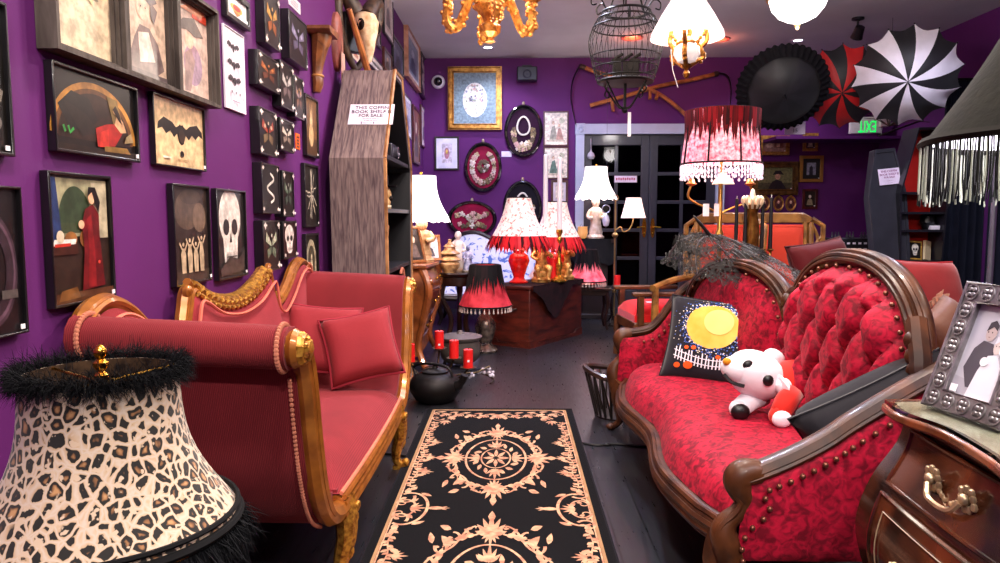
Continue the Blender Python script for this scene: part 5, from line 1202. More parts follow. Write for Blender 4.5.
def lampshade(t, z0, z1, r0, r1, m, belly=-.02, wave=0, wn=8, name='lamp_shade', rim=None, n=48, scallop=0):
    b = MB(); pr = [(lerp(r0, r1, i/10)+belly*sin(PI*i/10), lerp(z0, z1, i/10)) for i in range(11)]
    b.lathe(pr, n=n, wave=wave, wn=wn)
    if scallop:
        b.v = [(x, y, z-(scallop*(.5+.5*cos(12*math.atan2(y, x))) if z < z0+1e-4 else 0)) for x, y, z in b.v]
    b.build(name, m, t, ang=180)
    if rim:
        b = MB(); b.tube([(r0*cos(a), r0*sin(a), z0) for a in [2*PI*i/40 for i in range(40)]], .007, 6, closed=True); b.build('shade_binding', rim, t); b = MB(); b.tube([(r1*cos(a), r1*sin(a), z1) for a in [2*PI*i/32 for i in range(32)]], .006, 6, closed=True); b.build('shade_binding', rim, t)
def bulb(t, z, x=0, y=0):
    b = MB(); b.ball((x, y, z), (.028, .028, .04), 10, 8); b.build('bulb', mat('#fff2dc', emit=9, ehex='#fff0d8'), t)

# ================================================================== LEFT MIDDLE GROUND
WOODR = mat('#a0562a', .35, kind='wood', hex2='#5a290f', scale=6, coat=.4)
DKWOOD = mat('#2c1510', .3, kind='wood', hex2='#140906', scale=7, coat=.5)
def dresser():
    t = thing('bombe_dresser', 'small carved brown dresser with bowed front beside the coffin shelf', 'chest of drawers', (-.95, 6.0, 0), R(90))
    # local: x along wall, -y faces the room
    W_, D = .36, .18
    prof = spline([(0, .10), (.10, .0), (.03, .10), (.02, .20), (.05, .34), (.10, .50), (.13, .64), (.10, .74), (.06, .80)][2:], 5)
    m = MB(); rings = []
    for o, z in prof: rings.append([(-W_-o*.6, D, z), (-W_-o, -D-o*.9, z), (-W_*.4, -D-o*1.15, z), (0, -D-o*1.25, z), (W_*.4, -D-o*1.15, z), (W_+o, -D-o*.9, z), (W_+o*.6, D, z)])
    m.ring_loft(rings); m.build('body', WOODR, t, ang=60)
    m = MB(); m.prism([(-W_-.10, D+.01), (-W_-.12, -D-.11), (0, -D-.16), (W_+.12, -D-.11), (W_+.10, D+.01)], .80, .832); m.build('top', WOODR, t, bevel=.008)
    for z0, z1 in ((.22, .40), (.43, .60), (.63, .77)):
        def fr(u, v):
            z = lerp(z0, z1, v); o = 0
            for (a, za), (b, zb) in zip(prof, prof[1:]):
                if za <= z <= zb: o = lerp(a, b, (z-za)/(zb-za+1e-9))
            x = (2*u-1)*W_*.82; return (x, -D-o*(1.25-.3*abs(2*u-1))-.012, z)
        d = MB(); d.grid(fr, 10, 8); d.tube([fr(i/8, 0) for i in range(9)]+[fr(1, i/4) for i in range(1, 5)]+[fr(1-i/8, 1) for i in range(1, 9)]+[fr(0, 1-i/4) for i in range(1, 4)], .006, 5, closed=True); dr = d.build('drawer', mat('#7a3a1c', .28, kind='wood', hex2='#4a1f0e', scale=5, coat=.5), t)
        for u in (.3, .7): c = fr(u, .5); k = MB(); k.ball((c[0], c[1]-.012, c[2]), (.014, .012, .014), 8, 6); k.build('knob', BRASS, dr)
    for sx in (1, -1):
        m = MB(); m.tube(spline([(sx*(W_+.06), -D-.06, .82), (sx*(W_+.13), -D-.13, .64), (sx*(W_+.06), -D-.07, .36), (sx*(W_+.015), -D-.03, .18), (sx*(W_+.05), -D-.07, .05), (sx*(W_+.08), -D-.1, .015)], 5), [.032]*10+[.026]*16, 8); m.build('leg', WOODR, t)
        m = MB(); m.tube([(sx*W_, D-.03, .22), (sx*(W_+.02), D-.03, 0)], [.03, .02], 8); m.build('leg', DKWOOD, t)
        m = MB()
        for k in range(5): m.ball((sx*(W_+.125-.012*k), -D-.15+.01*k, .70-.045*k), (.02, .016, .026), 7, 5)
        m.build('carved_leaf', mat('#8a4a22', .35, coat=.3), t)
dresser()
def white_lamp(label, x, y, z, h, r0, r1, kind, power=16, base=None, scallop=.02, rz=0, group=None, hs=None):
    t = thing('table_lamp', label, 'lamp', (x, y, z), rz, group)
    base = base or mat('#d8b48a', .45, hex2='#a87848', scale=20)
    sh = hs or h*.42; z0 = h-sh
    if kind == 'figure':
        m = MB(); m.lathe([(.10, 0), (.105, .02), (.085, .035), (.08, .05), (.05, .06)], n=20); m.build('plinth', base, t)
        m = MB(); hb = z0-.06
        m.lathe([(.075, 0), (.08, .05*hb), (.06, .3*hb), (.065, .45*hb), (.07, .6*hb), (.06, .72*hb), (.025, .78*hb), (0, .79*hb)], (0, 0, .05), 16, wave=.06, wn=5); m.ball((0, -.01, .05+.88*hb), (.045, .05, .055), 12, 9)
        for q in (1, -1): m.tube(spline([(q*.06, 0, .05+.68*hb), (q*.095, -.02, .05+.5*hb), (q*.05, -.075, .05+.45*hb)], 4), [.022]*9, 8)
        m.ball((0, .012, .05+.92*hb), (.05, .05, .05), 10, 7); m.build('figure', base, t, ang=180)
    else:
        m = MB(); m.lathe([(.09, 0), (.095, .015), (.05, .03), (.03, .06), (.06, .3*z0), (.08, .5*z0), (.05, .72*z0), (.02, .8*z0), (.014, z0)], n=24); m.build('base', base, t)
    m = MB(); m.tube([(0, 0, z0-.03), (0, 0, h-.02)], .008, 6); m.build('stem', BRASS, t)
    lampshade(t, z0, h, r0, r1, WHITESH, -.035, .02, 12, scallop=scallop)
    m = MB(); m.lathe([(0, .05), (.012, .035), (.008, .02), (.014, .005), (.004, 0)], (0, 0, h-.01), 10); m.build('finial', BRASS, t)
    bulb(t, z0+sh*.45); light('lamp_light', (x, y, z+z0+sh*.45), power, (1, .84, .72), .06)
    return t
white_lamp('white bell-shaped lampshade on a cream cherub base, on the brown dresser', -.74, 5.90, .833, .70, .235, .12, 'figure', 16, hs=.36)
white_lamp('second white lampshade tucked behind the first, against the picture wall', -.93, 6.24, .833, .68, .17, .105, 'urn', 10, hs=.34)
def small_frame(label, x, y, z, rz, w, h, tilt, fm, art, fw=.022):
    t = thing('photo_frame', label, 'picture frame', (x, y, z), 0, tilt=(R(-tilt), 0, R(rz)))
    m = MB(); rect = lambda q: [(-w/2+q, q), (w/2-q, q), (w/2-q, h-q), (-w/2+q, h-q)]
    m.frame(rect(0), rect(fw), 0, -.018); m.build('frame', fm, t, bevel=.003)
    A = Art(w-2*fw+.006, h-2*fw+.006, -.006); art(A); o = A.m.build('photograph', None, t, smooth=False, weld=False); o.location = (0, 0, h/2)
    m = MB(); m.box((0, .002, h/2), (w*.95, .006, h*.95)); m.tube([(0, .006, h*.7), (0, .10, .04)], .008, 5); m.build('easel_back', mat('#141013', .7), t, smooth=False)
TANF = mat('#a06434', .4, kind='wood', hex2='#6e3f1c', scale=10)
small_frame('tall wooden photo frame turned away edge-on at the front of the dresser', -.755, 5.72, .834, 62, .22, .30, 14, TANF, art_port('#3a3230', '#6a5a54'))
small_frame('wooden photo frame with a dark portrait, behind the edge-on frame on the dresser', -.685, 6.0, .834, 25, .20, .22, 14, TANF, art_port('#c9c0cc', '#3c3444', '#d8b8a4'))
# half-moon table with pagoda pot
def side_table():
    t = thing('side_table', 'dark carved small table between dresser and the blue floral settee', 'table', (-.49, 6.55, 0))
    m = MB(); m.lathe([(0, .66), (.17, .66), (.19, .672), (.20, .69), (.19, .70), (0, .70)], n=28, sx=1.0, sy=.9); m.build('tabletop', DKWOOD, t)
    m = MB(); m.lathe([(.165, .58), (.17, .60), (.165, .66)], n=24, sy=.9); m.build('apron', DKWOOD, t)
    for a in (-60, 60, 180):
        c, s = cos(R(a-90)), sin(R(a-90)); m = MB()
        m.tube(spline([(.15*c, .14*s, .60), (.17*c, .16*s, .48), (.08*c, .08*s, .30), (.10*c, .10*s, .14), (.19*c, .18*s, .015)], 5), [.03, .03, .03, .03, .03]+[.024]*16, 8); m.build('leg', DKWOOD, t)
side_table()
CERG = mat('#c9a06a', .35, hex2='#8a5a34', scale=26, coat=.4)
t = thing('ginger_jar', 'amber lidded pot shaped like a little pagoda on the dark carved table', 'pot', (-.56, 6.47, .701))
m = MB(); m.lathe([(.05, 0), (.055, .015), (.085, .05), (.09, .08), (.075, .10), (.10, .115), (.06, .15), (.055, .16)], n=24, wave=.04, wn=6); m.build('body', CERG, t)
m = MB(); m.lathe([(.085, .165), (.09, .175), (.05, .205), (.045, .23), (.06, .235), (.02, .265), (.012, .28), (.016, .295), (0, .305)], n=24, wave=.05, wn=6); m.build('lid', CERG, t)
def porcelain(label, x, y, z, s, m1, m2, rz=0):
    t = thing('figurine', label, 'figurine', (x, y, z), rz)
    m = MB(); m.lathe([(.05*s, 0), (.055*s, .015*s), (.045*s, .02*s)], n=16); m.build('base', m2, t)
    m = MB(); m.lathe([(.045*s, .02*s), (.05*s, .04*s), (.03*s, .12*s), (.034*s, .16*s), (.03*s, .19*s), (.012*s, .205*s), (0, .206*s)], n=14, wave=.08, wn=5); m.ball((0, -.005*s, .228*s), (.022*s, .024*s, .028*s), 10, 8)
    for q in (1, -1): m.tube(spline([(q*.03*s, 0, .185*s), (q*.05*s, -.015*s, .14*s), (q*.015*s, -.045*s, .13*s)], 3), .009*s, 6)
    m.build('figure', m1, t, ang=180)
porcelain('small blue and white figurine beside the amber pagoda pot', -.40, 6.55, .701, .95, mat('#c9c4dc', .25, hex2='#5a608c', scale=24, coat=.5), mat('#a89a90', .4))
porcelain('pale figurine behind the amber pot, in front of the wide oval wreath', -.50, 6.64, .701, 1.45, mat('#e0cfc4', .3, coat=.4), mat('#c9a080', .4), R(30))
# blue floral settee
def floral_settee():
    t = thing('floral_settee', 'blue and white floral settee with dark curved frame behind the crate of lamps', 'sofa', (-.12, 8.15, 0))
    fab = mat('#e8e8f6', .7, hex2='#5a78c0', scale=7, var=.1, sheen=.2); n_ = fab.node_tree.nodes
    for nd in n_:
        if nd.type == 'VALTORGB': nd.color_ramp.elements[0].position = .55; nd.color_ramp.elements[1].position = .60
        if nd.type == 'TEX_NOISE': nd.inputs['Distortion'].default_value = 2
    crest = spline([(-.72, .62), (-.66, .82), (-.50, .98), (-.30, 1.02), (-.08, .93), (.02, .90), (.12, .93), (.38, .97), (.58, .90), (.68, .78), (.74, .62)], 6)
    cl = crest
    m = MB()
    def back(u, v):
        i = u*(len(cl)-1); k = min(int(i), len(cl)-2); f = i-k; x = lerp(cl[k][0], cl[k+1][0], f); zt = lerp(cl[k][1], cl[k+1][1], f)
        return (x, .26-.05*sin(PI*v)+.06*(v-.5), lerp(.40, zt, v))
    m.grid(back, 60, 12); m.prism([(x, z) for x, z in cl]+[(.72, .38), (-.70, .38)], .28, .32, 'y'); m.build('back', fab, t)
    m = MB(); m.tube([(x, .29, z) for x, z in cl], .026, 8); m.build('back_frame', DKWOOD, t)
    m = MB(); m.grid(lambda u, v: ((2*u-1)*.70, -.30+.56*v, .36+.10*((1-(2*u-1)**6)*(1-(2*v-1)**6))**.5), 30, 14); m.box((0, -.02, .34), (1.38, .54, .08)); m.build('seat', fab, t)
    for sx in (1, -1):
        m = MB(); m.grid(lambda u, v: (sx*(.70+.05*sin(PI*v)), -.28+.54*u, lerp(.40, .60+.10*u, v)), 12, 10); m.grid(lambda u, v: (sx*(.75+.03*sin(PI*v)), -.28+.54*u, lerp(.34, .60+.10*u, v)), 12, 10); m.build('arm', fab, t)
        m = MB(); m.tube(spline([(sx*.72, .28, .74), (sx*.74, .0, .66), (sx*.75, -.26, .61), (sx*.74, -.30, .55), (sx*.70, -.29, .40), (sx*.68, -.29, .30)], 5), .026, 8); m.build('arm_frame', DKWOOD, t)
        for y in (-.27, .27): m = MB(); m.tube(spline([(sx*.66, y, .32), (sx*.68, y*1.03, .2), (sx*.66, y, .10), (sx*.69, y*1.05, .012)], 5), [lerp(.034, .018, i/15) for i in range(16)], 8); m.build('leg', DKWOOD, t)
    m = MB(); m.tube([(-.70, -.29, .315), (0, -.32, .29), (.70, -.29, .315)], .03, 8); m.build('seat_rail', DKWOOD, t)
floral_settee()
# floor things by the settee
IRON = mat('#1c1718', .5, .6, var=.3, bump=.2, bscale=40)
def kettle():
    t = thing('iron_kettle', 'squat black iron kettle on the floor beyond the gilt settee', 'kettle', (-.50, 4.62, 0))
    m = MB(); m.lathe([(.10, 0), (.13, .015), (.165, .07), (.168, .11), (.15, .155), (.11, .185), (.075, .195)], n=32); m.build('body', IRON, t)
    m = MB(); m.lathe([(.088, .193), (.09, .203), (.06, .215), (.02, .222), (.014, .235), (.02, .248), (0, .256)], n=24); m.build('lid', IRON, t)
    m = MB(); m.tube(spline([(.13, -.06, .10), (.18, -.09, .15), (.20, -.10, .195)], 5), [.034]*4+[.024]*7, 10); m.build('spout', IRON, t)
    m = MB(); m.tube(spline([(-.13, .06, .16), (-.15, .08, .21), (-.06, .02, .245), (.08, -.05, .235), (.12, -.06, .175)], 6), .009, 8); m.build('handle', IRON, t)
kettle()
def candle(t, x, y, z, r, h, m, sticker=False):
    b = MB(); b.lathe([(0, 0), (r, 0), (r, h), (r*.8, h+.003), (r*.3, h-.004), (0, h-.004)], (x, y, z), 18); o = b.build('candle', m, t)
REDWAX = mat('#e01a1a', .45, var=.05)
def candelabrum():
    t = thing('iron_candelabrum', 'black iron floor candelabrum of curling arms and white berries holding candles', 'candelabrum', (-.555, 5.12, 0))
    spots = [(-.26, -.22, .11), (-.17, -.06, .17), (.02, .12, .235), (.14, -.02, .19), (.25, -.16, .15)]
    m = MB()
    for x, y, z in spots: m.tube(spline([(.03, .02, .03), (x*.4, y*.3-.03, .05), (x*.75, y*.9, z-.075), (x, y, z-.012)], 6), .008, 6)
    for a in range(0, 360, 60): m.tube(spline([(0, 0, .05), (.10*cos(R(a)), .10*sin(R(a)), .06), (.17*cos(R(a+15)), .17*sin(R(a+15)), .025), (.20*cos(R(a+35)), .20*sin(R(a+35)), .009)], 5), .008, 6)
    m.tube(spline([(.06, -.02, .04), (.18, -.10, .05), (.30, -.1, .10), (.40, -.06, .14)], 6), .007, 6); m.tube(spline([(.1, 0, .05), (.3, .1, .06), (.42, .02, .03), (.40, -.04, .01)], 6), .007, 6)
    m.build('arms', mat('#4a3c2c', .35, .8), t)
    for x, y, z in spots:
        d = MB(); d.lathe([(.0, -.012), (.02, -.012), (.055, 0), (.058, .004), (.0, .002)], (x, y, z), 18); d.build('drip_pan', mat('#6a5638', .3, .8), t)
    m = MB(); rnd = random.Random(9)
    for c in ((.26, -.10, .085), (.38, -.05, .11), (.33, -.03, .10), (.42, -.04, .09), (.2, -.12, .08)):
        for k in range(5): m.ball((c[0]+rnd.uniform(-.03, .03), c[1]+rnd.uniform(-.03, .03), c[2]+rnd.uniform(-.02, .02)), .012, 8, 6)
    m.build('berries', mat('#cfc6d2', .25, coat=.4), t, weld=False)
    base = t.location
    for (x, y, z), lab in zip(spots, ('leftmost red pillar candle, low beside the settee arm', 'red pillar candle second from the settee arm, above the kettle', 'tallest-standing red pillar candle at the top of the iron candelabrum', 'red pillar candle just right of the topmost one', 'rightmost red pillar candle with white sticker by the berries')):
        c = thing('pillar_candle', lab, 'candle', (base.x+x, base.y+y, base.z+z+.003), 0, 'red pillar candles on the iron candelabrum')
        b = MB(); r, h = .034, .125; b.lathe([(0, 0), (r, 0), (r, h), (r*.8, h+.003), (r*.3, h-.004), (0, h-.004)], n=18); b.build('wax', REDWAX, c)
        b = MB(); b.tube([(0, 0, h-.006), (.002, 0, h+.012)], .0025, 5); b.build('wick', mat('#141010', .8), c)
        if z in (.15, .235): b = MB(); b.box((.004, -r-.001, .05 if z < .2 else .03), (.016, .002, .014)); b.build('price_sticker', mat('#f2ecf2', .5), c, smooth=False)
candelabrum()
t = thing('cauldron', 'grey iron cooking pot with flat lid and ring handles, behind the candelabrum', 'pot', (-.42, 5.78, 0))
m = MB(); m.lathe([(0, .03), (.12, .03), (.155, .06), (.165, .12), (.155, .20), (.17, .215), (.17, .225), (.15, .225)], n=28)
for a in (60, 180, 300): m.tube([(.11*cos(R(a)), .11*sin(R(a)), .05), (.13*cos(R(a)), .13*sin(R(a)), 0)], [.02, .015], 7)
m.build('pot', mat('#4a423e', .55, .2, var=.2), t)
m = MB(); m.lathe([(.178, .227), (.18, .237), (.12, .252), (.03, .258), (.025, .27), (.018, .282), (0, .284)], n=28); m.build('lid', mat('#5e5250', .55, .2, var=.2), t)
for q in (1, -1): m = MB(); m.tube([(q*(.175+.035*sin(a)), .035*cos(a), .17) for a in [PI*i/10 for i in range(11)]], .007, 6); m.build('ring_handle', IRON, t)
m = MB(); P = spline([(-.30, 3.9, .006), (-.36, 3.6, .006), (-.46, 3.5, .006), (-.75, 3.55, .006), (-.9, 3.3, .006)], 8); m.tube(P, .006, 6)
tag(m.build('power_cord', mat('#0d0c0f', .5), loc=(-.46, 3.5, 0)), 'black power cord curling under the gilt settee', 'cord')
m = MB(); m.tube(spline([(.35, 3.75, .006), (.45, 3.70, .006), (.55, 3.72, .006), (.8, 3.68, .006), (1.1, 3.75, .006)], 8), .006, 6); m.ball((.50, 3.71, .008), (.02, .015, .008), 6, 4)
tag(m.build('power_cord', mat('#0d0c0f', .5), loc=(.5, 3.71, 0)), 'black power cord on the floor under the crimson sofa', 'cord')
PINKSH = mat('#c0323e', .7, emit=.14, ehex='tex', hex2='#8c1620', scale=12)
def red_lamp(label, x, y, z, h, r0, r1, sh, basem, bshape, shm, top='black', beads=True, feathers=False, power=6, group=None, fl=.09):
    t = thing('table_lamp', label, 'lamp', (x, y, z), 0, group); z0 = h-sh
    m = MB(); m.lathe([(a, b*z0) for a, b in bshape], n=24, wave=.03, wn=6); m.build('base', basem, t)
    m = MB(); m.tube([(0, 0, z0*.85), (0, 0, h-.01)], .007, 6); m.build('stem', mat('#17110f', .4, .5), t)
    lampshade(t, z0, h, r0, r1, shm, -.02, .015, 8, rim=mat('#14090b', .7))
    m = MB()
    if top == 'black':
        wisps_on_cone(m, r0, r1, z0, h, 170, sh*.75, .010, BLKS, .015)
        tag(m.build('feather_band', None, t, smooth=False, weld=False), kind='stuff')
    if feathers:
        m = MB(); wisps(m, r0, z0+.015, 260, fl, .016, REDF, .55); tag(m.build('feather_fringe', None, t, smooth=False, weld=False), kind='stuff')
    if beads: bead_fringe(t, r0-.004, z0, 36, .055, mat('#c9bcb4', .15, .2))
    bulb(t, z0+sh*.45); light('lamp_light', (x, y, z+z0+sh*.4), power, (1, .7, .6), .05)
    return t
def wisps_on_cone(mb, r0, r1, z0, z1, n, l, w, mats, off):
    for i in range(n):
        a = 2*PI*i/n+random.uniform(-.05, .05); L_ = l*random.uniform(.35, 1); mb.use(random.choice(mats)); c, s = cos(a), sin(a); sd = Vector((-s, c, 0))*w
        def at(f): zz = z1-(z1-z0)*f; r = lerp(r1, r0, f)-.02*sin(PI*f)+off; return Vector((r*c, r*s, zz))
        f = L_/(z1-z0); p, q, e = at(0), at(f*.6), at(min(f, .97))
        mb.add([tuple(p-sd*.8), tuple(p+sd*.8), tuple(q+sd), tuple(q-sd), tuple(e)], [(0, 1, 2, 3), (3, 2, 4)])
BS1 = [(.10, 0), (.11, .05), (.08, .12), (.05, .2), (.08, .38), (.095, .55), (.07, .72), (.03, .85), (.02, 1.0)]
red_lamp('crimson lampshade with black feathered top, standing low on the floor before the crate', -.235, 6.35, 0, .78, .235, .125, .36, mat('#2a2224', .25, .5, hex2='#7a6a60', scale=18), BS1, PINKSH, power=5)
# ------------------------------------------------ crate with lamps
def crate():
    ang = 57
    t = thing('wooden_chest', 'reddish brown wooden chest half covered by a dark cloth, crowded with lamps', 'chest', (.16, 6.5, 0), R(ang))
    W_, D, H = 1.02, .44, .555; wd = mat('#5a1f12', .4, kind='wood', hex2='#34110a', scale=5, stretch=(1, 1, 4), coat=.3)
    m = MB(); m.box((W_/2, D/2, .04+H/2-.03), (W_, D, H-.05))
    m.build('body', wd, t, bevel=.006)
    m = MB(); m.prism([(0.0, 0), (W_, 0), (W_, .07), (W_-.12, .07), (W_-.15, .035), (.15, .035), (.12, .07), (0, .07)], -.008, .004, 'y'); m.prism([(0, 0), (D, 0), (D, .07), (D-.08, .07), (D-.1, .035), (.1, .035), (.08, .07), (0, .07)], -.008, .004, 'x'); m.build('plinth', wd, t, smooth=False)
    m = MB(); m.box((W_/2, D/2, H-.0), (W_+.03, D+.03, .03)); m.build('lid', wd, t, bevel=.006)
    m = MB(); m.tube([(-.012, D*.3, .36), (-.035, D*.33, .355), (-.035, D*.67, .355), (-.012, D*.7, .36)], .01, 6); m.build('handle', mat('#2a1810', .4, .6), t)
    c = thing('table_cloth', 'dark lace-edged cloth hanging in a point over the front of the wooden chest', 'cloth', (.16, 6.5, .572), R(ang))
    cl = mat('#170c10', .85, hex2='#2a1216', scale=18)
    m = MB()
    def top(u, v): return (.02+u*(W_-.04), -.02+v*(D-.06), .004)
    m.grid(top, 12, 8)
    def hang(u, v):
        x = .02+u*(W_-.04); dep = (.30*max(0, 1-abs(u-.40)/.36)**1.0+.05+.01*sin(u*30)); return (x, -.028-.012*abs(sin(u*9)), .004-dep*v)
    m.grid(hang, 40, 8); m.build('cloth', cl, c)
crate()
ZC_ = .581
def on_crate(px, Y): p = onY(px, 290, Y); return p.x
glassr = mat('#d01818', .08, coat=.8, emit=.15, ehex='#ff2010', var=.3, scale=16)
VASE = [(.085, 0), (.09, .03), (.06, .07), (.05, .12), (.075, .3), (.10, .48), (.085, .6), (.05, .66), (.06, .72), (.03, .78), (.012, .85), (.012, 1.0)]
FLORSH = mat('#f4dccc', .7, emit=.3, ehex='tex', hex2='#a83c30', scale=34, var=.1)
for nd in FLORSH.node_tree.nodes:
    if nd.type == 'VALTORGB': nd.color_ramp.elements[0].position = .52; nd.color_ramp.elements[1].position = .7
la = red_lamp('cream patterned lampshade with red feather fringe on a red glass base', .065, 6.80, ZC_, .80, .255, .11, .37, glassr, VASE, FLORSH, top=None, beads=False, feathers=True, power=8, fl=.15)
lb = red_lamp('cream patterned red-fringed lampshade half hidden behind the white tapers', .44, 7.18, ZC_, .77, .235, .10, .36, glassr, VASE, FLORSH, top=None, beads=False, feathers=True, power=6, fl=.15)
GOLDF = mat('#f0bc6c', .32, .35, hex2='#a86a2c', scale=30)
def cherub(label, x, y, s, rz):
    t = thing('cherub_statue', label, 'statue', (x, y, ZC_), rz)
    m = MB(); m.lathe([(.09*s, 0), (.095*s, .03*s), (.07*s, .05*s), (.075*s, .09*s), (.06*s, .11*s)], n=18, wave=.06, wn=6); m.build('base', GOLDF, t)
    m = MB(); m.M = T(0, 0, .10*s)
    m.lathe([(.055*s, 0), (.065*s, .05*s), (.05*s, .13*s), (.055*s, .18*s), (.03*s, .23*s), (.018*s, .245*s), (0, .25*s)], n=14); m.ball((0, -.01*s, .285*s), (.042*s, .045*s, .048*s), 12, 9)
    for q in (1, -1):
        m.tube(spline([(q*.05*s, -.01*s, .20*s), (q*.095*s, -.03*s, .15*s), (q*.05*s, -.085*s, .18*s if q > 0 else .12*s)], 4), [.02*s]*5+[.015*s]*4, 8)
        m.tube(spline([(q*.03*s, -.02*s, .03*s), (q*.06*s, -.10*s, .04*s), (q*.045*s, -.10*s, -.06*s)], 4), [.032*s]*5+[.022*s]*4, 8)
        m.ball((q*.045*s, -.12*s, -.065*s), (.02*s, .032*s, .016*s), 8, 6)
    m.build('figure', GOLDF, t, ang=180)
    for q in (1, -1):
        m = MB(); m.at(T(q*.05*s, .05*s, .30*s) @ RY(q*28)); m.ball((0, 0, 0), (.035*s, .012*s, .075*s), 10, 8); m.ball((q*.02*s, .004*s, -.03*s), (.03*s, .01*s, .05*s), 8, 6); m.build('wing', GOLDF, t, ang=180)
cherub('gilt cherub statue nearest the red glass lamp base, on the wooden chest', .28, 6.88, .98, R(10))
cherub('gilt cherub statue right of the brass candlestick, on the wooden chest', .53, 7.18, .98, R(-20))
def taper_stick(label, clabel, x, y, hs, hc):
    t = thing('candlestick', label, 'candlestick', (x, y, ZC_))
    m = MB(); m.lathe([(.075, 0), (.08, .015), (.05, .04), (.022, .06), (.018, .10), (.03, .13), (.035, .16), (.018, .20), (.014, hs*.7), (.026, hs*.8), (.014, hs*.86), (.034, hs*.95), (.03, hs), (.014, hs-.005), (0, hs-.005)], n=22); m.build('stick', mat('#e0aa44', .2, .9), t)
    c = thing('taper_candle', clabel, 'candle', (x, y, ZC_+hs-.004))
    m = MB(); m.lathe([(0, 0), (.025, 0), (.022, hc), (.012, hc+.01), (0, hc+.01)], n=16); m.build('wax', mat('#efe0da', .5, var=.03), c)
    m = MB(); m.tube([(0, 0, hc+.005), (.002, 0, hc+.03)], .003, 5); m.build('wick', mat('#141010', .8), c)
p1 = on_crate(559, 6.93); p2 = on_crate(545, 7.10)
taper_stick('slim brass candlestick between the two gilt cherubs', 'tall white taper candle in the front brass candlestick', p1, 6.93, .50, .68)
taper_stick('brass candlestick mostly hidden behind the first cherub', 'tall white taper candle, left of its twin behind the fringed shade', p2, 7.10, .44, .78)
c = thing('votive_candle', 'short red candle standing between the gilt cherubs', 'candle', (.40, 6.98, ZC_)); m = MB(); m.lathe([(0, 0), (.03, 0), (.03, .22), (.02, .225), (0, .218)], n=16); m.build('wax', REDWAX, c); m = MB(); m.tube([(0, 0, .21), (0, 0, .24)], .003, 5); m.build('wick', mat('#141010', .8), c)
c = thing('paper_card', 'white paper card propped behind the red glass lamp on the chest', 'card', (.20, 7.0, ZC_), 0, tilt=(R(-15), R(38), R(0))); m = MB(); m.box((0, 0, .07), (.12, .003, .12)); m.build('card', mat('#e4e0f0', .6), c, smooth=False)
# lamp table and shade right of the chest
def lamp_table():
    t = thing('lamp_table', 'dark slender-legged table standing between the chest and pedestal', 'table', (.84, 7.72, 0))
    m = MB(); m.box((0, 0, .44), (.42, .36, .03)); m.box((0, 0, .40), (.36, .30, .06)); m.build('tabletop', DKWOOD, t, bevel=.006)
    for x in (-.16, .16):
        for y in (-.13, .13): m = MB(); m.tube(spline([(x, y, .40), (x*1.1, y*1.1, .28), (x*.95, y*.95, .12), (x*1.12, y*1.12, .01)], 4), [.024]*5+[.016]*8, 7); m.build('leg', DKWOOD, t)
lamp_table()
red_lamp('small crimson shade with black feathers and bead fringe, right of the chest', .80, 7.62, .456, .40, .20, .09, .33, mat('#2a1a14', .35, .4), BS1, mat('#f07a88', .7, emit=.6, ehex='tex', hex2='#c83a4c', scale=14), power=5)
# pedestal, statue lamp
t = thing('pedestal', 'tall dark pedestal draped with black cloth beside the glazed doors', 'pedestal', (.98, 8.62, 0))
m = MB(); m.box((0, 0, .45), (.30, .30, .90)); m.box((0, 0, .03), (.36, .36, .06)); m.build('column', mat('#1e1013', .4), t, bevel=.008)
m = MB(); n = 40
def drape(u, v):
    a = 2*PI*u; e = .5; c, s = cos(a), sin(a); k = .23*(1+.09*v*sin(7*a)); x = math.copysign(abs(c)**e, c)*k; y = math.copysign(abs(s)**e, s)*k
    return (x*(1+.12*v), y*(1+.12*v), .945-(.26+.05*sin(4*a))*v)
m.grid(drape, n, 8, cu=True); m.ring_loft([[(drape(i/n, 0)[0]*q, drape(i/n, 0)[1]*q, .945) for i in range(n)] for q in (1, .02)], caps=True); m.build('black_drape', mat('#101014', .85), t); m = MB(); m.box((0, 0, .92), (.42, .42, .04)); m.build('cap', mat('#1e1013', .4), t)
white_lamp('scalloped white lampshade on a pale statue, on the black-draped pedestal', .99, 8.58, .948, .84, .25, .13, 'figure', 26, mat('#e6d8cc', .4, hex2='#c4a890', scale=20), .03, hs=.36)
t = thing('votive_holder', 'small tan cup-shaped candle holder left of the statue lamp', 'candle holder', (.83, 8.50, .948)); m = MB(); m.lathe([(.03, 0), (.045, .01), (.06, .06), (.055, .13), (.06, .14), (.05, .14), (.045, .10), (0, .10)], n=18); tag(m.build('cup', mat('#d09a60', .4, emit=.4, ehex='#ffb060'), t))
t = thing('flower_arrangement', 'dark leafy arrangement against the left door jamb behind the statue lamp', 'plant', (.74, 8.85, 0))
m = MB(); m.lathe([(.10, 0), (.11, .02), (.04, .06), (.03, .5), (.05, .8), (.09, .92), (.08, .93), (.03, .90), (0, .9)], n=18); m.build('urn', mat('#17131a', .4), t)
m = MB(); rnd = random.Random(12)
for i in range(70):
    a = rnd.random()*6.28; e = rnd.uniform(.1, 1.4); L_ = rnd.uniform(.1, .24); v = Vector((cos(a)*cos(e), sin(a)*cos(e), sin(e)))*L_; sd = Vector((-sin(a), cos(a), 0))*.022; p = Vector((0, 0, .92)); m.add([tuple(p+v*.3), tuple(p+v*.7+sd), tuple(p+v), tuple(p+v*.7-sd)], [(0, 1, 2, 3)])
tag(m.build('foliage', mat('#1c2a30', .6), t, smooth=False, weld=False), kind='stuff')
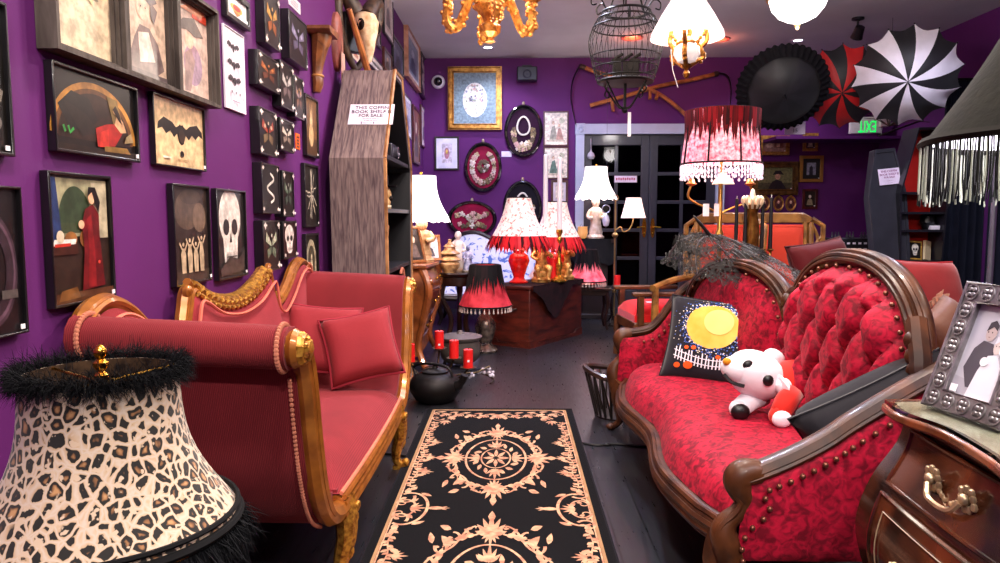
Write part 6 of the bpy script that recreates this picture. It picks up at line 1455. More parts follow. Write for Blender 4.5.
# bridge floor lamp in front of the doors
def bridge_lamp():
    t = thing('floor_lamp', 'slender brass bridge lamp with small white shade before the glazed doors', 'lamp', (1.14, 8.0, 0)); br = mat('#a88a5a', .3, .85)
    m = MB(); m.lathe([(.13, 0), (.135, .012), (.06, .03), (.02, .05), (.016, .10)], n=24); m.build('base', mat('#241c1c', .4, .6), t)
    for a in range(3): m = MB(); m.tube(spline([(.02*cos(R(120*a)), .02*sin(R(120*a)), .36), (.06*cos(R(120*a)), .06*sin(R(120*a)), .22), (.05*cos(R(120*a)), .05*sin(R(120*a)), .10), (.12*cos(R(120*a)), .12*sin(R(120*a)), .02)], 5), .009, 6); m.build('foot', mat('#241c1c', .4, .6), t)
    m = MB(); m.tube([(0, 0, .05), (0, 0, 1.38)], .010, 8); m.lathe([(.02, 0), (.026, .02), (.02, .04)], (0, 0, .36), 12); m.ball((0, 0, 1.0), (.035, .035, .03), 12, 8); m.build('pole', br, t)
    m = MB(); m.tube([(.03*cos(a), 0, 1.41+.03*sin(a)) for a in [2*PI*i/16 for i in range(16)]], .006, 6, closed=True); m.build('top_ring', br, t)
    m = MB(); m.tube(spline([(0, 0, 1.05), (.06, 0, 1.09), (.09, 0, 1.04), (.15, 0, 1.06), (.19, 0, 1.13), (.20, 0, 1.2)], 6), .007, 6); m.build('arm', br, t)
    b = MB(); b.lathe([(.135, 1.19), (.118, 1.25), (.10, 1.32), (.08, 1.41)], (.20, 0, 0), 36, wave=.02, wn=12); b.build('lamp_shade', mat('#f4dcd8', .8, emit=1.3, ehex='#ffdcd0'), t, ang=180)
    bulb(t, 1.29, .20, 0); light('lamp_light', (1.14+.20, 8.0, 1.28), 8, (1, .82, .72), .05)
    c = thing('pillar_candle', 'red candle fixed to the pole of the brass bridge lamp', 'candle', (1.16, 7.93, .44)); m = MB(); m.lathe([(0, 0), (.035, 0), (.035, .12), (.02, .122), (0, .115)], n=16); m.build('wax', REDWAX, c); m = MB(); m.lathe([(0, -.015), (.05, -.012), (.055, 0), (0, 0)], n=16); m.tube([(0, 0, -.01), (-.01, .05, -.06)], .006, 5); m.build('pricket', mat('#241c1c', .4, .6), c)
bridge_lamp()
p = onY(606, 216, 8.3); t = thing('hanging_ornament', 'small white lamp-like ornament with ring, hanging before the door panes', 'ornament', tuple(p)); m = MB(); m.lathe([(0, -.13), (.03, -.11), (.045, -.05), (.03, 0), (.012, .02), (.01, .03)], n=16); m.build('drop', mat('#dcd8e4', .2, .3), t); m = MB(); m.tube([(.045*cos(a), 0, .08+.045*sin(a)) for a in [2*PI*i/18 for i in range(18)]], .007, 6, closed=True); m.build('ring', mat('#b9b4c0', .25, .6), t); m = MB(); m.tube([(0, 0, .125), (0, 0, 3.21-p.z)], .0015, 4); m.build('thread', mat('#3a3640', .6), t)

# ================================================================== ARMCHAIR (mid right)
def open_armchair():
    t = thing('open_armchair', 'low open-armed chair with bright red seat cushion beyond the crimson sofa', 'chair', (1.22, 5.95, 0), R(-84))
    wd = mat('#6a3c1c', .35, kind='wood', hex2='#3c1e0e', scale=7, coat=.3); red = mat('#d01a1c', .75, sheen=.3, var=.1, scale=4)
    for x in (-.29, .29):
        m = MB(); m.tube(spline([(x, -.27, .34), (x, -.28, .20), (x*1.03, -.285, .015)], 5), [.032]*5+[.022]*6, 8); m.build('leg', wd, t)
        m = MB(); m.tube([(x*.93, .27, .34), (x*.95, .31, .0)], [.028, .02], 8); m.build('leg', wd, t)
        m = MB(); m.box((x, -.03, .595), (.06, .56, .035)); m.build('armrest', wd, t, bevel=.01)
        m = MB(); m.box((x, -.24, .47), (.05, .05, .25)); m.build('arm_post', wd, t, bevel=.008)
    m = MB(); m.box((0, 0, .33), (.60, .58, .08)); m.build('seat_frame', wd, t, bevel=.008)
    m = MB(); m.grid(lambda u, v: ((2*u-1)*.265, -.28+.54*v, .42+.09*((1-(2*u-1)**6)*(1-(2*v-1)**6))**.5), 18, 18); m.box((0, -.01, .395), (.53, .54, .06)); m.build('seat_cushion', red, t)
    m = MB(); m.box((0, 0, 0), (.56, .05, .5)); b = m.build('back_frame', wd, t, bevel=.01); b.location = (0, .30, .60); b.rotation_euler = (R(-12), 0, 0)
    m = MB(); m.pillow((0, 0, 0), .48, .42, .10); b = m.build('back_cushion', mat('#1c1318', .7), t, ang=180); b.location = (0, .262, .60); b.rotation_euler = (R(-12), 0, 0)
    c = thing('paper_card', 'white paper card lying on the red seat of the open armchair', 'card', (1.14, 5.82, .512)); m = MB(); m.box((0, 0, .001), (.10, .06, .002)); m.build('card', mat('#f0eaf0', .6), c, smooth=False)
open_armchair()
t = thing('wicker_basket', 'dark openwork basket on the floor behind the far end of the crimson sofa', 'basket', (.645, 4.30, 0)); bk = mat('#1a0f0c', .5, coat=.2)
m = MB(); R0 = lambda z: .13+.07*z/.27
for i in range(22):
    a = 2*PI*i/22; m.tube([(R0(z)*cos(a+.25*z), R0(z)*sin(a+.25*z), z) for z in (.01, .1, .18, .27)], .008, 5); m.tube([(R0(z)*cos(a-.9*z), R0(z)*sin(a-.9*z), z) for z in (.01, .1, .18, .27)], .006, 5)
m.lathe([(0, .01), (.14, .01), (.14, 0), (0, 0)], n=22); m.build('weave', bk, t, weld=False)
m = MB(); m.tube([(.20*cos(2*PI*i/28), .20*sin(2*PI*i/28), .275+.02*cos(4*PI*i/28)) for i in range(28)], .018, 8, closed=True); m.build('rim', mat('#2c1810', .4, coat=.3), t)
# ================================================================== HANGING THINGS
def chandelier():
    Y = 4.3; p = onY(490, 20, Y); x = p.x; zb = onY(490, 42, Y).z
    t = thing('chandelier', 'ornate gilt chandelier of rose-covered curling arms hanging near the picture wall', 'chandelier', (x, Y, zb))
    G = mat('#e8a048', .3, .5, hex2='#a05a1e', scale=40, bump=.4, bscale=60)
    m = MB(); m.lathe([(0, -.01), (.03, 0), (.02, .02), (.055, .05), (.06, .09), (.03, .115), (.05, .15), (.085, .20), (.075, .26), (.04, .32), (.03, .45), (.05, .50), (.02, .55), (.012, .62)], n=20, wave=.08, wn=6); m.build('body', G, t)
    m = MB(); m.tube([(0, 0, .60), (0, 0, ZC-zb)], .008, 6); m.lathe([(.06, ZC-zb), (.055, ZC-zb-.03), (.02, ZC-zb-.05)], n=18); m.build('rod', G, t)
    for k in range(4):
        a = R(90*k+12); ca, sa = cos(a), sin(a); P = lambda r, z: (r*ca, r*sa, z)
        m = MB(); path = spline([P(.05, .22), P(.11, .245), P(.15, .16), P(.19, .075), P(.235, .075), P(.255, .13), P(.245, .19), P(.25, .235)], 6)
        m.tube(path, [.026]*len(path), 8)
        rnd = random.Random(k)
        for i, q in enumerate(path[::2]):
            for j in range(2):
                b = rnd.random()*6.28; m.ball((q[0]+.024*cos(b), q[1]+.024*sin(b), q[2]+.02*sin(b*2)), (.015, .015, .015), 6, 4)
        m.build('arm', G, t)
        m = MB(); m.lathe([(.01, 0), (.03, .012), (.055, .03), (.062, .05), (.05, .045), (.02, .03)], P(.25, .225), 14, wave=.1, wn=6); m.build('bobeche', G, t)
        m = MB(); m.lathe([(.016, 0), (.016, .10), (0, .10)], P(.25, .25), 10); m.build('candle_sleeve', mat('#f0e2c8', .5), t)
        m = MB(); m.lathe([(.010, 0), (.022, .02), (.018, .045), (.004, .075), (0, .08)], P(.25, .35), 10); m.build('bulb', mat('#fff0d0', emit=12, ehex='#ffe2b0'), t)
    light('chandelier_light', (x, Y, zb+.42), 75, (1, .87, .74), .22)
    light('chandelier_light', (x, Y, zb-.16), 12, (1, .85, .7), .12)
chandelier()
def birdcage():
    Y = 4.6; c = onY(625.5, 60, Y); zt = onY(625, 12, Y).z; zb = onY(625, 82, Y).z; k = Y/720; H = zt-zb
    t = thing('birdcage', 'black wire birdcage with scrolled top hanging from the ceiling', 'birdcage', (c.x, Y, zb))
    W = mat('#14110f', .45, .6)
    rad = lambda f: lerp(.17, .232, min(1, f/.55)**.75) if f < .55 else lerp(.232, .145, ((f-.55)/.45)**1.7)
    def ringt(m, r, z, th): m.tube([(r*cos(2*PI*i/36), r*sin(2*PI*i/36), z) for i in range(36)], th, 5, closed=True)
    for i in range(34):
        a = 2*PI*i/34; m = MB(); m.tube([(rad(f)*cos(a), rad(f)*sin(a), H*f) for f in [j/12 for j in range(13)]], .0018, 4); m.build('wire', W, t)
    for f, th in ((0, .007), (.06, .005), (.2, .004), (.36, .004), (.78, .005), (.9, .006), (1, .008)): m = MB(); ringt(m, rad(f), H*f, th); m.build('hoop', W, t)
    m = MB()
    for f0, f1 in ((.79, .89), (.06, .19)):
        m = MB()
        for i in range(16):
            a = 2*PI*i/16
            for q in (1, -1): m.tube([(rad(lerp(f0, f1, s))*1.005*cos(a+q*.17*s), rad(lerp(f0, f1, s))*1.005*sin(a+q*.17*s), H*lerp(f0, f1, s)) for s in (0, .5, 1)], .0018, 4)
        m.build('lattice_band', W, t)
    m = MB(); m.lathe([(0, -.01), (.165, -.01), (.175, 0), (.16, .012), (0, .012)], n=30); m.build('floor_tray', mat('#3a302a', .5, .4), t)
    for i in range(6):
        a = R(60*i+15); m = MB(); P = lambda r, z: (r*cos(a), r*sin(a), z)
        m.tube(spline([P(.13, H), P(.155, H+.05), P(.19, H+.09), P(.23, H+.07), P(.225, H+.03), P(.195, H+.035)], 5), .005, 5); m.build('scroll', W, t)
    for i in range(4):
        a = R(90*i+40); m = MB(); P = lambda r, z: (r*cos(a), r*sin(a), z); m.tube(spline([P(.17, -.01), P(.12, -.07), P(.05, -.15), P(.0, -.16)], 5), .006, 5); m.tube(spline([P(.15, -.02), P(.17, -.06), P(.14, -.08), P(.13, -.05)], 5), .005, 5); m.build('scroll', W, t)
    for i in range(3): a = R(120*i+20); m = MB(); m.tube([(.13*cos(a), .13*sin(a), H), (.015*cos(a), .015*sin(a), H+.32)], .006, 6); m.build('hanger_rod', W, t)
    m = MB(); m.tube([(.02*cos(2*PI*i/14), 0, H+.335+.02*sin(2*PI*i/14)) for i in range(14)], .005, 6, closed=True); m.tube([(0, 0, H+.35), (0, 0, ZC-zb)], .005, 5); m.build('hanging_hook', W, t)
    m = MB(); m.tube([(0, 0, -.01), (0, 0, -.17)], .010, 6); m.ball((0, 0, -.175), (.018, .018, .018), 8, 6); m.build('drop_finial', W, t)
    m = MB()
    for s in (-.06, 0, .05): m.box((s, -.05, .06+.03*abs(s)*10), (.05, .03, .11)); m.tube([(s-.03, -.05, .12), (s+.035, -.05, .16)], .01, 6)
    m.build('perch', mat('#17120f', .7), t)
    m = MB(); m.box((.03, -.0, -.26), (.02, .003, .15)); m.build('price_tag', mat('#ece4ea', .5), t, smooth=False)
birdcage()
def lantern():
    Y = 4.2; k = Y/720; c = onY(687, 40, Y); x = c.x; z0 = onY(687, 79, Y).z; zr = onY(687, 33, Y).z; zt = onY(687, -6, Y).z
    t = thing('hanging_lamp', 'gilt hanging oil-style lamp with white cone shade and milk glass bowl', 'lamp', (x, Y, z0))
    G = mat('#b9782e', .3, .75, hex2='#6a3c14', scale=40, bump=.4, bscale=60); h = zr-z0
    pk = mat('#f2d0d4', .6, emit=.22, ehex='#ffe8e8'); b = MB(); b.lathe([(.205, h-.03), (.20, h), (.15, h+.09), (.10, h+.17), (.075, h+.22)], n=40); b.build('cone_shade', pk, t, ang=180)
    b = MB(); b.lathe([(.072, h+.22), (.097, h+.17), (.147, h+.09), (.197, h), (.201, h-.028)], n=40); b.build('shade_lining', mat('#fff2ea', .6, emit=1.1, ehex='#fff0e4'), t, ang=180)
    m = MB(); m.lathe([(.015, h-.17), (.05, h-.16), (.075, h-.12), (.07, h-.08), (.04, h-.06)], n=24); m.build('glass_bowl', mat('#efe4e0', .2, emit=.5, coat=.5), t)
    m = MB(); m.lathe([(.04, h-.06), (.05, h-.05), (.025, h-.02), (.03, h), (.02, h+.04)], n=18); m.build('burner', G, t); m = MB(); m.lathe([(0, 0), (.012, .01), (.02, .03), (.01, .05), (.03, .08), (.02, h-.17)], n=14, wave=.1, wn=5); m.build('font', G, t)
    for q in (0, 120, 240):
        a = R(q+10); P = lambda r, z: (r*cos(a), r*sin(a), z)
        m = MB(); m.tube(spline([P(.015, .07), P(.06, .10), P(.10, h-.13), P(.085, h-.08), P(.12, h-.03), P(.10, h+.06)], 6), [.014]*31, 7)
        for i in range(8): m.ball(P(.085+.02*sin(i), .10+.022*i), (.014, .014, .014), 6, 4)
        m.build('scroll_arm', G, t)
    m = MB(); m.tube([(0, 0, h+.04), (0, 0, ZC-z0)], .006, 6); m.lathe([(.05, ZC-z0), (.045, ZC-z0-.03), (.01, ZC-z0-.04)], n=18); m.build('rod', G, t)
    m = MB(); m.tube([(-.10, -.05, h-.10), (-.09, -.06, h-.22), (-.06, -.07, -.06)], .007, 5, flat=.3); m.build('price_ribbon', mat('#efe8ee', .5), t)
    light('hanging_lamp_light', (x, Y, z0+h+.02), 11, (1, .88, .8), .05)
lantern()
def bowl_pendant():
    Y = 4.9; c = onY(798, 8, Y); zb = onY(798, 30, Y).z
    t = thing('bowl_pendant', 'bright white glass bowl pendant light in gilt rim, hanging before the umbrellas', 'pendant light', (c.x, Y, zb))
    m = MB(); m.lathe([(0, .05), (.06, .055), (.12, .085), (.165, .14), (.185, .20)], n=32, wave=.01, wn=12); m.build('glass_bowl', mat('#fffaf4', .4, emit=5, ehex='#fff6f0'), t, ang=180)
    m = MB(); m.lathe([(0, 0), (.012, .01), (.02, .03), (.012, .045), (.02, .055)], n=12); m.tube([(.19*cos(2*PI*i/36), .19*sin(2*PI*i/36), .205) for i in range(36)], .012, 6, closed=True)
    m.build('rim_and_finial' if False else 'gilt_rim', mat('#b98c58', .3, .8), t)
    for k in range(3):
        a = R(120*k+75); m = MB(); m.tube([(.19*cos(a), .19*sin(a), .21), (.02*cos(a), .02*sin(a), ZC-zb-.05)], .005, 5); m.tube(spline([(.19*cos(a), .19*sin(a), .20), (.225*cos(a), .225*sin(a), .22), (.22*cos(a), .22*sin(a), .26)], 4), .006, 5); m.build('chain', mat('#b98c58', .3, .8), t)
    m = MB(); m.lathe([(.05, ZC-zb), (.045, ZC-zb-.04), (.02, ZC-zb-.06)], n=18); m.build('canopy', mat('#b98c58', .3, .8), t)
    light('bowl_pendant_light', (c.x, Y, zb+.26), 55, (1, .93, .9), .12)
    light('bowl_pendant_light', (c.x, Y, zb-.05), 22, (1, .93, .9), .12)
bowl_pendant()
for i, (px, py, lab) in enumerate(((632, 37.5, 'round red-glowing recessed ceiling light behind the birdcage'), (718.5, 39, 'round red-glowing recessed ceiling light right of the hanging lamp'))):
    p = onZ(px, py, ZC); t = thing('red_downlight', lab, 'ceiling light', (p.x, p.y, ZC), 0, None)
    MB().lathe([(.088, -.002), (.092, -.01), (.125, -.01), (.13, 0)], n=28).build('trim_ring', mat('#b0605a', .35), t)
    MB().lathe([(0, -.004), (.09, -.006)], n=28).build('lamp', mat('#ff5a3a', emit=2.6, ehex='#ff4a2a'), t)
    light('red_light', (p.x, p.y, ZC-.06), 5, (1, .25, .15), .08)

# ------------------------------------------------ umbrellas
def umbrella(label, px, py, Y, rad, hgt, n, cols, tip, ruffles=False, curve=.0, open_=1.0, frameonly=False):
    """canopy whose ferrule points to pixel 'tip' side: axis direction from rim centre to apex"""
    c = onY(px, py, Y); ap = onY(tip[0], tip[1], Y)
    d = Vector((ap.x-c.x, 0, ap.z-c.z)); axis = (d.normalized()*.52+Vector((0, -.854, 0))).normalized()
    t = thing('umbrella', label, 'umbrella', tuple(c)); t.rotation_mode = 'QUATERNION'; t.rotation_quaternion = axis.to_track_quat('Z', 'Y')
    # canopy dome: z = hgt at centre
    R_ = lambda f, seg: rad*f*(1-.10*f*f*sin(PI*seg))
    Z_ = lambda f: hgt*(1-f**2.1)+.0
    mm = [mat(x, .55, var=.06, sheen=.2) for x in cols]; m = MB(); nr = 8; ns = 6
    for i in range(n):
        m.use(mm[i % len(mm)])
        def fn(u, v):
            seg = v; a = 2*PI*(i+v)/n+curve*u*u; f = u; r = R_(f, seg)*1.0
            return (r*cos(a), r*sin(a), Z_(f)-.035*rad*f*sin(PI*seg)*-1*.6)
        m.grid(fn, nr, ns)
    m.build('canopy', None, t, weld=True, ang=50)
    sm = mat('#2a262c', .35, .6)
    for i in range(n):
        a0 = 2*PI*i/n; q = MB(); q.tube([(R_(f, 0)*cos(a0+curve*f*f), R_(f, 0)*sin(a0+curve*f*f), Z_(f)-.008) for f in [j/8 for j in range(9)]], .0035, 4); q.ball((R_(1.01, 0)*cos(a0+curve), R_(1.01, 0)*sin(a0+curve), -.005), (.008, .008, .008), 6, 4); q.build('rib', sm, t)
    q = MB(); q.tube([(0, 0, hgt-.01), (0, 0, hgt+.09)], [.012, .006], 8); q.build('ferrule', mat('#c9b8bc', .3, .5) if ruffles is None else sm, t)
    q = MB(); q.tube([(0, 0, hgt), (0, 0, hgt-.62)], .007, 6); q.build('shaft', sm, t)
    q = MB(); q.tube(spline([(0, 0, hgt-.60), (0, 0, hgt-.70), (.03, 0, hgt-.74), (.06, 0, hgt-.71), (.06, 0, hgt-.68)], 5), .012, 8); q.build('handle', mat('#17110f', .4), t)
    if ruffles:
        q = MB()
        for f0, f1 in ((.88, 1.04), (.80, .92)):
            def rf(u, v):
                a = 2*PI*u; f = lerp(f0, f1, v); r = rad*f*(1+.018*v*sin(u*2*PI*42)); return (r*cos(a), r*sin(a), Z_(min(f, 1))+.012+.016*v*cos(u*2*PI*42)-.02*max(0, f-1)*10*rad)
            q.grid(rf, 260, 4, cu=True)
        q.build('ruffle', mat('#0f0d12', .8), t)
    return t
umbrella('black umbrella edged with ruffles, leftmost of the open umbrellas', 782, 88, 7.1, .41, .20, 10, ('#0e0d12', '#17151b'), (777, 103), ruffles=True)
umbrella('red and black striped open umbrella between the ruffled one and the white striped one', 841, 87, 7.35, .42, .21, 14, ('#c4161a', '#15131a'), (827, 105), curve=.25)
umbrella('black and white striped open umbrella, rightmost in the row', 906, 76, 6.75, .45, .25, 14, ('#e6dfea', '#141218'), (890, 91), curve=.15)
def closed_fan():
    c = onY(893, 122, 7.5); t = thing('folded_parasol', 'grey-brown half-folded parasol ribs under the black and white umbrella', 'umbrella', tuple(c), R(0)); G = mat('#6a5c52', .6)
    tip = (-.14, 0, -.14)
    m = MB()
    m.tube([tip, (.3, .0, .02)], .01, 6); m.build('shaft', mat('#2a2226', .5), t)
    for i in range(9):
        a = R(158-19*i); m = MB(); e = (.02+.34*cos(a), .05*sin(i*2), -.02+.20*sin(a)*.8); m.tube([(-.04, 0, -.04), ((e[0]-.04)/2, e[1], (e[2]-.04)/2+.03), e], [.01, .007, .004], 5, flat=.6); m.build('rib', G, t)
    m = MB(); m.tube([(0, .05, .05), (0, .1, ZC-c.z)], .003, 4); m.build('hanging_wire', mat('#3a363c', .5), t)
closed_fan()
p = onY(857, 42, 7.6); t = thing('ceiling_spotlight', 'small dark swivel spotlight on the ceiling above the striped umbrellas', 'ceiling light', (p.x, 7.6, ZC))
m = MB(); m.lathe([(.06, 0), (.06, -.02), (.02, -.03)], n=16); m.tube([(0, 0, -.02), (0, 0, -.10)], .012, 6); m.build('mount', mat('#1e1a20', .4, .5), t)
m = MB(); m.at(T(0, -.02, -.15) @ RX(40)); m.lathe([(.0, .07), (.045, .06), (.05, 0), (.06, -.06), (.05, -.055), (0, -.03)], n=16); m.build('head', mat('#1e1a20', .4, .5), t)

# ================================================================== RIGHT MIDDLE GROUND
def feather_floor_lamp():
    Y = 5.0; k = Y/720; c = onY(721, 170, Y); x = c.x; z0 = onY(721, 164, Y).z; z1 = onY(721, 111, Y).z; r0 = 38.5*k; r1 = 33*k
    t = thing('floor_lamp', 'brass floor lamp with drum shade of dark red feathers and crystal fringe', 'lamp', (x, Y, 0)); br = mat('#b98a44', .28, .85)
    m = MB(); m.lathe([(.15, 0), (.155, .02), (.08, .05), (.03, .08), (.018, .12), (.016, 1.05), (.03, 1.08), (.016, 1.12), (.014, z0+.1)], n=20); m.build('pole', br, t)
    for s in (1, -1):
        m = MB(); m.tube(spline([(0, 0, z0-.34), (s*.08, 0, z0-.30), (s*.16, 0, z0-.27), (s*.22, 0, z0-.22), (s*.20, 0, z0-.14)], 6), .008, 6); m.lathe([(.012, 0), (.04, .015), (.03, .02), (.016, .05)], (s*.20, 0, z0-.15), 12); m.build('arm', br, t)
    m = MB(); m.lathe([(.075, z0-.14), (.06, z0-.11), (.025, z0-.08), (.02, z0-.06)], (.10*0, -.06, 0), 16); m.build('reflector', mat('#d8cbb0', .3, emit=.5), t)
    sh = mat('#f2b4bc', .7, emit=.75, ehex='tex', hex2='#c04a60', scale=40)
    lampshade(t, z0, z1, r0, r1, sh, .0, .0, 8, rim=mat('#14090b', .7))
    for i in range(8): a = 2*PI*i/8+.2; m = MB(); m.tube([(r0*1.01*cos(a), r0*1.01*sin(a), z0), (r1*1.01*cos(a), r1*1.01*sin(a), z1)], .007, 5); m.build('shade_rib', mat('#1a0a0c', .7), t)
    m = MB(); wisps_on_cone(m, r0, r1, z0, z1, 240, (z1-z0)*.66, .012, [mat('#7a0a14', .8), mat('#5a060c', .8), mat('#4a060c', .8), mat('#2a0508', .8)], .022); tag(m.build('feather_band', None, t, smooth=False, weld=False), kind='stuff')
    m = MB()
    for i in range(70):
        a = 2*PI*i/70; xx, yy = r0*cos(a), r0*sin(a); L_ = .07+.03*(i % 2)
        m.tube([(xx, yy, z0), (xx, yy, z0-L_)], .0015, 4)
        for f in (.3, .6, 1): m.ball((xx, yy, z0-L_*f), (.008, .008, .011), 6, 4)
    tag(m.build('crystal_fringe', mat('#efe4ee', .08, emit=.35, coat=.6), t, weld=False), kind='stuff')
    bulb(t, z0+.14); light('lamp_light', (x, Y, z0+.12), 20, (1, .75, .72), .08)
    # white paper tags
    for px in (706, 716.5):
        q = onY(px, 210, Y-.03); m = MB(); m.box((q.x-x, -.03, q.z), (.042 if px < 710 else .034, .002, .085)); m.build('price_tag', mat('#efe4ea', .5), t, smooth=False)
feather_floor_lamp()
def throne(label, x, y, rz):
    t = thing('carved_armchair', label, 'chair', (x, y, 0), rz); wd = mat('#9a6a2e', .4, kind='wood', hex2='#5c3a16', scale=9, coat=.3); up = mat('#b03018', .75, sheen=.3, var=.08, scale=4)
    w = .235; zt = 1.22
    B = lambda z: .24+.10*(z-.45)            # back leans away (+y); sitter faces -y
    for s in (1, -1):
        m = MB(); m.tube([(s*w, .24, 0), (s*w, .24, .45), (s*w, B(1.16), 1.16)], [.022, .028, .024], 8); m.build('back_post', wd, t)
        m = MB(); m.tube([(s*.27, -.26, 0), (s*.27, -.26, .45), (s*.27, -.26, .66)], [.02, .03, .026], 8); m.build('leg', wd, t)
        m = MB(); m.tube(spline([(s*w, B(.72), .72), (s*.29, .05, .70), (s*.285, -.2, .67), (s*.27, -.3, .66)], 5), .026, 8); m.build('armrest', wd, t)
        # pierced curving side splat
        m = MB(); out = [(s*.15, .98), (s*.235, 1.19), (s*.33, 1.10), (s*.32, .95), (s*.30, .72), (s*.235, .60)]
        P = lambda x_, z_: (x_, B(z_), z_)
        m.tube([P(s*.245, 1.185), P(s*.33, 1.13), P(s*.325, .95), P(s*.30, .70)], .022, 7)
        m.tube(spline([P(s*.25, 1.13), P(s*.29, 1.02), P(s*.25, .92), P(s*.29, .80), P(s*.30, .72)], 5), .014, 6); m.tube(spline([P(s*.32, 1.05), P(s*.275, .98), P(s*.31, .88), P(s*.25, .78)], 5), .012, 6); m.build('pierced_splat', wd, t)
    m = MB(); m.prism([(-.22, 1.15), (-.25, 1.19), (-.17, 1.235), (.17, 1.235), (.25, 1.19), (.22, 1.15)], B(1.19)-.03, B(1.19)+.025, 'y'); m.build('crest_rail', wd, t, bevel=.008)
    m = MB(); m.grid(lambda u, v: ((2*u-1)*.17, B(lerp(.56, 1.14, v))-.025-.03*((1-(2*u-1)**6)*(1-(2*v-1)**6))**.5, lerp(.56, 1.14, v)), 14, 14); m.box((0, B(.85), .85), (.34, .02, .55)); m.build('back_panel', up, t)
    for s in (1, -1): m = MB(); m.tube([(s*.185, B(.5), .5), (s*.185, B(1.16)-.01, 1.16)], .022, 7); m.build('inner_stile', wd, t)
    m = MB(); m.box((0, -.01, .41), (.56, .52, .07)); m.build('seat_frame', wd, t, bevel=.008)
    m = MB(); m.grid(lambda u, v: ((2*u-1)*.26, -.26+.48*v, .445+.07*((1-(2*u-1)**6)*(1-(2*v-1)**6))**.5), 14, 14); m.build('seat_cushion', up, t)
throne('carved gilt-brown open armchair with orange-red back panel, right of the candlesticks', 2.13, 5.55, R(-6))
throne('carved armchair turned aside beneath the red feather lamp, showing pink-red back', 1.47, 5.5, R(-42))
def candle_stand():
    Y = 4.85; x = onY(752, 220, Y).x; t = thing('candle_stand', 'brass column stand with leafy capital and black tapers, behind the sofa back', 'candelabrum', (x, Y, 0)); br = mat('#b07a38', .3, .8, hex2='#6a4218', scale=20)
    zt = onY(752, 205, Y).z
    m = MB(); m.lathe([(.16, 0), (.165, .03), (.08, .06), (.04, .10), (.03, .18), (.028, .85), (.05, .88), (.03, .92), (.045, 1.0), (.05, zt-.16), (.034, zt-.05), (.06, zt)], n=20); m.build('column', br, t)
    m = MB()
    for i in range(10): a = 2*PI*i/10; m.tube(spline([(.04*cos(a), .04*sin(a), zt-.02), (.06*cos(a), .06*sin(a), zt+.01), (.065*cos(a), .065*sin(a), zt+.04), (.05*cos(a), .05*sin(a), zt+.055)], 4), .012, 6)
    m.lathe([(.03, zt-.03), (.05, zt+.01), (.02, zt+.06), (.012, zt+.10), (0, zt+.11)], n=12)
    m.build('leaf_capital', mat('#e4cba8', .35, .4), t)
    for i, (px, pt) in enumerate(((737, 199), (744.5, 203), (763, 202), (770, 198))):
        q = onY(px, pt, Y); dx = q.x-x; dy = -.03*(i % 2)
        m = MB(); m.tube(spline([(0, 0, .96), (dx*.5, dy, .92), (dx, dy, .95), (dx, dy, .985)], 5), .008, 6); m.lathe([(.01, .97), (.03, .985), (.012, .99)], (dx, dy, 0), 12); m.build('arm', br, t)
        c = thing('taper_candle', ('black taper candle at far left of the brass stand', 'black taper candle second from the left on the brass stand', 'black taper candle just right of the brass column', 'black taper candle at far right of the brass stand')[i], 'candle', (q.x, Y+dy, .99)); m = MB(); m.lathe([(0, 0), (.014, 0), (.011, q.z-.99), (.004, q.z-.985), (0, q.z-.985)], n=10); m.build('wax', mat('#120e12', .4), c)
        m = MB(); m.tube([(0, 0, q.z-.99), (.001, 0, q.z-.97)], .002, 4); m.build('wick', mat('#e0d8d0', .6), c)
candle_stand()
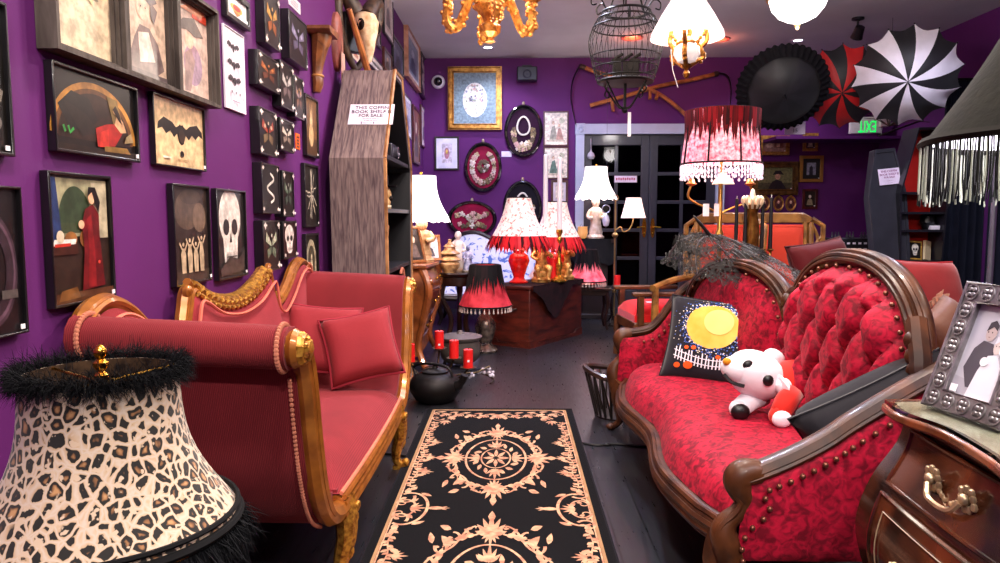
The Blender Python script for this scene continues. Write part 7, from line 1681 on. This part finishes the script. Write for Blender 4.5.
# lace parasol over the sofa's far back
def lace_parasol():
    m_ = bpy.data.materials.new('black_lace'); m_.use_nodes = True; nt = m_.node_tree; N = nt.nodes; L = nt.links; b = N['Principled BSDF']; b.inputs['Base Color'].default_value = rgb('#0c090b'); b.inputs['Roughness'].default_value = .8; b.inputs['Sheen Weight'].default_value = .3
    tc = N.new('ShaderNodeTexCoord'); v = N.new('ShaderNodeTexVoronoi'); v.feature = 'DISTANCE_TO_EDGE'; v.inputs['Scale'].default_value = 48; L.new(tc.outputs['Object'], v.inputs['Vector'])
    n2 = N.new('ShaderNodeTexNoise'); n2.inputs['Scale'].default_value = 11; L.new(tc.outputs['Object'], n2.inputs['Vector'])
    ad = N.new('ShaderNodeMath'); ad.operation = 'MULTIPLY_ADD'; ad.inputs[1].default_value = -.62; ad.inputs[2].default_value = .46; L.new(n2.outputs['Fac'], ad.inputs[0])
    lt = N.new('ShaderNodeMath'); lt.operation = 'LESS_THAN'; L.new(v.outputs['Distance'], lt.inputs[0]); L.new(ad.outputs[0], lt.inputs[1])
    mx = N.new('ShaderNodeMath'); mx.operation = 'MULTIPLY_ADD'; mx.inputs[1].default_value = .62; mx.inputs[2].default_value = .14; L.new(lt.outputs[0], mx.inputs[0]); L.new(mx.outputs[0], b.inputs['Alpha'])
    t = thing('lace_parasol', 'tattered black lace parasol lying over the far back of the crimson sofa', 'parasol', (1.145, 3.70, .945), 0, tilt=(R(12), R(6), R(0)))
    rad, H, n = .315, .15, 8; SK = lambda z: -.16*max(0, z)/.15
    Z_ = lambda f: H*(1-f**2)
    q = MB(); q.grid(lambda u, v: (rad*1.1*v*(1-.10*v*abs(sin(PI*n*u)))*cos(2*PI*u), rad*v*(1-.10*v*abs(sin(PI*n*u)))*sin(2*PI*u), Z_(v)+.018*noise.noise(Vector((u*40, v*9, 0)))), 128, 16, cu=True); q.build('lace_canopy', m_, t)
    q = MB()
    for f0 in (.55, .96):
        q.grid(lambda u, v: (rad*1.1*(f0+.13*v+.03*v*sin(u*2*PI*37))*(1-.10*f0*abs(sin(PI*n*u)))*cos(2*PI*u), rad*(f0+.13*v+.03*v*sin(u*2*PI*37))*(1-.10*f0*abs(sin(PI*n*u)))*sin(2*PI*u), Z_(f0)-.035*v+.015*cos(u*2*PI*37)*v+.02*noise.noise(Vector((u*60, v, f0)))+.012), 300, 4, cu=True)
    q.build('lace_ruffle', m_, t)
    for i in range(n): a = 2*PI*i/n; q = MB(); q.tube([(rad*1.1*f*cos(a), rad*f*sin(a), Z_(f)) for f in [j/6 for j in range(7)]], .0035, 4); q.build('rib', mat('#3c3034', .5), t)
    q = MB(); q.lathe([(.016, H-.01), (.012, H+.03), (.014, H+.05), (.006, H+.09), (0, H+.095)], n=10); q.build('ferrule', mat('#0e0b0d', .35), t)
    for o_ in t.children:
        for v_ in o_.data.vertices: v_.co.x += SK(v_.co.z)
    q = MB(); rnd = random.Random(5)
    for i in range(260):
        a = rnd.random()*6.28; f = rnd.uniform(.15, 1.05); p = Vector((rad*1.1*f*cos(a)+SK(Z_(min(f, 1))), rad*f*sin(a), Z_(min(f, 1))+.005)); dv = Vector((rnd.uniform(-1, 1), rnd.uniform(-1, 1), rnd.uniform(-.1, .7))).normalized()*rnd.uniform(.02, .05); s = Vector((-sin(a), cos(a), .2))*.0014
        q.add([tuple(p-s), tuple(p+s), tuple(p+dv)], [(0, 1, 2)])
    tag(q.build('loose_threads', mat('#2c2428', .7), t, smooth=False, weld=False), kind='stuff')
lace_parasol()
# second red seat behind the sofa, with its cushions
def daybed():
    t = thing('velvet_daybed', 'dark red velvet seat behind the crimson sofa, piled with cushions', 'sofa', (1.80, 3.15, 0)); dv = mat('#6a0c18', .75, sheen=.3, var=.15, scale=6)
    m = MB(); m.grid(lambda u, v: ((2*u-1)*.33, (2*v-1)*.98, .60+.12*((1-(2*u-1)**6)*(1-(2*v-1)**8))**.5), 18, 40); m.box((0, 0, .46), (.66, 1.94, .30)); m.build('seat', dv, t)
    for x in (-.28, .28):
        for y in (-.9, .9): m = MB(); m.lathe([(.045, .34), (.05, .3), (.03, .2), (.035, .1), (.02, 0), (0, 0)], (x, y, 0), 12); m.build('leg', DKWOOD, t)
    m = MB(); m.box((0, 0, .33), (.68, 1.96, .06)); m.build('seat_rail', WALN, t, bevel=.008)
daybed()
DRED = mat('#7a0812', .7, sheen=.35, var=.15, scale=5, bump=.15, bscale=40)
cushion('velvet_cushion', 'dark red velvet cushion standing behind the joint of the two sofa backs', (1.63, 3.80, .93), .38, .30, .15, RZ(20) @ RX(-20) @ RY(-8), mat('#4a060e', .7, sheen=.1, var=.15), edge=mat('#3a0609', .7))
cushion('velvet_cushion', 'bright red velvet cushion behind the right shoulder of the tufted oval back', (1.56, 2.76, .895), .36, .30, .16, RZ(15) @ RX(-22) @ RY(4), DRED, edge=mat('#7a0a12', .7))
t = cushion('ruffled_cushion', 'brown satin cushion with ruffled edge, before the bright red velvet cushion', (1.50, 2.46, .80), .26, .22, .11, RZ(25) @ RX(-35) @ RY(-24), mat('#5a2a12', .55, var=.15, sheen=.3, bump=.2, bscale=30))
q = MB(); M = RZ(25) @ RX(-35) @ RY(-24)
q.M = M; pts = []
for i in range(160):
    u = i/160*4; s = int(u); f = u-s; e = [(-1+2*f, -1), (1, -1+2*f), (1-2*f, 1), (-1, 1-2*f)][s]; pts.append(e)
def ruf(u, v):
    e = pts[int(u*160) % 160]; k = 1+.16*v; return (e[0]*.125*k, .014*sin(u*160*1.3)*v, e[1]*.105*k)
q.grid(ruf, 160, 3, cu=True); q.build('ruffle', mat('#7a3e20', .5, sheen=.3), t)

# ------------------------------------------------ dark coffin corner
def coffin_lid():
    Y = 6.9; t0 = onY(898, 262, Y)
    t = thing('leaning_coffin', 'dark grey coffin-shaped board with a white paper sign leaning in the purple corner', 'coffin', (t0.x, Y, 0), R(14), tilt=(R(-7), 0, R(10)))
    pts = [(-.16, 0), (-.185, .95), (-.215, 1.40), (-.135, 1.86), (.075, 1.88), (.185, 1.45), (.20, .9), (.18, 0)]
    gm = mat('#2b2a31', .5, var=.15, coat=.2)
    m = MB(); m.prism(pts, -.0, .08, 'y'); m.build('board', gm, t, bevel=.008)
    m = MB(); m.frame(pts, [(x*.86, .05+z*.955) for x, z in pts], -.012, .0, 'y'); m.build('moulding', gm, t, smooth=False)
    s = thing('paper_sign', 'white paper sign with purple writing on the dark coffin board', 'sign', (0, 0, 0)); s.parent = None
    M = Matrix.LocRotScale(t.location, t.rotation_euler, None)
    s.location = M @ Vector((.0, -.018, 1.60)); s.rotation_euler = (R(-7), R(-6), R(10))
    m = MB(); m.box((0, 0, 0), (.225, .003, .155)); m.build('sheet', mat('#ead9ea', .6), s, smooth=False)
    for txt, sz, z in (('THIS COFFIN', .030, .050), ('BOOK SHELF IS', .030, .020), ('FOR SALE!', .026, -.008), ('- --- - -', .024, -.040), ('-- --- ----', .016, -.062)): text_obj(txt, sz, mat('#8a2a6a', .6), s, (0, -.0026, z))
coffin_lid()
def coffin_case():
    Y = 7.0; a = onY(903.5, 193, Y); b = onY(946, 193, Y); zs = a.z; t = thing('coffin_bookcase', 'black coffin-shaped bookcase with bright red back panel in the right corner', 'bookshelf', ((a.x+b.x)/2, Y+.14, 0)); hw = (b.x-a.x)/2
    O = [(-hw*.86, 0), (-hw-.03, zs), (-hw*.42, zs+.62), (hw*.42, zs+.62), (hw+.03, zs), (hw*.86, 0)]; I = [(x*.93, lerp(.03, 1, z/(zs+.62))*z if 0 else min(max(z, .03), zs+.595)) for x, z in O]
    bk = mat('#15131a', .4, var=.2, coat=.2)
    for i, nm in enumerate(('side_board', 'upper_side_board', 'top_board', 'upper_side_board', 'side_board', 'bottom_board')):
        q = MB(); q.prism([O[i], O[(i+1) % 6], I[(i+1) % 6], I[i]], -.14, .14, 'y'); q.build(nm, bk, t, smooth=False)
    q = MB(); q.prism(I, .12, .135, 'y'); q.build('back_panel', mat('#b01a14', .6, var=.08), t, smooth=False)
    for py in (193, 213, 231, 262):
        z = onY(920, py, Y).z; w = lerp(hw*.86, hw+.03, min(1, z/zs))*.93; q = MB(); q.box((0, 0, z), (2*w-.004, .25, .022)); q.build('shelf', bk, t, smooth=False)
    zb = onY(920, 262, Y).z+.0115
    def book(label, px, w, h, col, rz, skullface=False, lean=0):
        x = onY(px, 255, Y).x; c = thing('book', label, 'book', (x, Y+.12, zb), 0, tilt=(R(-8), R(lean), R(rz)))
        m = MB(); m.box((0, -.012, h/2), (w, .004, h)); m.box((0, .012, h/2), (w, .004, h)); m.box((-w/2+.002, 0, h/2), (.004, .028, h)); m.build('cover', mat(col, .5), c, smooth=False)
        m = MB(); m.box((.002, 0, h/2), (w-.008, .02, h-.008)); m.build('pages', mat('#d8c8a4', .7), c, smooth=False)
        if skullface:
            A = Art(w*.8, h*.8, -.0145); A.R(-.1, -.1, 1.1, 1.1, '#b98a3a').R(0, 0, 1, 1, '#1a1412'); skull(A, .5, .55, .9, '#d8cfc0'); o = A.m.build('cover_print', None, c, smooth=False, weld=False); o.location = (0, 0, h/2)
    book('gold-edged book with a pale skull on its cover, on the black bookcase', 921, .15, .19, '#14100e', 8, True, 4)
    book('tan-edged book leaning beside the skull-covered book in the black bookcase', 934, .09, .19, '#c8b088', 30, False, 12)
    z = onY(920, 231, Y).z+.0115; x = onY(939, 228, Y).x; m = MB(); m.box((x, Y+.08, z+.02), (.08, .06, .04)); tag(m.build('white_box', mat('#e4dce0', .5), loc=(x, Y+.08, z), bevel=.004), 'small white box on the middle shelf of the black coffin bookcase', 'box')
    x = onY(937, 215, Y).x; c = thing('black_vase', 'shapeless black urn in shadow on the black coffin bookcase', 'vase', (x, Y+.15, z+.0)); m = MB(); m.lathe([(.04, 0), (.05, .02), (.075, .07), (.06, .13), (.03, .15), (.035, .16), (.02, .158), (0, .15)], n=18); m.build('body', mat('#0b0a0d', .3), c)
coffin_case()
m = MB(); x0 = onY(948, 200, 7.05).x
m.grid(lambda u, v: (lerp(x0, XR-.06, u), 7.15+.05*sin(u*34)*(.4+.6*v)+.02*sin(u*71), 2.5*(1-v)+.012), 120, 6); m.grid(lambda u, v: (lerp(x0, XR-.06, u), 7.165+.05*sin(u*34)*(.4+.6*v)+.02*sin(u*71), 2.5*(1-v)+.012), 120, 6, flip=True)
m2 = MB(); m2.grid(lambda u, v: (XR-.08+.04*sin(u*40)*(.4+.6*v), lerp(7.1, 5.3, u), 2.5*(1-v)+.012), 110, 6)
t = thing('dark_curtain', 'blue-black curtain hanging in folds right of the black bookcase', 'curtain', ((x0+XR)/2, 7.15, 0)); q = MB(); q.v = [(a-(x0+XR)/2, b-7.15, c) for a, b, c in m.v]; q.f = m.f; q.mi = m.mi; q.build('cloth', mat('#10121f', .85, var=.2), t)
q = MB(); q.v = [(a-(x0+XR)/2, b-7.15, c) for a, b, c in m2.v]; q.f = m2.f; q.mi = m2.mi; q.build('cloth', mat('#10121f', .85, var=.2), t)
q = MB(); q.tube([((x0-XR)/2, .01, 2.52), ((XR-x0)/2-.0, .01, 2.52)], .016, 8); q.build('curtain_rod', mat('#1a1718', .4, .6), t)
p = onY(992, 240, 5.2); t = thing('garment_rack', 'grey metal post of a rack before the dark curtain at the far right', 'rack', (p.x, 5.2, 0)); q = MB(); q.tube([(0, 0, .02), (0, 0, 1.75)], .022, 10); q.build('post', mat('#7a7886', .35, .7), t); q = MB(); q.tube([(0, -.25, .02), (0, .25, .02)], .018, 8); q.build('foot', mat('#4a4850', .35, .7), t); q = MB(); q.tube([(0, 0, 1.75), (.5, 0, 1.75)], .016, 8); q.build('rail', mat('#7a7886', .35, .7), t)
# low dark case of small tagged trinkets under the coffin board
p = onY(850, 245, 7.6); t = thing('display_case', 'low black display case with rows of small white tags, beneath the wall miniatures', 'display case', (p.x, 7.6, 0)); zt = onY(850, 238, 7.6).z
q = MB(); q.box((0, 0, zt/2), (.50, .30, zt)); q.build('cabinet', mat('#121016', .4), t, bevel=.008)
for i in range(8):
    for j in range(2): q = MB(); q.box((-.20+.057*i, -.153, zt-.05-.06*j), (.03, .004, .02)); q.build('tag', mat('#d8ccd8', .6), t, smooth=False)
q = MB()
for i in range(9): q.lathe([(.012, 0), (.016, .02), (.006, .05), (.010, .06), (0, .065)], (-.21+.05*i, -.05+.04*(i % 3), zt), 8)
tag(q.build('trinkets', mat('#3a3440', .3, .5), t, weld=False), kind='stuff')
# ================================================================== LIGHT
w = bpy.data.worlds.new('world'); sc.world = w; w.use_nodes = True
w.node_tree.nodes['Background'].inputs[0].default_value = (.02, .02, .035, 1); w.node_tree.nodes['Background'].inputs[1].default_value = 1
def downlight(x, y, power, n, col=(.8, .82, 1.0), where='', spot=140):
    t = thing('recessed_downlight', 'round recessed ceiling spotlight %s' % where, 'ceiling light', (x, y, ZC), 0, 'recessed ceiling spotlights')
    MB().lathe([(.048, -.002), (.052, -.008), (.075, -.008), (.078, 0)], n=24).build('trim_ring', mat('#d9d6e2', .3), t)
    MB().lathe([(0, -.004), (.048, -.004)], n=24).build('lamp', mat('#ffffff', emit=14, ehex='#f4ecff'), t)
    light('downlight', (x, y, ZC-.03), power, col, .06, 'SPOT', (0, 0, 0), spot)
p = onZ(488, 47, ZC); downlight(p.x, p.y, 70, 0, where='behind the gilt chandelier, near the back wall')
p = onZ(798, 40, ZC); downlight(p.x, p.y, 90, 1, where='below the glass bowl pendant, near the umbrellas')
WARM = (1, .86, .76); COOL = (.74, .77, 1)
for x, y, pw, c, tl in ((-.1, .5, 230, WARM, 0), (1.5, .7, 140, WARM, 0), (-.3, 2.5, 190, WARM, 0), (1.0, 3.0, 260, WARM, 0), (.4, 5.2, 230, COOL, 0), (2.9, 2.4, 120, WARM, 0), (3.3, 5.2, 230, COOL, 0), (.2, -1.3, 260, (1, .93, .88), 48), (1.2, -1.3, 150, (1, .93, .88), 48)):
    light('fill_spot', (x, y, ZC-.05), pw, c, .09, 'SPOT', (R(tl), 0, 0), 150)  # unseen fill spots added to light the room, without fixtures
light('back_fill_spot', (.2, 7.3, ZC-.06), 230, (.55, .6, 1), .1, 'SPOT', (R(18), 0, 0), 150)  # bare cool fill added to brighten and blue the back wall
sc.view_settings.view_transform = 'Standard'; sc.view_settings.look = 'None'; sc.view_settings.gamma = 1; sc.view_settings.exposure = 0; sc.view_settings.use_curve_mapping = False
try: sc.cycles.use_denoising = True
except Exception: pass
